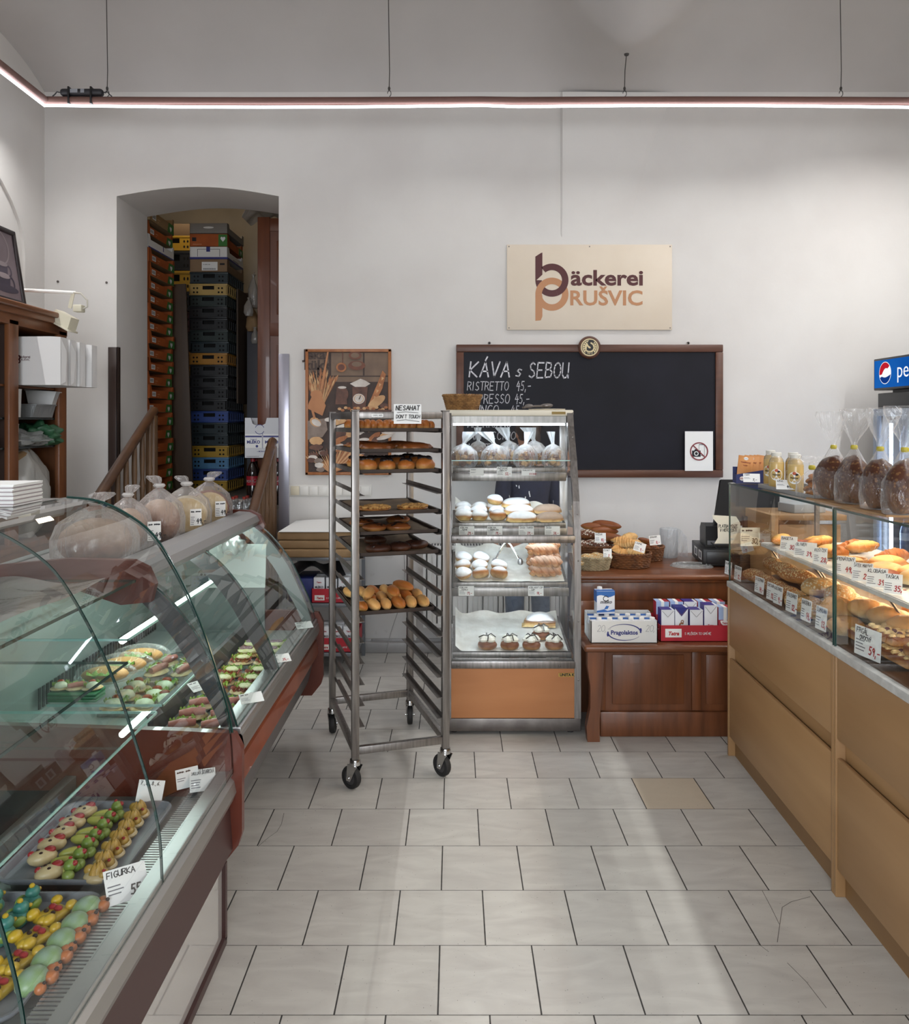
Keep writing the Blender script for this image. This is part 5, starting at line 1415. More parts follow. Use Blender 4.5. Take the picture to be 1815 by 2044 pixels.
def railing(x, ya, za, yb, zb, label, n, ytop):
 """handrail from low front (ya,za) to top (yb,zb)"""
 e = thing('stair_railing', label, 'railing', (x, ya, 0))
 L_ = yb - ya
 MB().tube([(0, -.02, za - .012), (0, 0, za), (0, L_ * .5, (za + zb) / 2), (0, L_, zb), (0, L_ + .012, zb + .004)], .034, 12, sq=(1, 1)).build('handrail', RAILW, e)
 for i in range(n):
  t = (i + .5) / n
  y = L_ * t; zt = za + (zb - za) * t - .03
  z0 = max(0, .17 * math.floor((ya + y - 5.22) / .235 + 1))
  h = zt - z0
  MB().lathe([(.0, 0), (.017, 0), (.017, h * .12), (.024, h * .16), (.014, h * .2), (.024, h * .38), (.016, h * .6), (.022, h * .66), (.014, h * .7), (.02, h * .84), (.017, h), (0, h)], 12, mx=T(0, y, z0)).build('baluster', BALW, e)
 z0 = max(0.0, min(FZ, .17 * math.floor((yb - 5.22) / .235)))
 MB().box((-.035, L_ - .07, z0), (.035, L_, zb - .03), bev=.006).build('newel', BALW, e)
 return e
railing(-2.262, 5.02, 1.19, 6.02, 1.79, 'dark wooden stair railing on the left of the passage', 7, 6)
railing(-1.36, 5.35, 1.05, 5.98, 1.56, 'dark wooden stair railing on the right of the passage', 5, 6)
OR, GR, CB = M('carton_orange', 'b0581f', .7, col2='a04e1b', scale=9), M('carton_green', '3f7a36', .7), M('carton_inner', '9a7d58', .85)
BLKD = M('carton_shadow_gap', '17120f', .9)
def fruit_carton(L_, W_, h, main, corner, brand=True):
 """open-topped carton: long side faces +X, higher corners; origin at near right bottom corner"""
 e = bpy.data.objects.new('fruit_carton', None); COL.objects.link(e); e['category'] = 'carton'
 lo = h * .62
 mb = MB()
 mb.box((-W_, 0, 0), (0, L_, .004), 1)
 side = [(0, 0), (L_, 0), (L_, h), (L_ - .03, h), (L_ - .05, lo), (.05, lo), (.03, h), (0, h)]
 mb.prism(side, .005, 0, T(-.005, 0, 0) @ face_to(90)); mb.prism(side, .005, 0, T(-W_, 0, 0) @ face_to(90))
 mb.box((-W_, 0, 0), (0, .005, h), 0); mb.box((-W_, L_ - .005, 0), (0, L_, h), 0)
 mb.build('carton_body', [main, CB], e)
 mb = MB()
 f = T(.0004, 0, 0) @ face_to(90)
 g = .72
 if corner:
  mb.faces([(L_ * g, .002, 0), (L_ - .004, .002, 0), (L_ - .004, lo, 0), (L_ * (g + .05), lo, 0)], [(0, 1, 2, 3)], 0, f)
  hx, hz = L_ * .86, lo * .45
  heart = [(hx + .028 * math.sin(a) ** 3, hz + .002 * (13 * math.cos(a) - 5 * math.cos(2 * a) - 2 * math.cos(3 * a) - math.cos(4 * a)) * .85) for a in [2 * PI * i / 20 for i in range(20)]]
  mb.faces([(x, z, .0003) for x, z in heart], [tuple(range(20))], 1, f)
  mb.pen('~~~~~~', lo * .16, f @ T(L_ * .3, lo * .45, .0002), 2, .12, .1, 1.1, .05, .7); mb.pen('~~~~', lo * .13, f @ T(L_ * .3, lo * .2, .0002), 2, .12, .1, 1.1, .05, .7)
  mb.box((.0004, L_ * .1, lo * .25), (.0008, L_ * .24, lo * .8), 1)
  for i in range(6): mb.box((.0008, L_ * (.11 + .02 * i), lo * .35), (.0011, L_ * (.12 + .02 * i), lo * .72), 3)
 else:
  mb.box((.0004, L_ * .3, lo * .1), (.0008, L_ * .75, lo * .85), 2); mb.box((.0006, 0, 0), (.001, L_, lo * .16), 3)
  mb.box((.0008, L_ * .55, lo * .4), (.0012, L_ * .58, lo * 1.0), 3)
 mb.build('print', [GR, PAPER, M('print_pale_orange', 'd9a57c', .7), INK] if corner else [MILKN, PAPER, WHITE, MILKN], e, smooth=False)
 return Proto(e)
fco = fruit_carton(.58, .4, .118, OR, True)
fcw = fruit_carton(.58, .4, .118, WHITE, False)
fcb = fruit_carton(.58, .4, .14, CB, True)
XO, YO = -2.53, 6.63
NCO = 19
z = FZ + .095
mbp = MB()
for i in range(3): mbp.box((XO - .4 + i * .16, YO, FZ), (XO - .32 + i * .16, YO + .6, FZ + .075))
mbp.box((XO - .42, YO, FZ + .075), (XO + .01, YO + .6, FZ + .093))
o = mbp.build('wooden_pallet', M('pallet_wood', '5d4a38', .8)); tag(o, 'short wooden pallet under the orange carton stack', 'pallet')
PIT = .1135
for i in range(20):
 q = fco; what = 'orange and green fruit carton'
 if i == 18: q, what = fcw, 'white and navy fruit carton'
 s = (1, 1, .96)
 if i < 18 or i == 18: lab = f'{what}, {ORD[i + 1]} from the bottom of the stack at the left jamb'
 else: lab = 'orange and green fruit carton, second from the top of the left stack'
 if i == 18: lab = 'white and navy fruit carton, third from the top at the left jamb'
 q.put(lab, (XO + rnd.uniform(-.012, .006), YO + rnd.uniform(-.012, .012), z + PIT * i), (0, 0, rnd.uniform(-.015, .015)), 'fruit cartons at the left jamb', s)
fcb.put('plain brown fruit carton topmost on the stack at the left jamb', (XO + .01, YO, z + PIT * 20), (0, 0, .01), 'fruit cartons at the left jamb', (1, 1, 1.0))
o = MB().box((-.09, 0, 0), (.09, .025, 1.95), bev=.004).build('leaning_board', wood('brown_board', '4b392a', '3c2d21', 2, 4, .6), loc=(wx(366, 7.3), 7.3, FZ), rot=(0, -.035, 0))
tag(o, 'narrow dark brown board standing right of the orange carton stack', 'board')
def crate_mesh(w, d, h):
 """bread crate: rim, holed end wall (toward -Y), ribbed right side; origin at front left bottom"""
 mb = MB()
 t = .012
 mb.box((0, 0, 0), (w, d, .01), bev=.002)
 gx0, gx1, gz0, gz1 = w * .35, w * .66, h * .5, h * .82
 mb.box((0, 0, 0), (gx0, t, h)); mb.box((gx1, 0, 0), (w, t, h)); mb.box((gx0, 0, 0), (gx1, t, gz0)); mb.box((gx0, 0, gz1), (gx1, t, h))
 for x in (.12, .21, .78, .87):
  for z in (.62, .26):
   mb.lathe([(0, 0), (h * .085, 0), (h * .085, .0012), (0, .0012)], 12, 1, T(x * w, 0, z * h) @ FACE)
 mb.box((-.004, -.006, h * .86), (w + .004, t, h), bev=.003)
 mb.box((-.003, -.004, 0), (w + .003, t, h * .1), bev=.002)
 mb.box((0, d - t, 0), (w, d, h)); mb.box((0, 0, 0), (t, d, h))
 mb.box((w - t, 0, 0), (w - .004, d, h * .95))
 for i in range(9): mb.box((w - .005, d * (.03 + i * .115), .0), (w + .002, d * (.055 + i * .115), h))
 mb.box((w - t, -.004, h * .86), (w + .006, d, h), bev=.003); mb.box((w - t, 0, 0), (w + .004, d, h * .12), bev=.002)
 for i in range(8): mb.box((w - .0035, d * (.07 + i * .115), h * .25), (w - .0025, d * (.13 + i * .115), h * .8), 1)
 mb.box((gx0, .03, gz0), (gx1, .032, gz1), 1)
 return mb
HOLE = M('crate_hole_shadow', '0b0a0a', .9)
CCOL = {'yellow': 'b08a1e', 'black': '17181b', 'dark green': '1f2d2a', 'beige': 'b89a58', 'blue': '2a468c', 'light blue': '4f83ad', 'dark teal': '1c2b30', 'amber': 'a9741f', 'dark red': '4d1b18', 'dark blue': '1c2a63'}
CP = {}
def crate(col, w, d, h):
 k = (col, w)
 if k not in CP: CP[k] = proto(crate_mesh(w, d, h).build('plastic_crate', [M('crate_' + col.replace(' ', '_'), CCOL[col], .45), HOLE]), 'crate')
 return CP[k]
Yc = 7.8; xw = wx(379, Yc); cw = wx(454, Yc) - xw
order = ['yellow', 'blue', 'light blue', 'yellow', 'dark teal', 'dark teal', 'blue', 'black', 'black', 'black', 'black', 'amber', 'dark teal', 'dark green', 'black', 'black', 'dark green', 'beige', 'dark teal']
z = wz(982, Yc); hp = (wz(543, Yc) - z) / len(order)
o = MB().box((xw, Yc, FZ), (xw + cw, Yc + .6, z - .004), bev=.01).build('stack_base', M('base_board', '6f6a5c', .7)); tag(o, 'low pale grey base under the tall crate stack', 'base')
ztop = z
for i, c in enumerate(order):
 crate(c, cw, .6, hp * .985).put(f'{c} plastic bread crate, {ORD[i + 1]} from the bottom of the tall central stack', (xw + rnd.uniform(-.008, .008), Yc + rnd.uniform(-.01, .01), z + hp * i), (0, 0, rnd.uniform(-.012, .012)), 'crates in the tall central stack')
 ztop = z + hp * (i + 1)
def top_carton(name, label, h, z, main, fl, band=None, grip=True, text=False):
 e = thing(name, label, 'carton', (xw, Yc, z), rnd.uniform(-.02, .02))
 mb = MB()
 mb.box((0, 0, 0), (cw, .005, h)); mb.box((0, .575, 0), (cw, .58, h)); mb.box((0, 0, 0), (.005, .58, h)); mb.box((0, 0, 0), (cw, .58, .005))
 lo = h * .62
 mb.prism([(0, 0), (.58, 0), (.58, h), (.52, h), (.5, lo), (.08, lo), (.06, h), (0, h)], .005, 0, T(cw - .005, 0, 0) @ face_to(90))
 mb.build('carton_body', main, e)
 mb = MB()
 if fl == 'orange':
  mb.box((cw * .76, -.0008, .003), (cw - .002, 0, h * .96), 0); mb.box((cw, .42, .003), (cw + .0008, .58, lo), 0)
  for m_, hx, hz in ((T(0, -.001, 0) @ FACE, cw * .88, h * .6), (T(cw + .001, 0, 0) @ face_to(90), .5, lo * .5)):
   mb.faces([(hx + .024 * math.sin(a) ** 3, hz + .0018 * (13 * math.cos(a) - 5 * math.cos(2 * a) - 2 * math.cos(3 * a) - math.cos(4 * a)), 0) for a in [2 * PI * i / 18 for i in range(18)]], [tuple(range(18))], 1, m_)
  mb.pen('~~~~~~~~', .014, T(cw * .08, -.001, h * .12) @ FACE, 2, .12)
  mb.box((cw * .06, -.001, h * .42), (cw * .17, 0, h * .72), 3)
 elif fl == 'white':
  mb.box((0, -.001, 0), (cw, 0, h * .16), 0); mb.box((cw, 0, 0), (cw + .001, .58, h * .16), 0)
  for a, b in (((.2, .2), (.21, .8)), ((.79, .2), (.8, .8)), ((.2, .79), (.8, .82))): mb.box((cw * a[0], -.001, h * a[1]), (cw * b[0], 0, h * b[1]), 3)
  mb.box((cw * .44, -.002, h * .6), (cw * .54, 0, h), 0); mb.box((cw, .2, lo * .35), (cw + .001, .4, lo * .42), 3)
 elif fl == 'label':
  mb.box((cw * .32, -.001, h * .12), (cw * .74, 0, h * .8), 1)
  mb.pen('~ ~~~ ~~', .012, T(cw * .36, -.0015, h * .55) @ FACE, 3, .12)
  for i in range(14): mb.box((cw * (.36 + i * .024), -.0015, h * .18), (cw * (.372 + i * .024), -.001, h * .3), 3)
  mb.box((cw * .8, -.001, h * .55), (cw * .93, 0, h * .7), 3)
 elif fl == 'plain':
  mb.prism([(cw * (.5 + .14 * x), h * (.58 + .1 * y)) for x, y in arc(0, 0, 1, 0, 340, 16)], .0008, 1, T(0, 0, 0) @ FACE)
 mb.build('print', [GR if fl == 'orange' else MILKN, PAPER, M('print_pale_orange', 'd9a57c', .7), INK], e, smooth=False)
 return e
zz = ztop
for nm, lab, hpx, main, fl in (('carton', 'brown carton with white shipping label on the tall crate stack', 26, M('carton_brown', '8a7055', .8), 'label'), ('carton', 'white and navy open carton second above the shipping-label carton', 25, WHITE, 'white'), ('carton', 'orange carton with white heart under the topmost grey-white carton', 26, OR, 'orange'), ('carton', 'grey-white open carton topmost on the tall crate stack', 21, M('carton_greywhite', '8f8b86', .8), 'plain')):
 h = hpx * Yc / F
 top_carton('fruit_carton', lab, h * .97, zz, main, fl); zz += h
Y2 = 8.3
x2 = wx(330, Y2); w2 = wx(379, Y2) - x2 + .03
lst = [('yellow', 945, 968), ('dark red', 880, 935), ('dark red', 835, 880), ('dark red', 799, 835), ('yellow', 762, 797), ('yellow', 727, 762), ('amber', 693, 727), ('black', 656, 693), ('dark red', 617, 656), ('black', 579, 617), ('yellow', 537, 577), ('black', 499, 537), ('yellow', 470, 499)]
lst.reverse()
zb = FZ
hs = [(c, (b - a) * Y2 / F) for c, a, b in lst[::-1]]
tot = sum(h for _, h in hs); k_ = (wz(470, Y2) - FZ) / tot
for i, (c, h) in enumerate(hs):
 h *= k_
 q = crate(c, .4, .6, .11)
 q.put(f'{c} plastic crate, {ORD[i + 1]} from the bottom of the half-hidden rear stack', (x2 + w2 - .4, Y2 + rnd.uniform(-.01, .01), zb), (0, 0, rnd.uniform(-.01, .01)), 'crates in the half-hidden rear stack', (1, 1, h * .985 / .11))
 zb += h
o = MB().box((0, 0, 0), (.36, .5, .13), bev=.004).build('brown_carton', M('carton_dull', '6e5a45', .8), loc=(x2 + w2 - .39, Y2 + .02, zb), rot=(0, 0, .04)); tag(o, 'dull brown closed carton on top of the half-hidden rear crate stack', 'carton')
Yb = 8.95
mb = MB().box((0, 0, 0), (.75, .2, .12), bev=.006)
for i in range(3): mb.lathe([(0, 0), (.018, 0), (.018, .002), (0, .002)], 14, 1, T(.49 + i * .075, 0, .07) @ FACE)
mb.box((.56, -.002, .01), (.6, 0, .02), 1)
o = mb.build('blue_crate', [M('crate_navy', '1c2458', .4), M('crate_round_holes', 'c9c4b8', .6)], loc=(wx(285, Yb), Yb, wz(470, Yb))); tag(o, 'navy blue holed crate on the high shelf behind all stacks', 'crate')
o = MB().box((0, 0, -.03), (1.2, .24, 0)).box((.1, .02, -2.45), (.16, .22, -.03)).box((1.0, .02, -2.45), (1.06, .22, -.03)).build('high_shelf', M('shelf_grey', '6a655c', .6), loc=(wx(285, Yb) - .3, Yb, wz(470, Yb) - .001)); tag(o, 'tall grey shelf rack at the far wall behind the crates', 'shelf')
DR = wood('door_wood', '6b3a22', '552c19', 2, 6, .4, coat=.2)
Yd = 6.78
xd0 = wx(514, Yd)
dl = thing('panelled_door', 'reddish brown panelled door standing open right of the crates', 'door', (xd0, Yd, FZ))
zt = wz(433, Yd) - FZ
mb = MB()
W_ = .75
mb.box((0, 0, 0), (.105, .04, zt), bev=.004).box((W_ - .1, 0, 0), (W_, .04, zt), bev=.004)
for z in (0, 1.42, zt - .12): mb.box((.105, 0, z), (W_ - .1, .04, z + .11), bev=.004)
mb.build('door_frame', DR, dl)
MB().box((.105, .012, .1), (W_ - .1, .03, zt - .1)).box((.16, .006, .2), (W_ - .15, .03, 1.35), bev=.005).box((.16, .006, 1.6), (W_ - .15, .03, zt - .2), bev=.005).build('door_panel', DR, dl)
o = MB().grid(lambda u, v: Vector((.5 * u, .3 * v, .05 + .03 * math.sin(u * 14) * math.cos(v * 9) - .12 * max(0, .12 - u) * 5)), 20, 8, thick=.01).build('plastic_sheet', film('grey_sheet', 'b5b3b0', .6, .9, .2, 12), loc=(xd0 - .1, Yd - .12, FZ + zt + .0)); tag(o, 'crumpled grey plastic sheet lying on top of the open door', 'plastic sheet')
o = MB().box((0, 0, 0), (.26, .5, 1.65), bev=.006).build('grey_locker', M('locker_grey', '56555a', .5), loc=(wx(493, 8.3), 8.3, FZ)); tag(o, 'narrow dark grey locker between the crate stack and the door', 'locker')
LUM = film('hanging_bag_film', 'c9c4bd', .55, .9, .15, 14)
for i, (px, py, w, h, Y, m, lab) in enumerate(((506, 585, .09, .30, 7.9, LUM, 'whitish plastic bag hanging upper left of the open door'), (497, 615, .08, .16, 7.7, LUM, 'crumpled small clear bag hanging left of the open door'), (505, 640, .11, .22, 7.95, KRAFT, 'brown paper bag hanging left of the open door'), (509, 672, .06, .14, 7.6, LUM, 'lowest plastic bag hanging beside the open door'))):
 mb = MB().lathe([(.0, 0), (w * .4, .0), (w * .55, h * .2), (w * .5, h * .6), (w * .3, h * .85), (.01, h), (.02, h * 1.1)], 16, wob=lambda a, k: 1 + .18 * math.sin(a * 3 + k + i))
 mb.tube([(0, 0, h), (0, .02, h * 1.15), (0, .05, h * 1.2)], .004, 5)
 o = mb.build('hanging_bag', m, loc=P(px, py + h * 100, Y), ang=70); tag(o, lab, 'bag')
o = MB().box((wx(488, 8.6), 8.6, 3.05), (wx(525, 8.6), 8.63, 3.1)).box((wx(500, 8.6), 8.05, 1.9), (wx(503, 8.6), 8.6, 3.05)).build('hook_board', M('hook_wood', '4a3a2c', .7)); tag(o, 'dark hook board carrying the hanging bags by the door', 'hook rail')
Ym = 6.64
mx0 = wx(488, Ym); mw = .30; mh = (915 - 834) * Ym / F
zm = wz(915, Ym)
mbx = thing('milk_box', 'white milk shipping box with cut-out top on the cola bottles', 'box', (mx0, Ym, zm))
mb = MB()
cut = [(0, 0), (mw, 0), (mw, mh), (mw * .62, mh), (mw * .58, mh * .86), (mw * .5, mh * .82), (mw * .3, mh * .82), (mw * .22, mh * .86), (mw * .18, mh), (0, mh)]
mb.prism(cut, .004, 0, T(0, .004, 0) @ FACE); mb.box((0, .0, 0), (.004, .22, mh)); mb.box((mw - .004, 0, 0), (mw, .22, mh)); mb.box((0, .216, 0), (mw, .22, mh)); mb.box((0, 0, 0), (mw, .22, .005))
mb.build('box_body', M('milkbox_white', 'cfd0d4', .6), mbx)
mb = MB(); f = T(0, -.0006, 0) @ FACE
for i in range(2):
 x0 = mw * (.02 + .5 * i); x1 = x0 + mw * .46
 mb.faces([(x0, mh * .26, .0002), (x1, mh * .26, .0002), (x1, mh * .6, .0002), (x0, mh * .6, .0002)], [(0, 1, 2, 3)], 0, f)
 mb.faces([(x0, mh * .52, .0004), (x1, mh * .52, .0004), (x1, mh * .56, .0004), (x0, mh * .56, .0004)], [(0, 1, 2, 3)], 1, f)
 mb.text('MLÉKO', .034, f @ T((x0 + x1) / 2, mh * .4, .0006), 1, .04); mb.text('TRVANLIVÉ', .011, f @ T((x0 + x1) / 2, mh * .47, .0006), 1, .02)
 mb.ell((x1 - .04, mh * .3, .0006), (.011, .011, .0005), 12, 4, 1, mx=f)
mb.faces([(mw * .495, mh * .24, .0006), (mw * .505, mh * .24, .0006), (mw * .505, mh * .62, .0006), (mw * .495, mh * .62, .0006)], [(0, 1, 2, 3)], 1, f)
ring(mb, (mw * .42, mh * .72), .04, .035, 20, 160, .0004, 1, f @ T(0, 0, 0)); ring(mb, (mw * .42, mh * .71), .04, .035, 200, 340, .0004, 1, f)
mb.text('~ MORAVIA ~', .015, f @ T(mw * .5, mh * .17, .0004), 1, .02); mb.pen('~~~~~~~~~~', .014, f @ T(mw * .06, mh * .03, 0), 2, .08, 0, 1.2)
mb.build('print', [PAPER, MILKN, GREYINK], mbx, smooth=False)
COLA = M('cola_liquid', '150807', .12, coat=.6)
CLBL = M('cola_label', '8e1423', .4)
def bottle(h, r, body, label, cap, txt=None, lz=(.42, .62)):
 e = bpy.data.objects.new('soft_drink_bottle', None); COL.objects.link(e); e['category'] = 'bottle'
 MB().lathe([(0, 0), (r * .8, 0), (r, r * .3), (r, h * .38), (r * .94, h * .42), (r * .94, h * .62), (r, h * .66), (r * .85, h * .76), (r * .45, h * .9), (r * .3, h * .93), (r * .3, h * .95), (0, h * .95)], 22).build('bottle_body', body, e)
 mb = MB().lathe([(r * 1.0, h * lz[0]), (r * 1.01, h * lz[0]), (r * 1.01, h * lz[1]), (r * 1.0, h * lz[1])], 22)
 if txt:
  t = MB().text(txt, r * .75, Matrix(), 1, .02, shear=.25)
  for v in t.bm.verts:
   a = v.co.x / r; zq = v.co.y
   v.co = Vector((math.sin(a) * r * 1.02, -math.cos(a) * r * 1.02, h * (lz[0] + lz[1]) / 2 + zq))
  mb.add(t, 1)
 mb.build('bottle_label', [label, PAPER], e)
 MB().lathe([(0, h * .93), (r * .36, h * .93), (r * .36, h), (0, h)], 14).build('cap', cap, e)
 return Proto(e)
cola = bottle(.36, .052, COLA, CLBL, CLBL, 'Coca-Cola')
for i in range(2):
 for j in range(3):
  cola.put(f'large dark cola bottle with red label, {("front", "back")[i]} row {CL3[j]} under the milk box', (mx0 + .055 + j * .105, Ym + .06 + i * .11, FZ + .002), (0, 0, rnd.uniform(-.4, .2)), 'cola bottles under the milk box', (1, 1, (zm - FZ - .004) / .36))
pdark = bottle(.29, .04, COLA, M('label_blue', '2c5f9c', .4), M('cap_red', '8e2418', .4))
pgreen = bottle(.29, .04, M('dark_green_bottle', '1d2a1c', .15, coat=.5), M('label_orange', 'b5622a', .4), M('cap_grey', '77706c', .4))
Yp = 6.12
for i in range(3):
 for j in range(2):
  x = wx(466, Yp) + i * .084
  q, what = (pdark, 'dark bottle with blue label and orange cap') if i < 2 else (pgreen, 'dark green bottle with orange label')
  q.put(f'{what}, {("front", "back")[j]} row {CL3[i]} of the wrapped pack', (x, Yp + j * .085, .17 * 5 + .17 * 0 - .0 + .0), (0, 0, rnd.uniform(-.3, .3)), 'wrapped soft drinks on the stair', 1)
z0 = .68 + .17
o = MB().box((wx(466, Yp) - .045, Yp - .045, z0), (wx(466, Yp) + .215, Yp + .13, z0 + .275), bev=.035, seg=4).build('shrink_wrap', film('shrink_film', 'd9dadd', .03, .4, .05, 16, .5)); tag(o, 'clear shrink wrap around the soft drinks on the stair', 'shrink wrap')
ms = thing('metal_shelf', 'low grey metal shelf against the wall left of the trolley', 'shelf', (-1.15, 5.36, 0))
MSM = M('shelf_metal', '74767a', .45, .3)
for x in (0, .47):
 for y in (0, .5): MB().box((x, y, 0), (x + .025, y + .025, .80)).build('leg', MSM, ms)
for z in (.14, .47, .78): MB().box((0, 0, z), (.495, .525, z + .025), bev=.004).build('shelf_board', MSM, ms)
for k in range(3):
 z = .807 + k * .057
 o = MB().box((-.02 - .006 * k, -.04 + .004 * k, 0), (.5 - .004 * k, .56, .055), bev=.012, seg=3)
 o = o.build('paper_parcel', KRAFT, loc=(-1.15, 5.37, z), rot=(0, 0, (-.02, .015, 0)[k])); tag(o, f'kraft-wrapped paper parcel, {("lowest", "middle", "topmost")[k]} of three on the metal shelf', 'parcel', 'kraft parcels on the metal shelf')
o = MB().grid(lambda u, v: Vector((-.02 + .51 * u, -.045 + .6 * v, .0025 + .012 * math.sin(u * 3) * v)), 12, 12, thick=.003).build('white_paper_sheet', PAPER, loc=(-1.15, 5.37, .807 + 3 * .057)); tag(o, 'stack of blank white sheets on top of the kraft parcels', 'paper')
for lv, z, n, y in ((0, .165, 'lower', 5.37), (1, .495, 'upper', 5.37)):
 e = thing('red_carton_tray', f'red dairy carton tray on the {n} level of the metal shelf', 'box', (wx(632 if lv == 0 else 622, y), y, z + .001))
 red_tray(e, .26, .4, .095, .75)
 lb = litre(.072, .072, .155, 'blue') if lv == 0 else lb
 for c in range(3):
  for r in range(2):
   lb.put(f'white milk carton, {CL3[c]} in {("front", "back")[r]} row on the {n} metal shelf level', (e.location.x + .047 + c * .083, y + .055 + r * .11, z + .0055), (0, 0, 0), 'milk cartons on the metal shelf', (1, 1, 1.05))
o = MB().grid(lambda u, v: Vector((.34 * (u - .5) - .1 * v, .35 * v, .02 + .03 * math.sin(u * 5) * (1 - v) + .02 * v - .02 * math.cos(u * 9))), 16, 8, thick=.004).build('black_bag', M('black_sheet', '26262a', .6), loc=(-.90, 5.38, .675)); tag(o, 'crumpled black bag lying on the upper milk cartons', 'bag')
o = MB().box((0, 0, 0), (.17, .28, .16), bev=.008).text('LIKAL', .03, T(.085, -.0008, .08) @ FACE, 1, .02).build('blue_carton', [M('carton_deep_blue', '26306e', .5), M('carton_dim_print', '5d66a0', .5)], loc=(-1.12, 5.40, .496)); tag(o, 'deep blue carton beside the milk on the upper metal shelf', 'carton')
SHW = wood('shelf_unit_wood', '7d4d2c', '633a20', 2, 6, .42, coat=.15)
SHWH = wood('shelf_unit_wood_long', '7d4d2c', '633a20', 1, 6, .42, coat=.15)
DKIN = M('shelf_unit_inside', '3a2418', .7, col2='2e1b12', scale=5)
UX, UY0, UY1 = -2.55, 3.3, 5.28
su = thing('wooden_shelf_unit', 'tall brown wooden shelf unit against the left wall behind the deli counter', 'shelf unit', (UX, UY0, 0))
UL = UY1 - UY0
for y in (0.0, .62, 1.29, UL - .11):
 MB().box((-.03, y, .0), (0, y + .1, 2.3), bev=.004).build('post', SHW, su)
MB().box((-.5, UL - .03, 0), (-.03, UL, 2.3)).build('side_panel', SHW, su)
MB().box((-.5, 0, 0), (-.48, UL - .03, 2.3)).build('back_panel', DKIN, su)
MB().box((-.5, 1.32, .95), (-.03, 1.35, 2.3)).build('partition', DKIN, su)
mb = MB().box((-.5, -.02, 2.27), (.0, UL, 2.34), bev=.004).box((-.5, -.03, 2.33), (.025, UL + .03, 2.37), bev=.008).box((-.5, -.04, 2.365), (.05, UL + .05, 2.40), bev=.012, seg=3)
mb.build('cornice', SHWH, su)
for z, m in ((1.925, SHWH), (1.735, GLASS), (1.56, GLASS), (1.0, SHWH)):
 MB().box((-.48, .02, z - .012), (-.035, UL - .032, z)).build('shelf', m if m is SHWH else [M('dark_glass_shelf', '2f3534', .2)], su)
MB().box((-.5, 0, 0), (.02, UL, .96), bev=.004).box((-.5, -.01, .96), (.05, UL + .01, 1.0), bev=.01).build('base_cabinet', SHW, su)
for k in range(3): MB().box((.02, .06 + k * .63, .12), (.03, .64 + k * .63, .88), bev=.004).build('cupboard_door', SHW, su)
for k, (Yk, px1, sx, lab) in enumerate(((4.74, 121, .0, 'white bakery cake box with small printed logo at the front of the stack'), (4.84, 139, .03, 'white cake box directly behind the one showing the logo'), (4.93, 157, .02, 'white cake box second behind the one showing the logo'), (5.03, 181, .0, 'white cake box at the back of the fanned stack beside the wall'))):
 x1 = wx(px1, Yk)
 e = thing('cake_box', lab, 'box', (x1 - .3, Yk, 1.927), .02 * k, 'white cake boxes on the shelf unit')
 h = .288 - .006 * k
 mb = MB().prism([(0, 0), (.3, 0), (.3, h - .004), (.24, h), (0, h - .002)], .085, mx=T(0, .085, 0) @ FACE)
 mb.faces([(.302, .0, .004), (.316 - .006 * k, .03, .02), (.312, .05, h * .7), (.302, .0, h - .01)], [(0, 1, 2, 3)])
 mb.build('box_body', M('cake_box_white', 'dcdad8', .6), e, ang=25)
 if k == 0:
  mb = MB(); q = T(.05, -.0008, h * .55) @ FACE
  mb.text('b', .06, q @ T(.0, .008, 0), 0, .03); mb.text('p', .055, q @ T(.001, -.014, .0002), 1, .02)
  mb.text('äckerei', .02, q @ T(.042, .007, 0), 0, .02); mb.text('RUŠVIC', .016, q @ T(.042, -.01, 0), 1, .01)
  mb.build('logo', [SBR, SBR], e, smooth=False)
o = MB().lathe([(.0, 0), (.04, 0), (.045, .16), (.047, .165), (.043, .16), (.038, .005), (0, .004)], 20).build('paper_cup_stack', M('cup_white', 'c9c7c2', .6), loc=(-2.60, 4.72, 1.737)); tag(o, 'upright stack of white cups below the cake boxes', 'cups')
o = MB().prism([(-.1, 0), (.1, 0), (.12, .07), (.125, .075), (-.125, .075), (-.12, .07)], .24, mx=T(0, .12, 0) @ FACE).box((-.128, -.125, .075), (.128, .125, .082), bev=.003).build('takeout_container', film('frosted_plastic', 'c3c6c6', .7, .9, .25, 9), loc=(-2.68, 5.02, 1.737)); tag(o, 'translucent white takeaway container on the shelf beneath the cake boxes', 'container')
o = MB().prism([(-.07, 0), (.07, 0), (.09, .08), (-.09, .08)], .16, mx=T(0, .08, 0) @ FACE).box((-.095, -.09, .08), (.095, .09, .086), bev=.003).build('takeout_container', M('white_container', 'c4c4c2', .5), loc=(-2.64, 5.15, 1.822), rot=(0, .06, .2)); tag(o, 'opaque white container on top of the translucent takeaway container', 'container')
def heap(name, lab, c, r, m, seed, amp=.3, cat='bag'):
 r3 = random.Random(seed); ph = [r3.uniform(0, 6) for _ in range(6)]
 fn = lambda u: 1 + amp * (math.sin(u.x * 6 + ph[0]) * math.sin(u.y * 7 + ph[1]) + .6 * math.sin(u.z * 9 + ph[2]) * math.sin(u.x * 11 + ph[3]))
 o = MB().ell((0, 0, r[2] * .8), r, 40, 22, fn=fn, flat=-r[2] * .8).build(name, m, loc=c, ang=60)
 return tag(o, lab, cat)
heap('plastic_bag_heap', 'crumpled clear plastic bags lying on the shelf above the big white sack', (-2.66, 4.92, 1.562), (.15, .2, .05), film('clear_bags', 'c9cbc9', .5, .9, .1, 9, .4), 3)
heap('green_bag', 'crumpled green plastic bag behind the clear bags on shelf', (-2.66, 5.08, 1.562), (.14, .1, .075), M('green_plastic', '2f5a3d', .4), 5)
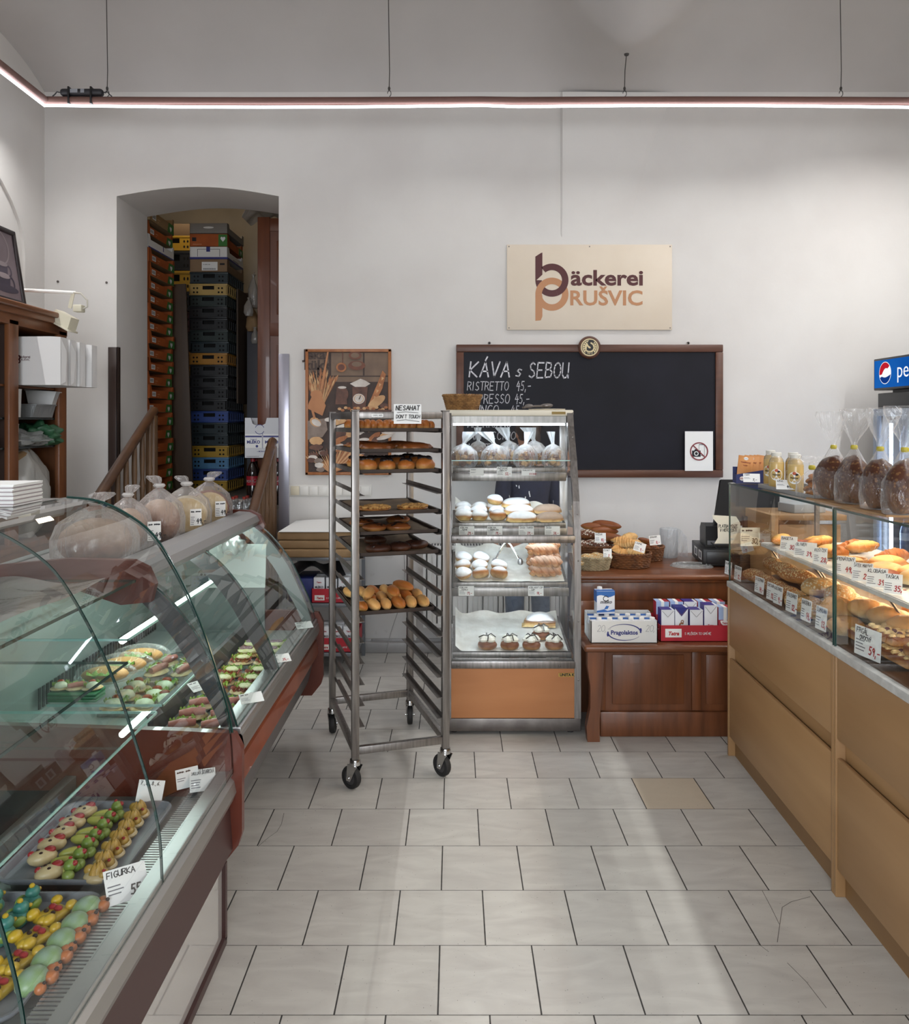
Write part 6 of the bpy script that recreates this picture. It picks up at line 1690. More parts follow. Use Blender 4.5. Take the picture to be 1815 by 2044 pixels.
o = MB().lathe([(.0, 0), (.036, 0), (.04, .13), (.042, .135), (0, .135)], 18).build('paper_cup_stack', M('cup_white', 'c9c7c2', .6), loc=(-2.60, 4.7, 1.562)); tag(o, 'upright stack of white cups beside the crumpled clear bags', 'cups')
heap('white_sack', 'big bulging white plastic sack in the lowest open shelf', (-2.70, 4.93, 1.003), (.17, .24, .31), film('white_sack_film', 'd6d5cf', .85, .97, .2, 7), 8, .08)
o = MB().grid(lambda u, v: Vector((-.11 + .2 * u, -.12 + .2 * v, .02 * math.sin(u * 9) + .02 * v)), 14, 8, thick=.012).build('paper_bags', KRAFT, loc=(-2.69, 4.84, 1.505), rot=(.1, .12, .2)); tag(o, 'folded kraft paper bags on top of the white sack', 'bags')
heap('dark_blue_bundle', 'dark blue bundle at the left edge on a shelf unit shelf', (-2.68, 4.42, 1.562), (.1, .12, .05), M('navy_plastic', '1f2f4a', .5), 9)
pc = thing('coffee_picture', 'dark-framed mauve still-life picture leaning on top of the shelf unit', 'picture', (-2.60, 3.9, 2.402))
y1 = 4.85; tilt = R(-8.9)
PICM = M('mauve_print', '8d7f84', .5, col2='7b6d73', scale=3); PFR = M('dark_frame', '2a2123', .4)
def picm(): return T(0, 0, 0) @ Matrix.Rotation(tilt, 4, 'Y')
mb = MB(); w0, w1, h = 0.0, .95, .46
for a, b in (((w0, 0), (w1, .03)), ((w0, h - .03), (w1, h)), ((w0, 0), (w0 + .03, h)), ((w1 - .03, 0), (w1, h))): mb.box((-.012, a[0], a[1]), (.014, b[0], b[1]), 0, .004, picm())
mb.build('frame', PFR, pc)
mb = MB().box((-.01, .025, .025), (.002, w1 - .025, h - .025), 0, 0, picm())
def cup(yc, zc, w, hh, mi):
 f = picm() @ T(.0026, 0, 0) @ face_to(90)
 mb.faces([(yc - w * .5, zc + hh, 0), (yc - w * .38, zc, 0), (yc + w * .38, zc, 0), (yc + w * .5, zc + hh, 0)], [(0, 1, 2, 3)], mi, f)
 mb.ell((yc, zc + hh, .0004), (w * .5, w * .12, .0003), 16, 4, 2, mx=f)
 ring(mb, (yc + w * .5, zc + hh * .5), w * .3, w * .2, -90, 90, .0005, mi, f)
mb.ell((w1 - .19, .085, .0004), (.14, .026, .0003), 24, 4, 1, mx=picm() @ T(.0026, 0, 0) @ face_to(90))
cup(w1 - .19, .085, .14, .075, 1); cup(w1 - .19, .16, .12, .07, 3); cup(w1 - .36, .085, .13, .15, 1)
ring(mb, (w1 - .2, .33), .11, .1, 0, 360, .0006, 2, picm() @ T(.0026, 0, 0) @ face_to(90))
mb.build('picture_print', [PICM, M('print_cup_dark', '4a4350', .5), M('print_cup_light', 'a5989b', .5), M('print_cup_mid', '5f5763', .5)], pc, smooth=False)
fl = thing('floodlight', 'cream halogen floodlight on a white arm above the shelf unit', 'lamp', P(143, 584, 5.12))
IV = M('ivory_metal', 'cfc9b4', .45)
MB().tube([(-.5, -.35, -.035), (-.2, -.12, -.006), (0, 0, 0), (.02, .01, 0)], .011, 8).build('arm', WHITE, fl)
mb = MB().bar((.01, 0, .0), (-.012, -.0, -.1), .022, .006)
mb.add(MB().prism([(-.07, 0), (.07, 0), (.055, .075), (-.055, .075)], .11, mx=Matrix.Rotation(.5, 4, 'Y') @ T(.045, .055, -.21) @ FACE))
mb.box((-.085, -.065, -.012), (.085, .065, 0), 0, .004, Matrix.Rotation(.5, 4, 'Y') @ T(.045, 0, -.21)); mb.box((.02, -.03, -.125), (.075, .03, -.08), 0, .006)
mb.build('lamp_head', IV, fl)
MB().tube([(.01, 0, .0), (.06, 0, -.005), (.1, .0, -.05), (.1, 0, -.09), (.07, 0, -.105)], .006, 7).build('cable', M('pale_cable', 'bcb7ab', .5), fl)
SKIRT = M('brown_lacquer', '402826', .4)
BUMP = M('bumper_aluminium', 'a3a19e', .33, .75)
DKG = M('dark_grey_plastic', '3c3a3c', .45)
INOX = M('inox_inner', '8f9996', .35, .7)
MIRROR = M('glossy_white_plinth', 'dedcda', .05, .6)
FX = -.725   # front plane of both counters
def sweep(mb, prof, y0, y1, mi=0, thick=.006, emi=1, ny=1):
 """curved pane: (x,z) profile swept along Y with glass edges"""
 n = len(prof)
 nrm = []
 for i in range(n):
  a = prof[max(0, i - 1)]; b = prof[min(n - 1, i + 1)]
  d = Vector((b[0] - a[0], b[1] - a[1])).normalized(); nrm.append((-d.y, d.x))
 q = [(p[0] + k[0] * thick, p[1] + k[1] * thick) for p, k in zip(prof, nrm)]
 v = [(x, y, z) for y in (y0, y1) for pr in (prof, q) for x, z in pr]
 N = n
 for i in range(n - 1):
  mb.faces([v[i], v[i + 1], v[2 * N + i + 1], v[2 * N + i]], [(0, 1, 2, 3)], mi)
  for o in (0, 2 * N): mb.faces([v[o + i], v[o + i + 1], v[o + N + i + 1], v[o + N + i]], [(0, 1, 2, 3)], emi)
 for i in (0, n - 1): mb.faces([v[i], v[2 * N + i], v[3 * N + i], v[N + i]], [(0, 1, 2, 3)], emi)
 return mb
def smooth_prof(pts, k=4):
 """Catmull-Rom through (x,z) points"""
 out = []
 for i in range(len(pts) - 1):
  p0, p1, p2, p3 = pts[max(0, i - 1)], pts[i], pts[i + 1], pts[min(len(pts) - 1, i + 2)]
  for j in range(k):
   t = j / k
   out.append(tuple(.5 * (2 * p1[a] + (p2[a] - p0[a]) * t + (2 * p0[a] - 5 * p1[a] + 4 * p2[a] - p3[a]) * t * t + (3 * p1[a] - p0[a] - 3 * p2[a] + p3[a]) * t ** 3) for a in (0, 1)))
 return out + [pts[-1]]
GN = smooth_prof([(-.722, .56), (-.728, .67), (-.747, .77), (-.785, .90), (-.84, 1.06), (-.91, 1.21), (-.99, 1.335), (-1.08, 1.405), (-1.17, 1.445), (-1.273, 1.458)])
GF = smooth_prof([(-.735, .672), (-.765, .76), (-.80, .84), (-.868, .977), (-.967, 1.105), (-1.05, 1.175)])
NY0, NY1 = .75, 2.62
nd = thing('near_deli_counter', 'nearest brown serving counter with tall rounded glass and coloured pastries inside', 'deli counter', (0, 0, 0))
mb = MB()
for a, b in ((NY0, 1.36), (1.364, 1.985), (1.989, NY1)): sweep(mb, GN, a, b)
mb.build('curved_glass', [GLASS, GLASSE], nd, ang=50)
poly = GN + [(-1.6, 1.458), (-1.6, .665)]
MB().faces([(x, NY1 + .012, z) for x, z in poly], [tuple(range(len(poly)))]).build('end_glass', GLASS, nd, smooth=False)
MB().tube([(x, NY1 + .012, z) for x, z in GN], .004, 6).build('end_glass_edge', GLASSE, nd)
bp_ = [(FX - .03, .445), (FX, .465), (FX + .012, .495), (FX + .005, .53), (FX - .02, .555), (FX - .035, .56)]
mb = MB(); n = len(bp_)
v = [(x, y, z) for y in (NY0, NY1) for x, z in bp_]
for i in range(n - 1): mb.faces([v[i], v[i + 1], v[n + i + 1], v[n + i]], [(0, 1, 2, 3)])
mb.faces(v[:n], [tuple(range(n))]); mb.faces(v[n:], [tuple(range(n))[::-1]])
mb.build('bumper_rail', BUMP, nd)
mb = MB().box((FX - .05, NY0, .53), (FX - .01, NY1, .562)).box((FX - .005, NY0, .55), (FX + .0, NY1, .572), bev=.002)
mb.build('glass_channel', ALU, nd)
mb = MB()
sk = [(FX - .04, .45), (FX - .01, .455), (FX - .0, .31), (FX - .035, .27), (FX - .10, .255)]
n = len(sk); v = [(x, y, z) for y in (NY0, NY1) for x, z in sk]
for i in range(n - 1): mb.faces([v[i], v[i + 1], v[n + i + 1], v[n + i]], [(0, 1, 2, 3)])
mb.faces(v[:n], [tuple(range(n))]); mb.faces(v[n:], [tuple(range(n))])
mb.build('brown_skirt', SKIRT, nd, ang=20)
MB().box((-1.55, NY0, .03), (FX - .03, NY1 - .015, .27)).build('plinth', MIRROR, nd)
MB().box((-1.55, NY0, 0), (FX - .018, NY1, .03), bev=.003).box((FX - .035, NY1 - .02, .02), (FX - .018, NY1, .27)).build('plinth_trim', SKIRT, nd)
def cheek(y0, y1, zt, x_back, m, nm, par, slope=0.0):
 pts = [(FX + .018, .32), (FX + .03, .36), (FX + .03, zt - .05), (FX + .005, zt), (-.9, zt + .01), (x_back, zt + slope), (x_back, .25), (FX - .03, .26)]
 return MB().prism([(-x, z) for x, z in pts], y1 - y0, mx=T(0, y0, 0) @ Matrix.Rotation(PI, 4, 'Z') @ FACE).build(nm, m, par, ang=25)
RBC = M('red_brown_plastic', '642c1c', .38, col2='552417', scale=4, coat=.3)
cheek(NY1, NY1 + .03, .685, -1.55, RBC, 'end_cheek', nd, .03)
DECK = .50
MB().box((-1.55, NY0, .30), (FX - .05, NY1, DECK - .02)).build('deck', INOX, nd)
mb = MB()
nb = 150
MB().box((FX - .135, NY0, DECK - .02), (FX - .05, NY1, DECK + .005)).build('grille_base', DKG, nd)
for i in range(nb):
 y = NY0 + (NY1 - NY0) * (i + .5) / nb
 mb.box((FX - .13, y - .0035, DECK + .004), (FX - .055, y + .0035, DECK + .012))
mb.build('air_grille', ALU, nd)
MB().box((FX - .055, NY0, DECK), (FX - .03, NY1, .54)).build('front_ledge', ALU, nd)
MB().box((-1.60, NY0, .3), (-1.55, NY1, 1.2)).build('back_wall', M('dark_steel_wall', '4a4d4c', .35, .5), nd)
mb = MB().box((-1.27, NY0, DECK - .015), (-1.235, NY1, DECK + .05), bev=.004)
mb.build('deck_divider', BUMP, nd)
MB().box((-1.55, NY0, DECK - .02), (-1.27, NY1, DECK)).build('rear_deck', DKG, nd)
for z, xf, em in ((1.195, -1.03, 0), (.93, -1.055, 0), (.77, -.96, 1)):
 y0, y1 = (.9, NY1 - .03)
 mb = MB()
 xb = -1.53 if z < 1 else -1.5
 mb.faces([(xb, y0, z), (xf, y0, z), (xf, y1, z), (xb, y1, z)], [(0, 1, 2, 3)], 0)
 mb.box((xf - .003, y0, z - .008), (xf, y1, z), 1); mb.box((xb, y1 - .003, z - .008), (xf, y1, z), 1)
 mb.build('glass_shelf', [SHELFG, GLASSL if em else GLASSE], nd, smooth=False)
for y in (NY1 - .06, 1.3): MB().box((-1.53, y, DECK), (-1.50, y + .03, 1.2)).build('shelf_post', STEELD, nd)
MB().box((-1.6, NY0, 1.40), (-1.27, NY1 - .0, 1.456), bev=.01).build('top_board', M('top_grey', '8b8886', .4), nd)
FY0, FY1 = 2.72, 4.24
fd = thing('far_deli_counter', 'far serving counter with silver canopy, sloping glass and open sandwiches inside', 'deli counter', (0, 0, 0))
mb = MB(); sweep(mb, GF, FY0, 3.36); sweep(mb, GF, 3.364, FY1)
mb.build('curved_glass', [GLASS, GLASSE], fd, ang=50)
for y in (FY1 + .004,):
 poly = GF + [(-1.6, 1.2), (-1.6, .66)]
 MB().faces([(x, y, z) for x, z in poly], [tuple(range(len(poly)))]).build('end_glass', GLASS, fd, smooth=False)
 MB().tube([(x, y, z) for x, z in GF], .003, 6).build('end_glass_edge', GLASSE, fd)
cn = [(-1.045, 1.16), (-1.03, 1.185), (-1.045, 1.213), (-1.085, 1.232), (-1.14, 1.236), (-1.14, 1.15)]
mb = MB(); n = len(cn); v = [(x, y, z) for y in (FY0, FY1) for x, z in cn]
for i in range(n): mb.faces([v[i], v[(i + 1) % n], v[n + (i + 1) % n], v[n + i]], [(0, 1, 2, 3)])
mb.faces(v[:n], [tuple(range(n))]); mb.faces(v[n:], [tuple(range(n))])
mb.build('silver_canopy', M('canopy_silver', 'a3a3a4', .42, .35), fd)
MB().box((-1.62, FY0, 1.165), (-1.14, FY1, 1.195)).build('top_board', M('top_grey', '8b8886', .4), fd)
for y in (FY0 - .03, FY1):
 pts = [(-1.02, 1.10), (-1.005, 1.16), (-1.03, 1.215), (-1.08, 1.24), (-1.3, 1.245), (-1.62, 1.215), (-1.62, 1.18), (-1.3, 1.15), (-1.12, 1.09)]
 MB().prism([(-x, z) for x, z in pts], .03, mx=T(0, y, 0) @ Matrix.Rotation(PI, 4, 'Z') @ FACE).build('canopy_cap', RBC, fd, ang=25)
mb = MB(); n = len(bp_); v = [(x, y, z + .11) for y in (FY0, FY1) for x, z in bp_]
for i in range(n - 1): mb.faces([v[i], v[i + 1], v[n + i + 1], v[n + i]], [(0, 1, 2, 3)])
mb.build('bumper_rail', BUMP, fd)
MB().box((FX - .08, FY0, .645), (FX - .0, FY1, .668), bev=.004).build('glass_ledge', ALU, fd)
MB().box((FX - .07, FY0, .45), (FX - .02, FY1, .565)).build('grey_band', DKG, fd)
ORB = M('orange_brown_band', '8a4526', .38, col2='79391f', scale=5, coat=.3)
mb = MB(); sk = [(FX - .03, .565), (FX + .0, .555), (FX + .004, .48), (FX - .02, .455), (FX - .06, .45)]
n = len(sk); v = [(x, y, z) for y in (FY0, FY1) for x, z in sk]
for i in range(n - 1): mb.faces([v[i], v[i + 1], v[n + i + 1], v[n + i]], [(0, 1, 2, 3)])
mb.build('brown_band', ORB, fd)
mb = MB(); sk = [(FX - .02, .455), (FX - .05, .33), (FX - .16, .25), (FX - .3, .03)]
n = len(sk); v = [(x, y, z) for y in (FY0, FY1) for x, z in sk]
for i in range(n - 1): mb.faces([v[i], v[i + 1], v[n + i + 1], v[n + i]], [(0, 1, 2, 3)])
mb.box((-1.6, FY0, 0), (FX - .3, FY1, .3))
mb.build('grey_underside', M('underside_grey', '5a5657', .5), fd, ang=20)
cheek(FY1, FY1 + .03, .70, -1.6, RBC, 'end_cheek', fd, 0)
GB = 'a0aaa6'
LIN = M('inner_steel', '8f9896', .3, .4)
MB().box((-1.62, FY0, .55), (-1.58, FY1, 1.2)).build('back_wall', LIN, fd)
MB().box((-1.58, FY1 - .02, .55), (-1.0, FY1 - .005, .98)).build('inner_end_panel', LIN, fd)
MB().box((-1.60, FY0, .56), (FX - .06, FY1, .605)).build('deck', M('deck_light', 'b3bab7', .3, .3), fd)
mb = MB()
for x, z in ((-1.32, .905),):
 mb.lathe([(0, 0), (.035, 0), (.038, .008), (.028, .01), (.026, .004), (0, .004)], 20, 0, T(x, FY1 - .021, z) @ FACE); mb.lathe([(0, 0), (.006, 0), (.006, .006), (0, .006)], 10, 1, T(x - .01, FY1 - .024, z) @ FACE); mb.lathe([(0, 0), (.006, 0), (.006, .006), (0, .006)], 10, 1, T(x + .01, FY1 - .024, z) @ FACE)
mb.build('socket', [LIN, BLACKP], fd)
for y, m in ((FY0 + .01, DKG), (3.36, DKG), (FY1 - .05, M('arm_grey', '8d9494', .4))):
 mb = MB()
 pr = [(x - .012, z - .006) for x, z in GF]
 q = [(x - .055 - .05 * i / len(GF), z - .02) for i, (x, z) in enumerate(GF)]
 v = [(x, yy, z) for yy in (y, y + .03) for pq in (pr, q) for x, z in pq]; N = len(GF)
 for i in range(N - 1):
  for a, b in ((0, N), (2 * N, 3 * N)): mb.faces([v[a + i], v[a + i + 1], v[b + i + 1], v[b + i]], [(0, 1, 2, 3)])
  for a in (0, N): mb.faces([v[a + i], v[a + i + 1], v[a + 2 * N + i + 1], v[a + 2 * N + i]], [(0, 1, 2, 3)])
 mb.build('glass_arm', m, fd)
for z, x0, x1, y1 in ((.96, -1.56, -1.12, 3.9), (.735, -1.4, -1.0, 3.3)):
 mb = MB().faces([(x0, FY0 + .03, z), (x1, FY0 + .03, z), (x1, y1, z), (x0, y1, z)], [(0, 1, 2, 3)], 0)
 mb.box((x1 - .003, FY0 + .03, z - .008), (x1, y1, z), 1); mb.box((x0, FY0 + .03, z - .008), (x1, FY0 + .034, z), 1)
 mb.build('glass_shelf', [SHELFG, GLASSL], fd, smooth=False)
DT = emit('deli_tube', 'e8fff8', 1.0)
MB().cyl((-1.17, FY0 + .1, .935), (-1.17, 3.85, .935), .012, 10).build('light_tube', DT, fd)
MB().cyl((-1.12, FY0 + .1, 1.14), (-1.12, FY1 - .1, 1.14), .012, 10).build('light_tube', DT, fd)
mb = MB()
for i in range(40): mb.box((-1.57, FY0 + .3 + i * .03, .62), (-1.565, FY0 + .315 + i * .03, .70))
mb.build('vent_slots', BLACKP, fd)
o = MB().grid(lambda u, v: Vector((wx(419 + 114 * u, 4.2) + .01 * v - .01, .008 * math.sin(v * 4 + u), wz(1085 + 88 * (1 - v), 4.2))), 6, 8).build('paper_sheet', M('lit_paper', 'e2ece8', .7), loc=(0, 4.195, 0)); tag(o, 'white printed sheet hanging inside the far deli counter glass', 'paper')
mb = MB()
for i in range(9):
 if i < 6: mb.pen('~~ ~~~~ ~'[:9 - i], .012, T(wx(424, 4.19), 4.183, wz(1093 + i * 5.6, 4.19)) @ FACE, 0, .1, 0, 1.2)
for i in range(9):
 if i not in (4, 5): mb.box((wx(423 + i * 12, 4.19), 4.18, wz(1169, 4.19)), (wx(427 + i * 12, 4.19), 4.1805, wz(1167.5, 4.19)), 0)
mb.build('print', GREYINK, o, smooth=False)
GTRAY = M('grey_plastic_tray', '7b7e84', .4, col2='72757b', scale=20)
def serving_tray(w, l, r=.045):
 mb = MB()
 def rr(w_, l_, r_, z):
  o = []
  for cx, cy, a0 in ((w_ / 2 - r_, l_ / 2 - r_, 0), (-w_ / 2 + r_, l_ / 2 - r_, 90), (-w_ / 2 + r_, -l_ / 2 + r_, 180), (w_ / 2 - r_, -l_ / 2 + r_, 270)):
   o += [(cx + r_ * math.cos(R(a0 + 15 * i)), cy + r_ * math.sin(R(a0 + 15 * i)), z) for i in range(7)]
  return o
 rings = [rr(w - .03, l - .03, r * .8, .002), rr(w - .012, l - .012, r * .95, .018), rr(w, l, r, .019), rr(w, l, r, .013), rr(w - .02, l - .02, r * .9, .0)]
 n = len(rings[0]); v = sum(rings, [])
 fs = [tuple(range(n))]
 for k in range(4):
  for i in range(n): fs.append((k * n + i, k * n + (i + 1) % n, (k + 1) * n + (i + 1) % n, (k + 1) * n + i))
 fs.append(tuple(range(4 * n, 5 * n))[::-1])
 return mb.faces(v, fs)
gt = proto(serving_tray(.33, .435).build('serving_tray', GTRAY, ang=50), 'tray')
DZ = .503
gt.put('grey plastic tray of pale, green and gold figure pastries', (-1.035, 2.285, DZ), (0, 0, 0), 'grey trays of figure pastries')
gt.put('grey plastic tray of teal, yellow and orange figure pastries', (-1.04, 1.80, DZ), (0, 0, 0), 'grey trays of figure pastries')
DO = {}
def dough_c(n, c, c2): DO[n] = M('dough_' + n, c, .35, col2=c2, scale=22, sss=.03)
for n, c, c2 in (('pale', 'c3b08a', 'b39c72'), ('red', '9c2b2e', '86292b'), ('green', '5f7f33', '82904a'), ('lime', '9aa04e', 'b9a45a'), ('gold', '9c7a35', 'b3924a'), ('teal', '2f6f6c', '4a8472'), ('yellow', 'c0a02e', 'b08f2c'), ('orange', 'bf7038', 'a85e30'), ('mint', '7c9a62', '8fa39a')): dough_c(n, c, c2)
DARKD = M('dough_dark', '2c1a16', .5)
def figure(name, body, bm_, parts):
 """little dough figure: body mesh, then coloured pieces"""
 e = bpy.data.objects.new(name, None); COL.objects.link(e); e['category'] = 'pastry'
 body.build('body', bm_, e)
 for pn, mb, m in parts: mb.build(pn, m, e)
 return Proto(e)
b = MB().ell((0, 0, .016), (.038, .026, .02), 16, 9, flat=-.015)
f1 = figure('red_capped_pastry', b, DO['pale'], [('red_cap', MB().ell((.018, .004, .03), (.016, .014, .01), 12, 7).ell((-.026, .01, .026), (.01, .009, .008), 10, 6), DO['red']), ('eyes', MB().ell((-.004, -.012, .034), (.005, .004, .003), 8, 5).ell((-.01, .006, .035), (.005, .004, .003), 8, 5), DARKD)])
b = MB().ell((-.028, 0, .014), (.034, .013, .014), 14, 8, flat=-.013)
f2 = figure('green_bug_pastry', b, DO['lime'], [('head', MB().ell((.01, 0, .03), (.016, .017, .016), 14, 8).ell((.016, -.022, .014), (.016, .015, .014), 12, 7, flat=-.013).ell((.014, .02, .014), (.015, .014, .013), 12, 7, flat=-.013), DO['green']), ('face', MB().ell((.022, .0, .036), (.008, .009, .007), 10, 6).ell((.008, .006, .046), (.005, .005, .004), 8, 5), DO['red'])])
b = MB().ell((0, 0, .012), (.036, .028, .016), 16, 8, flat=-.011)
cr_ = MB()
for i in range(5):
 a = R(-80 + 40 * i); cr_.lathe([(0, 0), (.011, .002), (.009, .016), (.002, .03), (0, .031)], 9, mx=T(-.004 + .014 * math.cos(a), .018 * math.sin(a), .022) @ Matrix.Rotation(.35 * math.sin(a), 4, 'X'))
f3 = figure('gold_crown_pastry', b, DO['pale'], [('crown', cr_, DO['gold']), ('tail', MB().ell((-.024, .006, .024), (.016, .012, .014), 10, 6).ell((.02, -.004, .022), (.013, .016, .012), 10, 6), DO['gold']), ('berry', MB().ell((.024, -.01, .034), (.005, .005, .004), 8, 5), DO['red'])])
b = MB().ell((0, 0, .018), (.034, .026, .021), 16, 9, flat=-.017).ell((-.03, 0, .014), (.018, .014, .012), 10, 6)
f4 = figure('teal_bird_pastry', b, DO['teal'], [('head', MB().ell((.014, 0, .042), (.018, .016, .015), 14, 8), DO['teal']), ('crest', MB().ell((.012, 0, .059), (.007, .007, .006), 8, 5).ell((.032, 0, .04), (.008, .006, .005), 8, 5), DO['yellow']), ('wing', MB().ell((.0, -.024, .024), (.018, .006, .012), 10, 6).ell((.0, .024, .024), (.018, .006, .012), 10, 6), DO['green'])])
b = MB().box((-.034, -.026, 0), (.03, .026, .018), 0, .008, None, 3).ell((-.03, -.024, .02), (.016, .013, .012), 10, 6).ell((-.03, .024, .02), (.016, .013, .012), 10, 6)
f5 = figure('yellow_bear_pastry', b, DO['yellow'], [('ears', MB().ell((.03, -.022, .02), (.013, .012, .01), 10, 6).ell((.03, .022, .02), (.013, .012, .01), 10, 6), DO['yellow']), ('bow', MB().ell((.008, -.008, .021), (.008, .01, .006), 8, 5).ell((.008, .008, .021), (.008, .01, .006), 8, 5), DO['red']), ('eyes', MB().ell((-.008, -.01, .02), (.005, .006, .004), 8, 5).ell((-.008, .01, .02), (.005, .006, .004), 8, 5), DARKD)])
b = MB().ell((-.004, 0, .014), (.036, .03, .024), 18, 9, flat=-.012)
f6 = figure('shell_pastry', b, DO['mint'], [('head', MB().ell((.012, -.032, .014), (.016, .014, .013), 12, 7).ell((.032, -.018, .012), (.014, .013, .012), 12, 7).ell((-.02, -.03, .012), (.012, .012, .011), 10, 6), DO['orange']), ('eyes', MB().ell((.02, -.038, .026), (.005, .005, .004), 8, 5).ell((-.016, -.036, .022), (.004, .004, .003), 8, 5), DARKD)])
t1, t2 = 'on the tray with gold crowns', 'on the tray with teal birds'
for i, (y, x) in enumerate(((2.10, -1.06), (2.174, -1.118), (2.24, -1.125), (2.303, -1.125), (2.36, -1.126), (2.425, -1.12))):
 f1.put(f'pale dough figure with red cap, {ORD[i + 1]} from the front {t1}', (x, y, DZ + .004), (0, 0, R(35) + rnd.uniform(-.3, .3)), 'red-capped figures')
for i in range(7): f2.put(f'green dough bug with red face, {ORD[i + 1]} from the front {t1}', (-1.022 - .002 * i, 2.11 + .053 * i, DZ + .004), (0, 0, R(10) + rnd.uniform(-.3, .3)), 'green bug figures')
for i in range(7): f3.put(f'golden crown-topped dough figure, {ORD[i + 1]} from the front on the first tray', (-.932 - .004 * i, 2.09 + .056 * i, DZ + .004), (0, 0, R(-20) + rnd.uniform(-.3, .3)), 'golden crown figures')
for i in range(5): f4.put(f'teal dough bird, {ORD[i + 1]} from the back on the nearest grey tray', (-1.04 + (.05 if i % 2 else 0) * 0 - .03 * (i > 2), 1.955 - .06 * i, DZ + .004), (0, 0, R(60) + rnd.uniform(-.3, .3)), 'teal bird figures')
for i in range(4): f4.put(f'teal dough bird, {ORD[i + 1]} from the back in the leftmost column of nearest tray', (-1.125, 1.94 - .07 * i, DZ + .004), (0, 0, R(50) + rnd.uniform(-.3, .3)), 'teal bird figures')
for i in range(4): f5.put(f'yellow dough bear with red bow, {ORD[i + 1]} from the back on the nearest tray', (-.968 + .004 * i, 1.93 - .085 * i, DZ + .004), (0, 0, R(65) + rnd.uniform(-.2, .2)), 'yellow bear figures', 1.1)
for i in range(5): f6.put(f'green shell and orange head dough figure, {ORD[i + 1]} from the back of nearest tray', (-.893, 1.95 - .063 * i, DZ + .004), (0, 0, R(90) + rnd.uniform(-.2, .2)), 'shell figures', 1.05)
def ncard(lab, title, price, loc, rot, w=.075, h=.055, lines=3, red=False): return price_tag('price_card', lab, w, h, title, price, loc, rot, lines, red=red)
ncard('price card reading FIGURKA between the two grey trays', 'FIGURKA', '55,-', (-.805, 1.985, .518), (-.85, 0, .6), .1, .085)
ncard('small allergen card at the far right of the first grey tray', '7.,6.,8.,6.', '', (-.955, 2.50, .52), (-.3, .2, .35), .078, .062, 0)
ncard('plain card lying at the counter end by the brown cheek', '~~~ ~~', '', (-.855, 2.575, .53), (-.25, -.1, .35), .07, .06, 2)
ncard('printed card beside the counter end under the glass', 'SÁDLOVÁ ŠKVARKOVÁ', '', (-.80, 2.55, .53), (-.9, 0, .35), .08, .075, 4)
o = MB().box((0, 0, 0), (.12, .35, .004)).box((0, 0, 0), (.004, .35, .02)).box((.116, 0, 0), (.12, .35, .02)).build('leaflet_holder', ALU, loc=(-1.2, 2.22, .505)) if False else None
for k, (x, y, z, lab) in enumerate(((-1.43, 2.42, 1.4575, 'neat stack of white folded napkins at the near counter top edge'),)):
 mb = MB()
 for i in range(16): mb.box((-.14 + rnd.uniform(-.002, .002), -.09 + rnd.uniform(-.002, .002), i * .004), (.14 + rnd.uniform(-.002, .002), .09, i * .004 + .0034), i % 3 == 1)
 o = mb.build('napkin_stack', [PAPER, M('napkin_grey', 'a39a9c', .8)], loc=(x, y, z), rot=(0, 0, .04)); tag(o, lab, 'napkins')
o = MB().grid(lambda u, v: Vector((.3 * u - .2, .3 * v - .15, .001 + .006 * math.sin(u * 5))), 8, 8, thick=.0006).build('paper_sheet', PAPER, loc=(-1.42, 2.2, 1.4585), rot=(0, 0, -.1)); tag(o, 'loose white sheet under the napkin stack', 'paper')
o = MB().grid(lambda u, v: Vector((-1.47 + .38 * u, 1.75 + .75 * v, 1.2 + .012 * math.sin(u * 7 + v * 3) * math.sin(v * 5) + .012)), 16, 20, thick=.001).build('reflection_sheet', film('reflection_film', 'b5b0ac', .45, .8, .2, 6)); tag(o, 'added translucent sheet imitating glass reflections on the top inner shelf of the near counter', 'paper')  # added sheet; its grey film imitates reflections seen in the counter glass
BREAD = M('white_bread_slice', 'd8c39a', .8, col2='c3a877', scale=26)
LETT = M('lettuce', '8faa3f', .45, col2='5f8a2c', scale=26, sss=.05)
HAM = M('ham', 'b9786a', .45, col2='9a4f45', scale=18)
SALAMI = M('salami', '8e3d30', .45, col2='a85d47', scale=40)
MAYO = M('mayonnaise', 'e3e4c8', .35)
TOM = M('tomato', 'ad4020', .25, col2='93331a', scale=14)
CHEESE = M('grated_cheese', 'dcdcb8', .6, col2='c3c48f', scale=50)
def slice_(l, w, h):
 mb = MB(); mb.ell((0, 0, h * .5), (l, w, h * .62), 18, 8, flat=-h * .5)
 return mb
def leaf(mb, c, r, seed):
 r4 = random.Random(seed); p = r4.uniform(0, 6)
 mb.grid(lambda u, v: Vector((c[0] + r * (u - .5) * 2, c[1] + r * (v - .5) * 1.5, c[2] + .012 * math.sin(u * 13 + p) * math.cos(v * 11 - p) + .01 * abs(u - .5))), 12, 9)
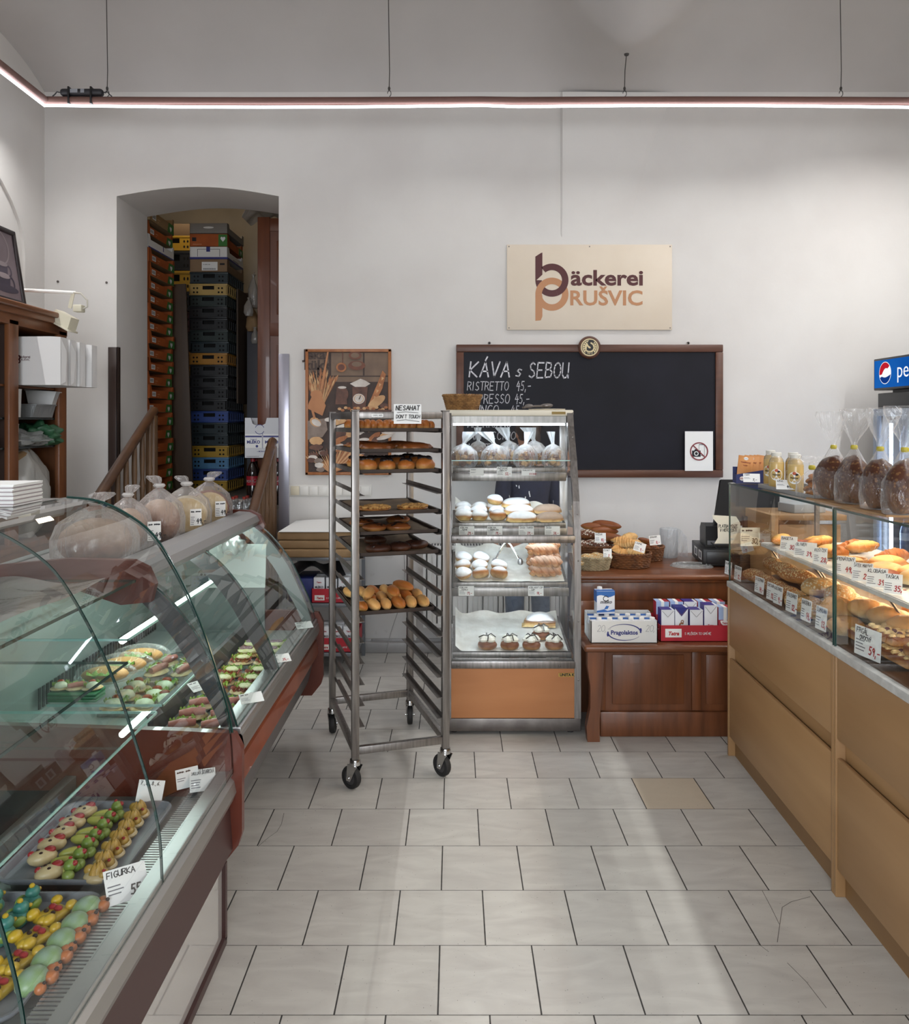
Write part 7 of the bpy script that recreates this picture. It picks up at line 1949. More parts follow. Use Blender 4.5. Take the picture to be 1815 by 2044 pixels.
def sandwich(kind):
 e = bpy.data.objects.new('open_sandwich', None); COL.objects.link(e); e['category'] = 'sandwich'
 slice_(.058, .042, .02).build('bread', BREAD if kind != 'seed' else SEEDED, e)
 L_ = MB(); leaf(L_, (.012, .02, .03), .032, hash(kind) % 97); leaf(L_, (-.02, .018, .028), .024, 5)
 L_.build('lettuce', LETT, e)
 if kind == 'egg':
  MB().ell((0, -.012, .024), (.036, .028, .024), 16, 9, fn=lambda u: 1 + .08 * math.sin(u.x * 7) * math.cos(u.y * 5), flat=-.008).build('egg_mayonnaise', MAYO, e)
  MB().ell((.0, .026, .038), (.02, .009, .013), 12, 7).build('tomato', TOM, e)
 elif kind == 'salami':
  mb = MB()
  for i in range(4): mb.grid(lambda u, v: Vector((-.045 + i * .022 + .026 * u, -.03 + .05 * v, .024 + .008 * math.sin(u * 6 + i) + .006 * math.sin(v * 8 + i))), 8, 6, thick=.003)
  mb.build('salami', SALAMI, e)
  MB().ell((.01, 0, .034), (.032, .02, .01), 14, 7, fn=lambda u: 1 + .2 * math.sin(u.x * 19) * math.sin(u.y * 17)).build('grated_cheese', CHEESE, e)
 elif kind == 'ham':
  MB().tube([(-.045, -.012, .03), (0, -.016, .034), (.045, -.01, .03)], [.012, .015, .012], 10).build('ham_roll', HAM, e)
  MB().ell((.0, .004, .03), (.03, .02, .012), 12, 7).build('mayonnaise', MAYO, e)
  MB().ell((.028, .014, .036), (.011, .011, .006), 10, 6).build('tomato', TOM, e)
 elif kind == 'seed':
  mb = MB().ell((0, 0, .03), (.046, .03, .014), 16, 8, fn=lambda u: 1 + .1 * math.sin(u.x * 13) * math.cos(u.y * 9)); mb.build('cream_filling', CHEESE, e)
  mb = MB()
  for i in range(3): mb.tube([(-.02 + i * .014 + .014 * math.cos(a), .014 * math.sin(a), .044) for a in [R(30 * k) for k in range(12)]], .0025, 5, closed=True)
  mb.build('onion_rings', M('red_onion', '8d6a86', .4), e)
 return Proto(e)
sw = {k: sandwich(k) for k in ('egg', 'salami', 'ham', 'seed')}
STT = M('steel_tray', '9aa3a1', .3, .8)
st = proto(tray_mesh(.24, .36, STT, .015).build('steel_tray', STT), 'tray')
DK = .607
lays = [('front', -1.01, 2.78, 'front steel tray of ham sandwiches nearest the brown cheek'), ('mid', -1.01, 3.17, 'steel tray of salami sandwiches under the sloping glass'), ('back', -1.01, 3.56, 'steel tray of seeded sandwiches below the paper sheet'), ('rear', -1.33, 2.98, 'steel tray of egg sandwiches in the rear row'), ('rear2', -1.33, 3.40, 'steel tray of lettuce sandwiches in the rear row'), ('empty', -1.33, 3.82, 'empty steel tray at the far end of the deli counter')]
for k, x, y, lab in lays: st.put(lab, (x, y, DK), (0, 0, 0), 'steel trays in the far deli counter')
def sput(k, x, y, lab, a=0, z=DK + .004, s=1): sw[k].put(lab, (x, y, z), (0, 0, a), 'open sandwiches in the far deli counter', s)
n = 0
for r in range(3):
 for c in range(2):
  sput('ham', -.955 + c * .115 - .01, 2.84 + r * .11, f'ham and lettuce open sandwich, {RW3[r]} row {("left", "right")[c]} on the tray nearest the cheek', .3)
  sput('salami', -.955 + c * .115 - .01, 3.225 + r * .11, f'salami and cheese open sandwich, {RW3[r]} row {("left", "right")[c]} on the second front tray', -.2)
  sput('seed' if r else 'salami', -.955 + c * .115 - .01, 3.62 + r * .115, f'cream and onion open sandwich, {RW3[r]} row {("left", "right")[c]} on the farthest front tray', .1)
  sput('egg', -1.28 + c * .115 - .01, 3.045 + r * .105, f'egg mayonnaise open sandwich with tomato, {RW3[r]} row {("left", "right")[c]} of the rear row tray', .1)
  if r < 2: sput('ham', -1.28 + c * .115 - .01, 3.47 + r * .12, f'lettuce-heaped long open sandwich, {("front", "back")[r]} row {("left", "right")[c]} of the rear tray', 1.2, s=1.05)
sput('egg', -1.12, 3.1, 'egg mayonnaise open sandwich standing alone beside the dark divider', .4)
o = MB().bar((-1.055, 2.78, .65), (-1.055, 4.18, .65), .02, .09).build('tray_divider', DKG); tag(o, 'long dark divider bar between the two rows of sandwich trays', 'divider')
SZ = .737
bgs = None
def bagged_sandwich():
 e = bpy.data.objects.new('bagged_sandwich', None); COL.objects.link(e); e['category'] = 'sandwich'
 roll_mesh(.085, .075, .06, 0, 0, .8).build('baguette', LIGHTB, e)
 mb = MB(); leaf(mb, (0, -.02, .04), .05, 3); mb.build('lettuce', LETT, e)
 MB().ell((0, 0, .035), (.11, .055, .042), 20, 10, fn=lambda u: 1 + .08 * math.sin(u.x * 8) * math.sin(u.z * 6 + 1), flat=-.034).build('bag_film', CELLO, e, ang=70)
 return Proto(e)
bgs = bagged_sandwich()
for i, (x, y, nm) in enumerate(((-1.30, 2.98, 'nearest'), (-1.28, 3.1, 'middle'), (-1.26, 3.22, 'farthest'))): bgs.put(f'filled baguette in clear film on the low glass shelf, {nm} of three', (x, y, SZ), (0, 0, .15), 'bagged baguettes on the glass shelf')
gb = MB().box((-.085, -.04, 0), (.085, .04, .01), bev=.004)
for k in range(3):
 o = (gb if k == 0 else MB().box((-.085, -.04, 0), (.085, .04, .01), bev=.004)).build('green_tray', M('green_plastic_tray', '1f6b42', .4), loc=(-1.32, 2.80, SZ + .001 + k * .0105)); tag(o, f'small green plastic tray, {("lowest", "middle", "topmost")[k]} of three under the salads', 'tray', 'green salad trays')
for k in range(3): sw['egg' if k != 1 else 'ham'].put(f'small salad canapé on the green tray, {CL3[k]} one of three', (-1.375 + .055 * k, 2.80, SZ + .033), (0, 0, .5), 'canapés on the green tray', .62)
for i, (px, py, Y, rz, lab) in enumerate(((610, 1252, 4.02, .5, 'white slip on the front ledge at the far end of the counter'), (563, 1320, 3.45, .5, 'white slip on the front ledge beside the salami sandwiches'), (505, 1420, 2.95, .5, 'white slip on the front ledge near the brown cheek'), (407, 1340, 2.95, .9, 'white slip hanging over the tray divider'))):
 price_tag('price_slip', lab, .085, .05, '~~ ~~', '35,-' if i % 2 else '', (wx(px, Y), Y, .672 if i < 3 else .72), (-1.1, 0, rz), 3)
def bread_bag2(kind, seed):
 e = bpy.data.objects.new('bagged_loaf', None); COL.objects.link(e); e['category'] = 'bagged bread'
 if kind == 'round':
  MB().ell((0, 0, .075), (.125, .12, .085), 26, 14, flat=-.07).build('loaf', FLOURED, e); rx, ry, h = .14, .135, .18
 elif kind == 'oval':
  MB().ell((0, 0, .085), (.085, .11, .095), 26, 14, flat=-.08).build('loaf', FLOURED, e); rx, ry, h = .098, .125, .20
 else:
  mb = MB(); prof = [(math.cos(R(a)) * .085, .07 + math.sin(R(a)) * .075) for a in range(-35, 216, 15)]
  prof = [(.075, 0)] + prof + [(-.075, 0)]
  mb.prism(prof, .09, 0, T(0, .05, 0) @ FACE); m2 = [(x * .93, .004 + z * .95) for x, z in prof]
  mb.prism(m2, .001, 1, T(.0, -.0405, 0) @ FACE)
  mb.build('loaf', [M('loaf_crust', '8a5a45', .7, col2='76493a', scale=9) if kind == 'half' else bake('floury_ring_crust', '9c8468', 'b39d80', 'd2c5ad', .2, .9), BREAD], e, ang=30); rx, ry, h = .095, .065, .165
 pr = [(.0, -.001), (.9, .0), (1.04, .15 * h), (1.06, .5 * h), (.9, .8 * h), (.5, h), (.14, h * 1.14), (.1, h * 1.2), (.2, h * 1.28), (.26, h * 1.36), (.2, h * 1.4)]
 mb = MB().lathe(pr, 44, wob=lambda a, i: 1 + (.015 if i < 4 else .05) * math.sin(a * 9 + seed) + (.3 * math.sin(a * 4 + seed) if i > 7 else 0) + .03 * math.sin(a * 17 + i), sx=rx, sy=ry)
 for v in mb.bm.verts:
  if v.co.z > h * 1.15: v.co.x += (v.co.z - h * 1.15) * .7 * math.sin(seed)
 mb.build('bag_film', film('bread_bag_film', 'd9d4d2', .12, .7, .15, 16, .25), e, ang=80)
 MB().lathe([(.02, 0), (.026, .008), (.02, .016)], 12, mx=T(0, 0, h * 1.15)).build('knot', film('knot_film', 'e6e4e2', .8, .95), e)
 return Proto(e)
TB = 1.197
for kind, sd, x, y, s, rz, lab in (('round', 1, -1.30, 2.90, 1.0, .3, 'large round loaf in knotted bag nearest on the deli counter top'), ('oval', 2.5, -1.30, 3.19, .92, .2, 'small oval loaf in knotted bag behind the large round one'), ('oval', 4, -1.26, 3.42, 1.0, .5, 'brown oval loaf in knotted bag in the middle of the counter top'), ('ring', 5.2, -1.25, 3.74, 1.12, .25, 'floury ring-marked half loaf in knotted bag on counter top'), ('half', 1.3, -1.24, 4.05, 1.12, .3, 'brown half loaf in knotted bag farthest on the counter top')):
 bread_bag2(kind, sd).put(lab, (x, y, TB), (0, 0, rz), 'bagged loaves on the deli counter', s)
for i, (px, py, Y, lab) in enumerate(((308, 1105, 3.16, 'price card standing before the small oval bagged loaf'), (391, 1066, 3.62, 'price card standing before the floury half loaf'), (440, 1043, 3.98, 'price card standing before the farthest brown half loaf'))):
 price_tag('price_card', lab, .05, .075, '~~ ~~~', '49,-', (wx(px, Y), Y, 1.238), (0, 0, .5), 5, red=False)
heap('bag_of_rolls', 'clear bag of small rolls hanging at the far end of the deli counter', (-1.13, 4.1, 1.03), (.06, .06, .05), film('clear_bags', 'c9cbc9', .5, .9, .1, 9, .4), 12, .15)
RCX, RCY, RCA = 1.405, 4.115, -.02625
rc0 = thing('bread_counter', 'long beech-fronted bread counter with glass case on the right', 'counter', (RCX, RCY, 0), RCA)
def RW(xl, yl, z):
 c, s = math.cos(RCA), math.sin(RCA)
 return Vector((RCX + c * xl - s * yl, RCY + s * xl + c * yl, z))
def RY(px, xl):
 k = px - CX
 return (F * (RCX + xl) - k * RCY) / (k - F * .02625)
STONE = M('white_stone', 'c3c2bf', .4, col2='aeadaa', scale=30)
for k, (a, b) in enumerate(((-1.2, 0), (-2.42, -1.222))):
 u = bpy.data.objects.new('counter_unit', None); COL.objects.link(u); u.parent = rc0
 MB().box((0, a + .002, .568), (.018, b - .018, .864), bev=.002).build('upper_panel', BEECH, u)
 MB().box((.03, a + .002, .49), (.05, b - .018, .58)).build('grip_recess', BEECH, u)
 MB().box((0, a + .002, .10), (.018, b - .018, .50), bev=.004).build('lower_panel', BEECH, u)
 MB().box((.03, a, .0), (.05, b, .10)).build('plinth', wood('beech_plinth', '8d6b45', '7d5d3b', 1, 3, .5, 7), u)
 MB().box((-.004, b - .018, 0), (.7, b, .864), bev=.002).build('side_panel', BEECH, u)
 if k == 0: MB().box((-.004, a - .02, 0), (.05, a, .864), bev=.002).build('side_panel', BEECH, u)
 MB().box((.05, a, .0), (.72, b - .02, .84)).build('carcass', BEECH, u)
MB().box((-.008, -2.42, .864), (.75, .0, .893), bev=.003).build('stone_edge', STONE, rc0)
MB().box((.02, -2.42, .893), (.74, -.01, .899)).faces([(.06, -2.42, .9), (.06, -.02, .9), (.72, -.02, 1.008), (.72, -2.42, 1.008)], [(0, 1, 2, 3)]).faces([(.06, -.02, .9), (.72, -.02, .9), (.72, -.02, 1.008)], [(0, 1, 2)]).build('display_deck', M('deck_brown', '4a3a2e', .5), rc0)
mb = MB()
for a, b in ((-1.2, -.002), (-2.42, -1.21)):
 mb.faces([(.006, a, .893), (.006, b, .893), (.006, b, 1.388), (.006, a, 1.388)], [(0, 1, 2, 3)], 0)
 for y in (a, b - .004): mb.box((.003, y, .893), (.011, y + .004, 1.388), 1)
mb.build('front_glass', [GLASS, GLASSE], rc0, smooth=False)
mb = MB()
for a, b in ((-1.2, -.0), (-2.42, -1.21)):
 mb.faces([(0, a, 1.396), (.42, a, 1.396), (.42, b, 1.396), (0, b, 1.396)], [(0, 1, 2, 3)], 0)
 mb.box((-.001, a, 1.388), (.001, b, 1.396), 1); mb.box((0, b - .002, 1.388), (.42, b, 1.396), 1)
mb.build('top_glass', [GLASS, GLASSE], rc0, smooth=False)
MB().faces([(.006, -.004, .893), (.6, -.004, .893), (.42, -.004, 1.388), (.006, -.004, 1.388)], [(0, 1, 2, 3)]).build('end_glass', GLASS, rc0, smooth=False)
SHZ = 1.10
WSH = M('white_shelf', 'd3d0ca', .35)
mb = MB().box((.15, -2.4, SHZ - .012), (.62, -.06, SHZ), bev=.003).box((.146, -2.4, SHZ - .02), (.152, -.06, SHZ - .004))
mb.build('middle_shelf', WSH, rc0)
mb = MB()
for y in (-.1, -.62, -.66, -1.25, -1.8, -2.3):
 mb.tube([(.17, y, SHZ - .012), (.3, y, .9)], .005, 6); mb.tube([(.6, y, SHZ - .012), (.6, y, .9)], .006, 6)
mb.build('shelf_supports', STEELD, rc0)
WT = emit('warm_tube', 'ffe2b4', 1.0)
MB().box((.40, -2.4, 1.374), (.46, -.04, 1.388)).build('light_rail', STEEL, rc0)
MB().cyl((.425, -2.38, 1.366), (.425, -.06, 1.366), .008, 8).build('light_tube', WT, rc0)
MB().cyl((.40, -2.38, SHZ - .024), (.40, -.1, SHZ - .024), .007, 8).build('light_tube', WT, rc0)
for y in (-2.38, -1.2, -.06): MB().box((.42, y, .893), (.44, y + .02, 1.39)).build('glass_post', STEEL, rc0)
DKZ = .900
def place(pr, xl, yl, z, label, rz=0, grp=None, s=1, tilt=(0, 0)):
 if z < 1.05: z += .17 * max(0, xl - .06); s *= 1.12
 return pr.put(label, RW(xl, yl, z), (tilt[0], tilt[1], RCA + rz), grp, s)
sd = proto(roll_mesh(.085, .07, .06, .06, 0, .7).build('seeded_roll', SEEDED), 'bread roll')
od = proto(bun_mesh(.075, .048, .058, 2).build('oat_roll', SEEDLT), 'bread roll')
nm9 = [('front', 'nearest the end glass'), ('second', 'from the end glass'), ('third', 'from the end glass'), ('fourth', 'from the end glass')]
for i in range(4):
 place(sd, .10, -.12 - .135 * i, DKZ, f'seed-crusted roll, {nm9[i][0]} {nm9[i][1]} in the front row on deck', 1.9, 'seed-crusted rolls')
 place(sd, .24, -.10 - .135 * i, DKZ, f'seed-crusted roll, {nm9[i][0]} {nm9[i][1]} in the rear row on deck', 1.4, 'seed-crusted rolls')
 if i < 3: place(sd, .17, -.16 - .15 * i, DKZ + .05, f'seed-crusted roll lying on top of the pile, {nm9[i][0]} {nm9[i][1]}', 1.6 + .3 * i, 'seed-crusted rolls', 1.05)
for i in range(3):
 place(od, .11, -.63 - .105 * i, DKZ, f'pale oat roll, {CL3[i]} one in the front row beside the seeded rolls', .6, 'oat rolls', .95)
 place(od, .25, -.62 - .115 * i, DKZ, f'pale oat roll, {CL3[i]} one in the rear row beside the seeded rolls', .3, 'oat rolls')
place(od, .18, -.69, DKZ + .05, 'pale oat roll lying on top of the other oat rolls', .2, 'oat rolls', 1.08); place(od, .19, -.84, DKZ + .05, 'pale oat roll on top, beside the ridged round bun', .8, 'oat rolls', 1.05)
rb_ = MB(); f = nz3()
rb_.ell((0, 0, .03), (.06, .06, .042), 40, 14, fn=lambda u: f(u) * (1 + .05 * math.cos(math.atan2(u.y, u.x + .6) * 26)), flat=-.03)
place(proto(rb_.build('ridged_bun', LIGHTB), 'bun'), .12, -.98, DKZ + .03, 'ridged round bun at the front where the two glass panes meet', .4)
kz = proto(bun_mesh(.062, .058, .062, 1).build('kaiser_bun', LIGHTB), 'bun')
sp = [(.1, -1.09, 0, 'front, under the pane joint'), (.33, -1.41, 0, 'rear, well past the pane joint'), (.25, -1.0, 0, 'rear, before the pane joint'), (.26, -1.14, 0, 'rear, at the pane joint'), (.27, -1.28, 0, 'rear, past the pane joint'), (.18, -1.08, .05, 'upper, before the pane joint'), (.19, -1.21, .05, 'upper, at the pane joint'), (.4, -1.05, 0, 'hindmost, before the pane joint'), (.41, -1.2, 0, 'hindmost, at the joint'), (.20, -1.34, .04, 'upper, past the pane joint'), (.36, -1.52, 0, 'rear, farthest past the joint'), (.4, -1.36, 0, 'hindmost, past the joint')]
for x, y, z, lab in sp: place(kz, x, y, DKZ + z, f'smooth pale bun on the deck, {lab}', rnd.uniform(0, 3), 'smooth pale buns', rnd.uniform(.95, 1.1))
bl = proto(roll_mesh(.13, .085, .075, 0, 0, .75).build('long_loaf', FLOURED), 'loaf')
for i in range(4): place(bl, .52, -1.0 - .16 * i, DKZ, f'floury brown loaf at the back of the deck, {ORD[i + 1]} from the pane joint', .5, 'floury loaves'); 
for i in range(3): place(bl, .52, -1.08 - .16 * i, DKZ + .065, f'floury brown loaf on top at the back, {ORD[i + 1]} from the pane joint', .4, 'floury loaves')
fk = proto(parcel(.11, .07, .03).build('folded_pastry', PALEB), 'pastry')
for i in range(3): place(fk, .33 - .01 * i, -1.62 - .15 * i, DKZ, f'pale folded pastry behind the crumble slabs, {ORD[i + 1]} from the pane joint', .5, 'pale folded pastries')
def slab(l, w, h, n):
 mb = MB(); mb.box((-l, -w, 0), (l, w, h), 0, .008)
 for i in range(n):
  s = rnd.uniform(.008, .016)
  mb.ell((rnd.uniform(-l, l) * .93, rnd.uniform(-w, w) * .93, h), (s, s * .9, s * .6), 7, 4, 1)
 for i in range(9): mb.ell((rnd.uniform(-l, l) * .8, rnd.uniform(-w, w) * .8, h + .006), (.009, .009, .007), 8, 5, 2)
 return mb
sl = proto(slab(.13, .085, .032, 150).build('crumble_slab', [BROWNB, M('pale_crumble', 'd9c08c', .8, col2='c9a870', scale=40), M('berry', '5a2a30', .4)]), 'cake')
for i, (x, y, z, lab) in enumerate(((.19, -1.22, .0, 'nearest the pane joint'), (.19, -1.44, .0, 'second'), (.19, -1.66, .0, 'third'), (.20, -1.33, .04, 'upper, lying across two others'), (.2, -1.58, .04, 'upper, towards the picture edge'), (.2, -1.90, 0, 'fourth'))):
 place(sl, x, y - .06, DKZ + z + .001, f'pale crumble cake slab with berries, {lab}', .05, 'crumble cake slabs', .92)
o = MB().box((0, 0, 0), (.06, .3, .03), bev=.003).build('steel_dish', ALU, loc=RW(.05, -2.1, DKZ), rot=(0, 0, RCA)); tag(o, 'bright metal dish edge at the front of the deck by picture edge', 'dish')
cheesy = bake('cheese_topped', 'b9742f', 'd9ae66', 'dcb062', .6, .85); redt = bake('tomato_topped', 'a8572a', 'd0a060', '8e3d22', .55, .8)
bgt = proto(roll_mesh(.10, .06, .042, .05, 7, .6).build('topped_stick', cheesy), 'pastry')
rdp = proto(bun_mesh(.07, .05, .035).build('tomato_pastry', redt), 'pastry')
crs = proto(roll_mesh(.075, .055, .055, .22, 9, .3).build('croissant', GOLD), 'croissant')
flk = proto(parcel(.085, .055, .035).build('flaky_pastry', cheesy), 'pastry')
flp = proto(parcel(.09, .06, .035).build('flaky_pastry', PALEB), 'pastry')
SZ2 = SHZ + .001
PLS = [(bgt, .22, -.13, .0, 'golden topped stick nearest the far end of the shelf', .9), (rdp, .27, -.27, .0, 'tomato-topped pastry behind the first shelf card', .3), (bgt, .36, -.2, .0, 'golden topped stick at the back of the shelf far end', .6), (bgt, .33, -.33, .02, 'golden topped stick lying above the tomato pastry', .7), (crs, .45, -.40, .0, 'curved golden croissant at the back of the shelf', .3), (flk, .32, -.46, .0, 'flaky golden pastry behind the second shelf card', .6), (crs, .30, -.58, .0, 'golden croissant behind the third shelf card', 1.0), (bgt, .42, -.55, .03, 'golden topped stick lying across behind the croissant', .5),
       (flk, .42, -.76, 0, 'flaky golden pastry beside the fluted tart', .4), (crs, .5, -.66, 0, 'dark golden croissant hindmost before the pane joint', .2), (flp, .32, -.93, 0, 'pale flaky pastry just past the pane joint', .5), (rdp, .26, -1.03, 0, 'tomato-topped pastry between the shelf cards past the joint', .2), (flk, .42, -.98, .0, 'flaky golden pastry at the back past the pane joint', .5), (flp, .36, -1.12, .01, 'long pale pastry lying in the middle of the shelf', .6), (flp, .46, -1.22, .0, 'long pale pastry at the back of the shelf middle', .5), (bgt, .34, -1.28, 0, 'golden stick beneath the long pale pastries', .5), (rdp, .28, -1.42, 0, 'tomato-topped bun at the right end of the shelf', .4), (kz, .38, -1.43, 0, 'pale bun on the shelf behind the tomato bun', 0), (flp, .45, -1.5, .0, 'pale pastry at the right end of the shelf', .4), (rdp, .33, -1.6, .0, 'tomato-topped bun at the picture edge on the shelf', .1), (kz, .3, -1.72, 0, 'pale bun at the picture edge on the shelf', .1)]
for q, x, y, z, lab, rz in PLS: place(q, x, y, SZ2 + z, lab, rz, 'pastries on the middle shelf', 1.15)
e = bpy.data.objects.new('fluted_tart', None); COL.objects.link(e); tag(e, 'fluted round tart on the shelf at the pane joint', 'tart'); e.location = RW(.26, -.78, SZ2)
MB().lathe([(0, 0), (.05, 0), (.064, .04), (.058, .04), (.052, .03), (0, .03)], 60, wob=lambda a, i: 1 + .035 * math.cos(a * 20)).build('pastry_shell', LIGHTB, e)
MB().ell((0, 0, .032), (.052, .052, .012), 18, 8, fn=lambda u: 1 + .1 * math.sin(u.x * 9) * math.sin(u.y * 8)).build('filling', cheesy, e)
def rtag(px, xl, z, title, price, lab, w, h, rz=-PI / 2, tilt=0.0, sub=None, pin=0):
 return price_tag('price_card', lab, w, h, title, price, RW(xl, RY(px, xl), z), (tilt, 0, RCA + rz), 4, sub, pin)
fr = [(1453, 'DALAMÁNEK'), (1472, 'ŽITNÁ KOSTKA'), (1515, 'VÍCEZRNNÁ'), (1538, 'OVESNÁ'), (1552, 'KAŠTÁNEK'), (1579, 'CHLEBÁNEK'), (1608, 'KAISERKA'), (1638, 'ŠUMAVAN')]
for i, (px, t) in enumerate(fr): rtag(px, .03, .905, t, ('9,-', '12,-', '14,-', '13,-')[i % 4], f'price card on the deck front edge, {ORD[i + 1]} from the far end', .072 + .012 * (i % 3 == 2), .068 + .003 * i, -PI / 2 + .15, -.08)
rtag(1731, .03, .905, 'FRGÁL', '59,-', 'large price card before the crumble cake slabs', .13, .10, -PI / 2 + .2, -.05, 'OVOCNÝ')
sh = [(1573, 'BAGETA', '30,-', 'first'), (1606, 'OLIVER', '39,-', 'second'), (1636, 'KOŠÍČEK', '28,-', 'third'), (1684, 'ŠPENÁTOVÝ', '49,-', 'fourth'), (1720, 'ŠÁTEK MAKOVÝ', '25,-', 'fifth'), (1749, 'KLOBÁSA', '39,-', 'sixth'), (1781, 'TAŠKA', '35,-', 'seventh')]
for i, (px, t, p, n_) in enumerate(sh): rtag(px, .165, SHZ + .002, t, p, f'price card on the middle shelf edge, {n_} from the far end', (.075, .095, .055, .08, .072, .07, .058)[i], .07, -.65, -.25)
TG = 1.399
tr = MB().box((0, 0, 0), (.22, .62, .004)).box((0, 0, 0), (.004, .62, .02)).box((.216, 0, 0), (.22, .62, .02)).box((0, 0, 0), (.22, .004, .02)).box((0, .616, 0), (.22, .62, .02)).build('steel_tray', ALU, loc=RW(.02, -1.0, TG), rot=(0, 0, RCA)); tag(tr, 'bright metal tray under the juice bottles on the top glass', 'tray')
JU = M('juice', 'c9ab6c', .3, col2='bb9a58', scale=5, coat=.3)
def juice_bottle():
 e = bpy.data.objects.new('juice_bottle', None); COL.objects.link(e); e['category'] = 'bottle'
 r, h = .033, .165
 MB().lathe([(0, 0), (r * .9, 0), (r, .006), (r, h * .72), (r * .85, h * .8), (r * .6, h * .86), (0, h * .86)], 26).build('juice', JU, e)
 MB().lathe([(r * 1.01, h * .7), (r * .88, h * .81), (r * .66, h * .87), (r * .62, h * .9)], 26).build('bottle_neck', film('pet_neck', 'e3dcc9', .2, .6, .05, 5, .4), e)
 MB().lathe([(0, h * .9), (r * .66, h * .9), (r * .66, h * .99), (r * .6, h), (0, h)], 22).build('cap', M('cap_white', 'd5d2c9', .45), e)
 mb = MB()
 def bend(t, k):
  for v in t.bm.verts:
   a = v.co.x / r
   v.co = Vector((math.sin(a) * (r + k + v.co.z), -math.cos(a) * (r + k + v.co.z), v.co.y + h * .4))
  return t
 t = MB(); rad_ = .026
 t.faces([(0, 0, 0)] + [(rad_ * math.cos(R(i * 15)), rad_ * math.sin(R(i * 15)), 0) for i in range(24)], [(0, 1 + i, 1 + (i + 1) % 24) for i in range(24)]); mb.add(bend(t, .0004), 0)
 t = MB().ell((0, .019, 0), (.008, .007, .0004), 10, 4); mb.add(bend(t, .0008), 1)
 t = MB().ell((.009, .014, 0), (.007, .005, .0004), 10, 4); mb.add(bend(t, .0008), 2)
 t = MB().text('Nektar', .011, Matrix(), 0, .02); mb.add(bend(t, .001), 2)
 t = MB().ell((0, -.015, 0), (.006, .004, .0004), 8, 4); mb.add(bend(t, .0008), 3)
 mb.build('label', [PAPER, M('label_orange_red', 'b5502a', .5), INK, JU], e)
 return Proto(e)
jb = juice_bottle()
for i, (x, yy, lab) in enumerate(((.06, RY(1550, .06), 'front left'), (.06, RY(1588, .06), 'front right'), (.14, RY(1560, .14) + .14, 'back left'), (.13, RY(1592, .13) + .05, 'back right'))):
 jb.put(f'pale yellow juice bottle with white cap, {lab} of the four', RW(x, yy, TG + .005), (0, 0, RCA - .35 - .15 * i), 'juice bottles on the top glass')
sb = thing('sachet_box', 'navy display box of orange sugar sachets at the far end of top glass', 'box', RW(.008, -.10, TG), RCA - .12)
sy = .0
mb = MB().prism([(0, 0), (.17, 0), (.17, .075), (0, .045)], .004, mx=FACE); mb.box((0, 0, 0), (.17, .085, .004)); mb.box((0, .081, 0), (.17, .085, .08)); mb.box((0, 0, 0), (.004, .085, .045)); mb.box((.166, 0, 0), (.17, .085, .075))
mb.ell((.03, -.0045, .025), (.014, .001, .011), 12, 6, 1); mb.text('OETKER', .008, T(.03, -.006, .025) @ FACE, 2, .02)
mb.build('display_box', [M('box_navy', '1f2b63', .5), PAPER, REDINK], sb)
SAC = M('sachet_orange', 'c98b4c', .5, col2='bb7a40', scale=12)
def sachet():
 e = bpy.data.objects.new('sugar_sachet', None); COL.objects.link(e); e['category'] = 'sachet'
 MB().box((-.042, -.002, -.0), (.042, .002, .15), bev=.002).build('paper_body', SAC, e)
 mb = MB(); f = T(0, -.0025, 0) @ FACE
 mb.ell((0, .134, .0003), (.013, .009, .0004), 12, 4, 0, mx=f); mb.text('Dr.Oetker', .005, f @ T(0, .134, .001), 2, .01)
 mb.text('Vanilínový', .0135, f @ T(0, .112, .0004), 1, .02); mb.text('cukr', .0135, f @ T(0, .095, .0004), 1, .02)
 for i in range(8): mb.ell((rnd.uniform(-.028, .028), rnd.uniform(.012, .045), .0003), (.006, .004, .0004), 8, 4, 3, mx=f)
 mb.build('print', [PAPER, M('print_brown_red', '8c3a24', .5), BLUEINK, M('print_pale', 'e2c39a', .5)], e, smooth=False)
 return Proto(e)
sa = sachet()
c_, s_ = math.cos(RCA - .12), math.sin(RCA - .12)
for i, (x, y, lab) in enumerate(((.04, .016, 'frontmost'), (.07, .03, 'second'), (.095, .044, 'third'), (.118, .058, 'fourth'), (.135, .071, 'hindmost'))):
 sa.put(f'orange vanilla sugar sachet in the navy box, {lab}', (sb.location.x + c_ * x - s_ * y, sb.location.y + s_ * x + c_ * y, TG + .008), (-.2, .14, RCA - .12 - .05 * i), 'orange sugar sachets', .88)
for px, t, lab in ((1500, 'CUKR 7,-', 'small price card leaning before the navy sachet box'), (1568, 'DŽUS 45,-', 'small price card leaning before the juice bottles')):
 price_tag('price_card', lab, .075, .05, t[:4], t[5:], RW(-.0 + .012, RY(px, .01), TG + .022), (-.7, 0, RCA - .3), 2, red=False)
TIE = M('yellow_tie', 'b5a52a', .5)
def cello_bag(rx, ry, h, neck, top, seed):
 mb = MB().lathe([(.0, -.001), (1.0, 0), (1.07, .2 * h), (1.03, .6 * h), (.6, .9 * h), (.18, neck), (.13, neck + .01), (.2, neck + .025), (.55, neck + (top - neck) * .5), (.85, top * .95), (.8, top)], 48, wob=lambda a, i: 1 + (.02 if i < 5 else .07) * math.sin(a * 7 + seed + i) + .03 * math.sin(a * 19 + i * 2) + (.25 * math.sin(a * 3 + seed) if i > 7 else 0), sx=rx, sy=ry)
 for v in mb.bm.verts:
  if v.co.z > neck + .01: v.co.x += (v.co.z - neck) * .25 * math.sin(seed * 3); v.co.y *= .8
 return mb
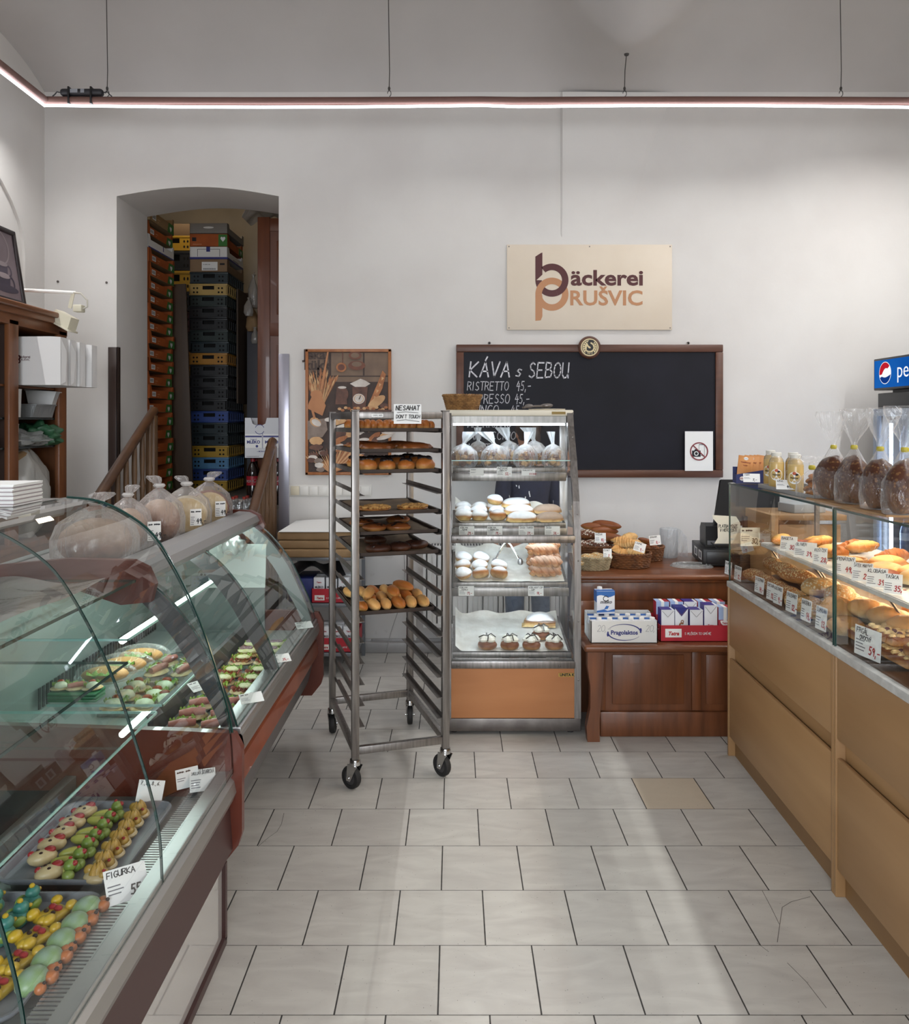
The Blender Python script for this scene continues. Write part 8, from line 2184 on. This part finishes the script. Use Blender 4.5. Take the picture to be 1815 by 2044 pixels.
ck = thing('cookie_bag', 'small cellophane bag of brown cookies beside the juice bottles', 'bag', RW(.07, RY(1621, .07), TG + .002), RCA)
mb = MB()
for i in range(14):
 a = rnd.uniform(0, 6.3); q = rnd.uniform(0, .026)
 mb.lathe([(0, 0), (.018, 0), (.02, .004), (.016, .009), (0, .011)], 12, mx=T(q * math.cos(a), q * math.sin(a), .006 + i * .0048) @ Matrix.Rotation(rnd.uniform(-.6, .6), 4, 'X'))
ck.scale = (1.25, 1.25, 1.15); mb.build('cookies', bake('cookie', 'a36b3c', 'b98452'), ck); cello_bag(.047, .042, .085, .098, .145, 2).build('cellophane', CELLO, ck, ang=80)
MB().lathe([(.008, 0), (.011, .004), (.011, .012), (.008, .016)], 10, mx=T(0, 0, .096)).build('tie', TIE, ck)
def loaf_bag(seed):
 e = bpy.data.objects.new('cellophane_loaf', None); COL.objects.link(e); e['category'] = 'bagged bread'
 f = nz3()
 MB().ell((0, 0, .075), (.055, .075, .095), 30, 18, fn=lambda u: f(u) * (1 + .03 * math.sin(u.x * 9) * math.sin(u.z * 8)), flat=-.074).build('loaf_cake', RYE, e)
 cello_bag(.06, .08, .16, .195, .335, seed).build('cellophane', CELLO, e, ang=80)
 MB().lathe([(.009, 0), (.012, .004), (.012, .012), (.009, .016)], 12, mx=T(0, 0, .19)).build('tie', TIE, e)
 return Proto(e)
lbs = [loaf_bag(1.0), loaf_bag(2.1)]
for i, (px, s, lab) in enumerate(((1664, 1.0, 'farthest'), (1705, 1.02, 'second farthest'), (1757, 1.02, 'second nearest'), (1806, 1.03, 'nearest'))):
 lbs[i % 2].put(f'dark seeded loaf in cellophane with yellow tie, {lab} of four on the top glass', RW(.085, RY(px, .085), TG + .012), (0, 0, .3 - .4 * i), 'cellophane loaves', s)
o = MB().prism([(0, 0), (.16, 0), (.16, .62), (0, .62)], .007).build('wooden_board', BEECH, loc=RW(.01, RY(1820, .09), TG + .002), rot=(0, 0, RCA)); tag(o, 'thin pale board under the cellophane loaves', 'board')
lw = thing('back_cabinet', 'light beech staff cabinet behind the bread counter', 'cabinet', (1.76, 4.45, 0))
MB().box((0, 0, 0), (.04, .4, 1.19), bev=.003).box((.04, 0, 1.16), (.42, .4, 1.19), bev=.003).box((.04, .38, 0), (.42, .4, 1.16)).build('carcass', BEECH, lw)
MB().box((.055, .03, .02), (.40, .05, 1.135), bev=.003).build('door', BEECH, lw)
o = MB().box((-.1, 0, 0), (.1, .16, .05), bev=.004).build('white_box', M('pale_grey_box', 'a9abad', .6), loc=(2.02, 4.55, 1.191), rot=(0, 0, .2)); tag(o, 'pale grey box on top of the beech staff cabinet', 'box')
fx = 2.98
fg = thing('drinks_fridge', 'black branded drinks fridge with glowing blue header behind the bread loaves', 'fridge', (fx, 4.9, 0))
BKF = M('fridge_black', '121317', .35)
FL = .74
mb = MB().box((.0, 0, 0), (.62, FL, .12)).box((.0, 0, 1.80), (.62, FL, 1.91), bev=.004).box((.58, 0, .12), (.62, FL, 1.8)).box((.0, 0, .12), (.62, .025, 1.8)).box((.0, FL - .025, .12), (.62, FL, 1.8))
mb.build('cabinet_body', BKF, fg)
FIN = M('fridge_inner', 'b9c6d6', .4)
MB().box((.55, .03, .13), (.57, FL - .03, 1.79)).box((.03, .03, .13), (.57, .035, 1.79)).build('inner_lining', FIN, fg)
FT = emit('fridge_glow', 'cfe2ff', 1.0)  # added glow inside, standing in for daylight mirrored on the fridge door
MB().cyl((.06, .06, .2), (.06, .06, 1.7), .012, 8).build('light_tube', FT, fg); MB().cyl((.06, FL - .06, .2), (.06, FL - .06, 1.7), .012, 8).build('light_tube', FT, fg)
for z in (.45, .78, 1.1, 1.42): MB().box((.06, .04, z), (.54, FL - .04, z + .012)).build('wire_shelf', ALU, fg)
dr_ = MB().box((-.035, .0, .12), (.0, .05, 1.8), bev=.004).box((-.035, FL - .05, .12), (.0, FL, 1.8), bev=.004).box((-.035, .05, .12), (.0, FL - .05, .17), bev=.004).box((-.035, .05, 1.75), (0, FL - .05, 1.8), bev=.004).build('door_frame', M('door_frame_grey', '8d98a8', .4), fg)
MB().faces([(-.018, .05, .17), (-.018, FL - .05, .17), (-.018, FL - .05, 1.75), (-.018, .05, 1.75)], [(0, 1, 2, 3)]).build('door_glass', GLASS, dr_, smooth=False)
MB().box((-.06, .01, .8), (-.035, .03, 1.2), bev=.004).build('door_handle', ALU, dr_)
hd = MB().box((-.03, -.0, 1.93), (.3, FL, 2.15), bev=.006).box((.05, .1, 1.9), (.25, FL - .1, 1.94)).build('header_case', BKF, fg)
def blue_panel():
 t = NT('lit_blue_header')
 tc = t.n('ShaderNodeTexCoord').outputs['Generated']
 y = t.n('ShaderNodeSeparateXYZ', ins={0: tc}).outputs[2]
 c = t.mix(t.ramp(t.noise(2.5), .3, .7), lin('0d4a9c'), lin('1c64b8'))
 e = t.n('ShaderNodeEmission', ins={'Strength': .9}); t.link(c, e.inputs['Color'])
 return t.done(e)
MB().box((-.032, .015, 1.945), (-.03, FL - .015, 2.135)).build('header_panel', blue_panel(), hd)
m_ = T(-.033, 0, 0) @ face_to(-90)
ew, er, eb = emit('logo_white', 'f2f4f8', 1.0), emit('logo_red', 'c02030', .9), emit('logo_blue', '123a86', .9)
mb = MB(); cx_, cz2, rr = -(FL - .155), 2.045, .072
mb.faces([(cx_ + rr * 1.06 * math.cos(R(i * 10)), cz2 + rr * 1.06 * math.sin(R(i * 10)), 0) for i in range(36)], [tuple(range(36))], 0, m_)
up_ = [(cx_ + rr * math.cos(R(a)), cz2 + rr * math.sin(R(a)), .0005) for a in range(38, 191, 8)] + [(cx_ - rr * .55 + rr * 1.0 * t, cz2 - rr * .12 + rr * (.5 * t + .25 * math.sin(t * 3.1)), .0005) for t in [i / 8 for i in range(9)]]
mb.faces(up_, [tuple(range(len(up_)))], 1, m_)
dn_ = [(cx_ + rr * math.cos(R(a)), cz2 + rr * math.sin(R(a)), .0005) for a in range(205, 351, 8)] + [(cx_ + rr * .75 - rr * 1.5 * t, cz2 - rr * .25 - rr * (.18 * math.sin(t * 3.1)), .0005) for t in [i / 8 for i in range(1, 8)]]
mb.faces(dn_, [tuple(range(len(dn_)))], 2, m_)
mb.text('pepsi', .15, m_ @ T(-(FL - .155) + .30, 2.05, .0004), 0, -.005)
mb.build('logo', [ew, er, eb], hd, smooth=False)
fb = bottle(.25, .034, M('fridge_bottle_blue', '2a4a7c', .2), M('fridge_label', '9fb2cf', .4), M('fridge_cap', '23407a', .4))
n = 0
for z in (.462, .792, 1.112, 1.432):
 for k in range(4):
  fb.put(f'blue drink bottle, {ORD[k + 1]} from the near side on the {("lowest", "second", "third", "top")[n // 4]} fridge shelf', (fx + .12, 4.9 + .13 + .16 * k, z), (0, 0, 0), 'bottles in the fridge'); n += 1
pbag = MB().grid(lambda u, v: Vector((.02 * math.sin(u * 9 + v * 5), .5 * u, .5 * v + .03 * math.sin(u * 7))), 18, 14).build('hanging_film', film('fridge_film', 'dfe8f2', .35, .8, .08, 8, .5), loc=(fx - .085, 4.95, 1.25), ang=80); tag(pbag, 'large clear plastic bag hanging on the fridge front', 'bag')
pe = thing('person', 'person in navy top with white dashes and jeans standing behind the steel cabinet', 'person', (.515, 5.62, 0), R(200))
SKIN = M('skin', 'b98a72', .5, sss=.1)
NAVY = M('navy_cloth', '1a1d30', .85, col2='20243a', scale=30)
JEAN = M('jeans', '4a5a70', .85, col2='3c4a5e', scale=24)
HAIR = M('dark_hair', '2a1a14', .5, col2='3a261c', scale=60)
def skin_body(name, verts, edges, radii, mat, parent, root=0, sub=2):
 me = bpy.data.meshes.new(name); me.from_pydata([Vector(v) for v in verts], edges, [])
 o = bpy.data.objects.new(name, me); COL.objects.link(o)
 md = o.modifiers.new('skin', 'SKIN'); md.use_smooth_shade = True
 for i, r in enumerate(radii):
  sv = me.skin_vertices[0].data[i]; sv.radius = r if isinstance(r, tuple) else (r, r); sv.use_root = (i == root)
 o.modifiers.new('sub', 'SUBSURF').levels = sub
 o.modifiers['sub'].render_levels = sub
 dg = bpy.context.evaluated_depsgraph_get(); dg.update()
 m2 = bpy.data.meshes.new_from_object(o.evaluated_get(dg))
 m2.name = name; m2.materials.clear(); m2.materials.append(mat)
 m2.polygons.foreach_set('use_smooth', [True] * len(m2.polygons))
 o2 = bpy.data.objects.new(name, m2); COL.objects.link(o2); o2.parent = parent
 bpy.data.objects.remove(o)
 return o2
V = [(0, 0, .95), (0, .0, 1.12), (0, .015, 1.30), (0, .02, 1.40), (0, .0, 1.48), (0, -.01, 1.53), (0, -.03, 1.585), (0, -.02, 1.66)]
E = [(i, i + 1) for i in range(7)]
RR = [(.15, .11), (.135, .1), (.155, .11), (.11, .085), (.05, .05), (.052, .052), (.068, .082), (.066, .082)]
for s in (-1, 1):
 b = len(V)
 V += [(s * .17, .01, 1.385), (s * .215, .02, 1.12), (s * .235, -.03, .90), (s * .235, -.05, .83)]
 E += [(3, b), (b, b + 1), (b + 1, b + 2), (b + 2, b + 3)]
 RR += [.052, .042, .028, (.036, .02)]
 for k in range(4):
  c = len(V); q = (k - 1.5) * .018; L_ = (.066, .078, .074, .058)[k]
  V += [(s * .235 - .0, -.05 + q, .80), (s * .232, -.055 + q, .80 - L_ * .55), (s * .222, -.06 + q, .80 - L_)]
  E += [(b + 3, c), (c, c + 1), (c + 1, c + 2)]; RR += [.0095, .009, .008]
 c = len(V); V += [(s * .23, -.088, .84), (s * .225, -.105, .80)]; E += [(b + 3, c), (c, c + 1)]; RR += [.011, .009]
 b = len(V)
 V += [(s * .09, 0, .88), (s * .10, -.01, .50), (s * .10, .02, .10), (s * .10, -.09, .045), (s * .10, -.15, .035)]
 E += [(0, b), (b, b + 1), (b + 1, b + 2), (b + 2, b + 3), (b + 3, b + 4)]
 RR += [.082, .056, .04, .042, .034]
skin_body('body', V, E, RR, SKIN, pe)
mb = MB().ell((0, -.118, 1.60), (.012, .018, .016), 8, 6)
for s in (-1, 1): mb.ell((s * .072, -.02, 1.62), (.01, .018, .026), 8, 6)
mb.ell((0, -.108, 1.572), (.022, .006, .006), 10, 5, 1)
for s in (-1, 1): mb.ell((s * .028, -.1, 1.635), (.012, .006, .006), 8, 5, 2)
mb.build('face_features', [SKIN, M('lips', '9a5a52', .4), INK], pe)
MB().ell((0, .0, 1.66), (.088, .1, .098), 22, 14, fn=lambda u: 1 + .03 * math.sin(u.x * 13) if (u.y > -.35 or u.z > .5) else .80).ell((0, .09, 1.6), (.05, .05, .075), 14, 9).build('hair', HAIR, pe)
TV = [V[0], V[1], V[2], V[3], (0, .005, 1.455)]
TE = [(0, 1), (1, 2), (2, 3), (3, 4)]
TR = [(.172, .13), (.152, .118), (.172, .128), (.128, .102), (.062, .06)]
TV[0] = (0, 0, .93)
for s in (-1, 1):
 b = len(TV); TV += [(s * .17, .01, 1.385), (s * .215, .02, 1.12), (s * .235, -.025, .915)]; TE += [(3, b), (b, b + 1), (b + 1, b + 2)]; TR += [.068, .056, .046]
shirt = skin_body('shirt', TV, TE, TR, NAVY, pe)
mb = MB()
for i in range(48):
 a = rnd.uniform(0, 2 * PI); z = rnd.uniform(.9, 1.42)
 hit = shirt.ray_cast if False else None
 k = (.165 + .0 * z)
 x, y = .19 * math.cos(a), .15 * math.sin(a)
 mb.box((-.0035, -.001, -.011), (.0035, .001, .011), 0, 0, T(x, y, z) @ Matrix.Rotation(a + PI / 2, 4, 'Z') @ Matrix.Rotation(rnd.uniform(-.5, .5), 4, 'Y'))
dash = mb.build('white_dashes', PAPER, shirt, smooth=False)
from mathutils.bvhtree import BVHTree
bv = BVHTree.FromPolygons([v.co for v in shirt.data.vertices], [p.vertices for p in shirt.data.polygons])
me = dash.data
for k in range(0, len(me.vertices), 8):
 c = sum((me.vertices[k + j].co for j in range(8)), Vector()) / 8
 hitp = bv.find_nearest(c)
 if hitp and hitp[0] is not None:
  d = hitp[0] - c
  for j in range(8): me.vertices[k + j].co += d
JV = [(0, 0, .94), (0, 0, .90)]; JE = [(0, 1)]; JR = [(.158, .12), (.162, .128)]
for s in (-1, 1):
 b = len(JV); JV += [(s * .09, 0, .86), (s * .10, -.01, .50), (s * .10, .02, .09)]; JE += [(1, b), (b, b + 1), (b + 1, b + 2)]; JR += [.098, .072, .06]
skin_body('jeans', JV, JE, JR, JEAN, pe)
mb = MB()
for s in (-1, 1): mb.ell((s * .10, -.07, .04), (.05, .125, .045), 14, 9, flat=-.04)
mb.build('shoes', M('dark_shoes', '1d1c1e', .6), pe)
for nm, s in (('led_strip', 7), ('cabinet_tube', 46), ('deli_tube', 22), ('warm_tube', 60), ('fridge_glow', 26)):
 MATS[nm].node_tree.nodes['Emission'].inputs['Strength'].default_value = s
def area(name, loc, rot, sx, sy, e, col):
 l = bpy.data.lights.new(name, 'AREA'); l.shape = 'RECTANGLE'; l.size = sx; l.size_y = sy; l.energy = e; l.color = lin(col)
 o = bpy.data.objects.new(name, l); COL.objects.link(o); o.location = loc; o.rotation_euler = rot
 return o
def strip(name, loc, rz, L_, e, sp=135):
 o = area(name, loc, (0, 0, rz), L_, .02, e, 'f8f8f8'); o.data.spread = R(sp)
strip('light_bar_back', ((XLB + XRB) / 2, YBAR - .012, ZBAR - .052), 0, XRB - XLB, 19)
strip('light_bar_left', (XLB, YBAR - 3.3, ZBAR - .052), PI / 2, 6.5, 60, 125)
strip('light_bar_right', (XRB, YBAR - 3.3, ZBAR - .052), PI / 2, 6.5, 130, 165)
area('window_daylight', (-.95, YF - .35, 1.95), (PI / 2 - .28, 0, 0), 2.8, 2.3, 120, 'ebeef6').data.spread = R(125)
area('door_daylight', (1.58, YF - .35, 1.6), (PI / 2, 0, 0), 1.1, 2.9, 40, 'ebeef6')
l = bpy.data.lights.new('back_room_bulb', 'POINT'); l.energy = 7; l.color = lin('ffeacc'); l.shadow_soft_size = .12
o = bpy.data.objects.new('back_room_bulb', l); COL.objects.link(o); o.location = (-2.75, 8.0, 4.05)
w = bpy.data.worlds.new('world'); SC.world = w; w.use_nodes = True
bg = w.node_tree.nodes['Background']; bg.inputs[0].default_value = lin('c9d6e8') + (1,); bg.inputs[1].default_value = .6
cam = bpy.data.cameras.new('camera'); co = bpy.data.objects.new('camera', cam); COL.objects.link(co)
co.location = (0, 0, H); co.rotation_euler = (PI / 2, 0, 0)
cam.sensor_fit = 'VERTICAL'; cam.sensor_height = 36; cam.lens = 36 * F / 2044
cam.shift_y = -(1022 - HY) / 2044
cam.clip_start = .05
SC.camera = co
vs_ = SC.view_settings
vs_.view_transform = 'Standard'; vs_.look = 'None'; vs_.gamma = 1; vs_.exposure = 0.12; vs_.use_curve_mapping = False
cy = SC.cycles
cy.use_denoising = True
cy.max_bounces = 16; cy.transparent_max_bounces = 32; cy.diffuse_bounces = 4; cy.glossy_bounces = 4
cy.caustics_reflective = False; cy.caustics_refractive = False
cy.sample_clamp_indirect = 6
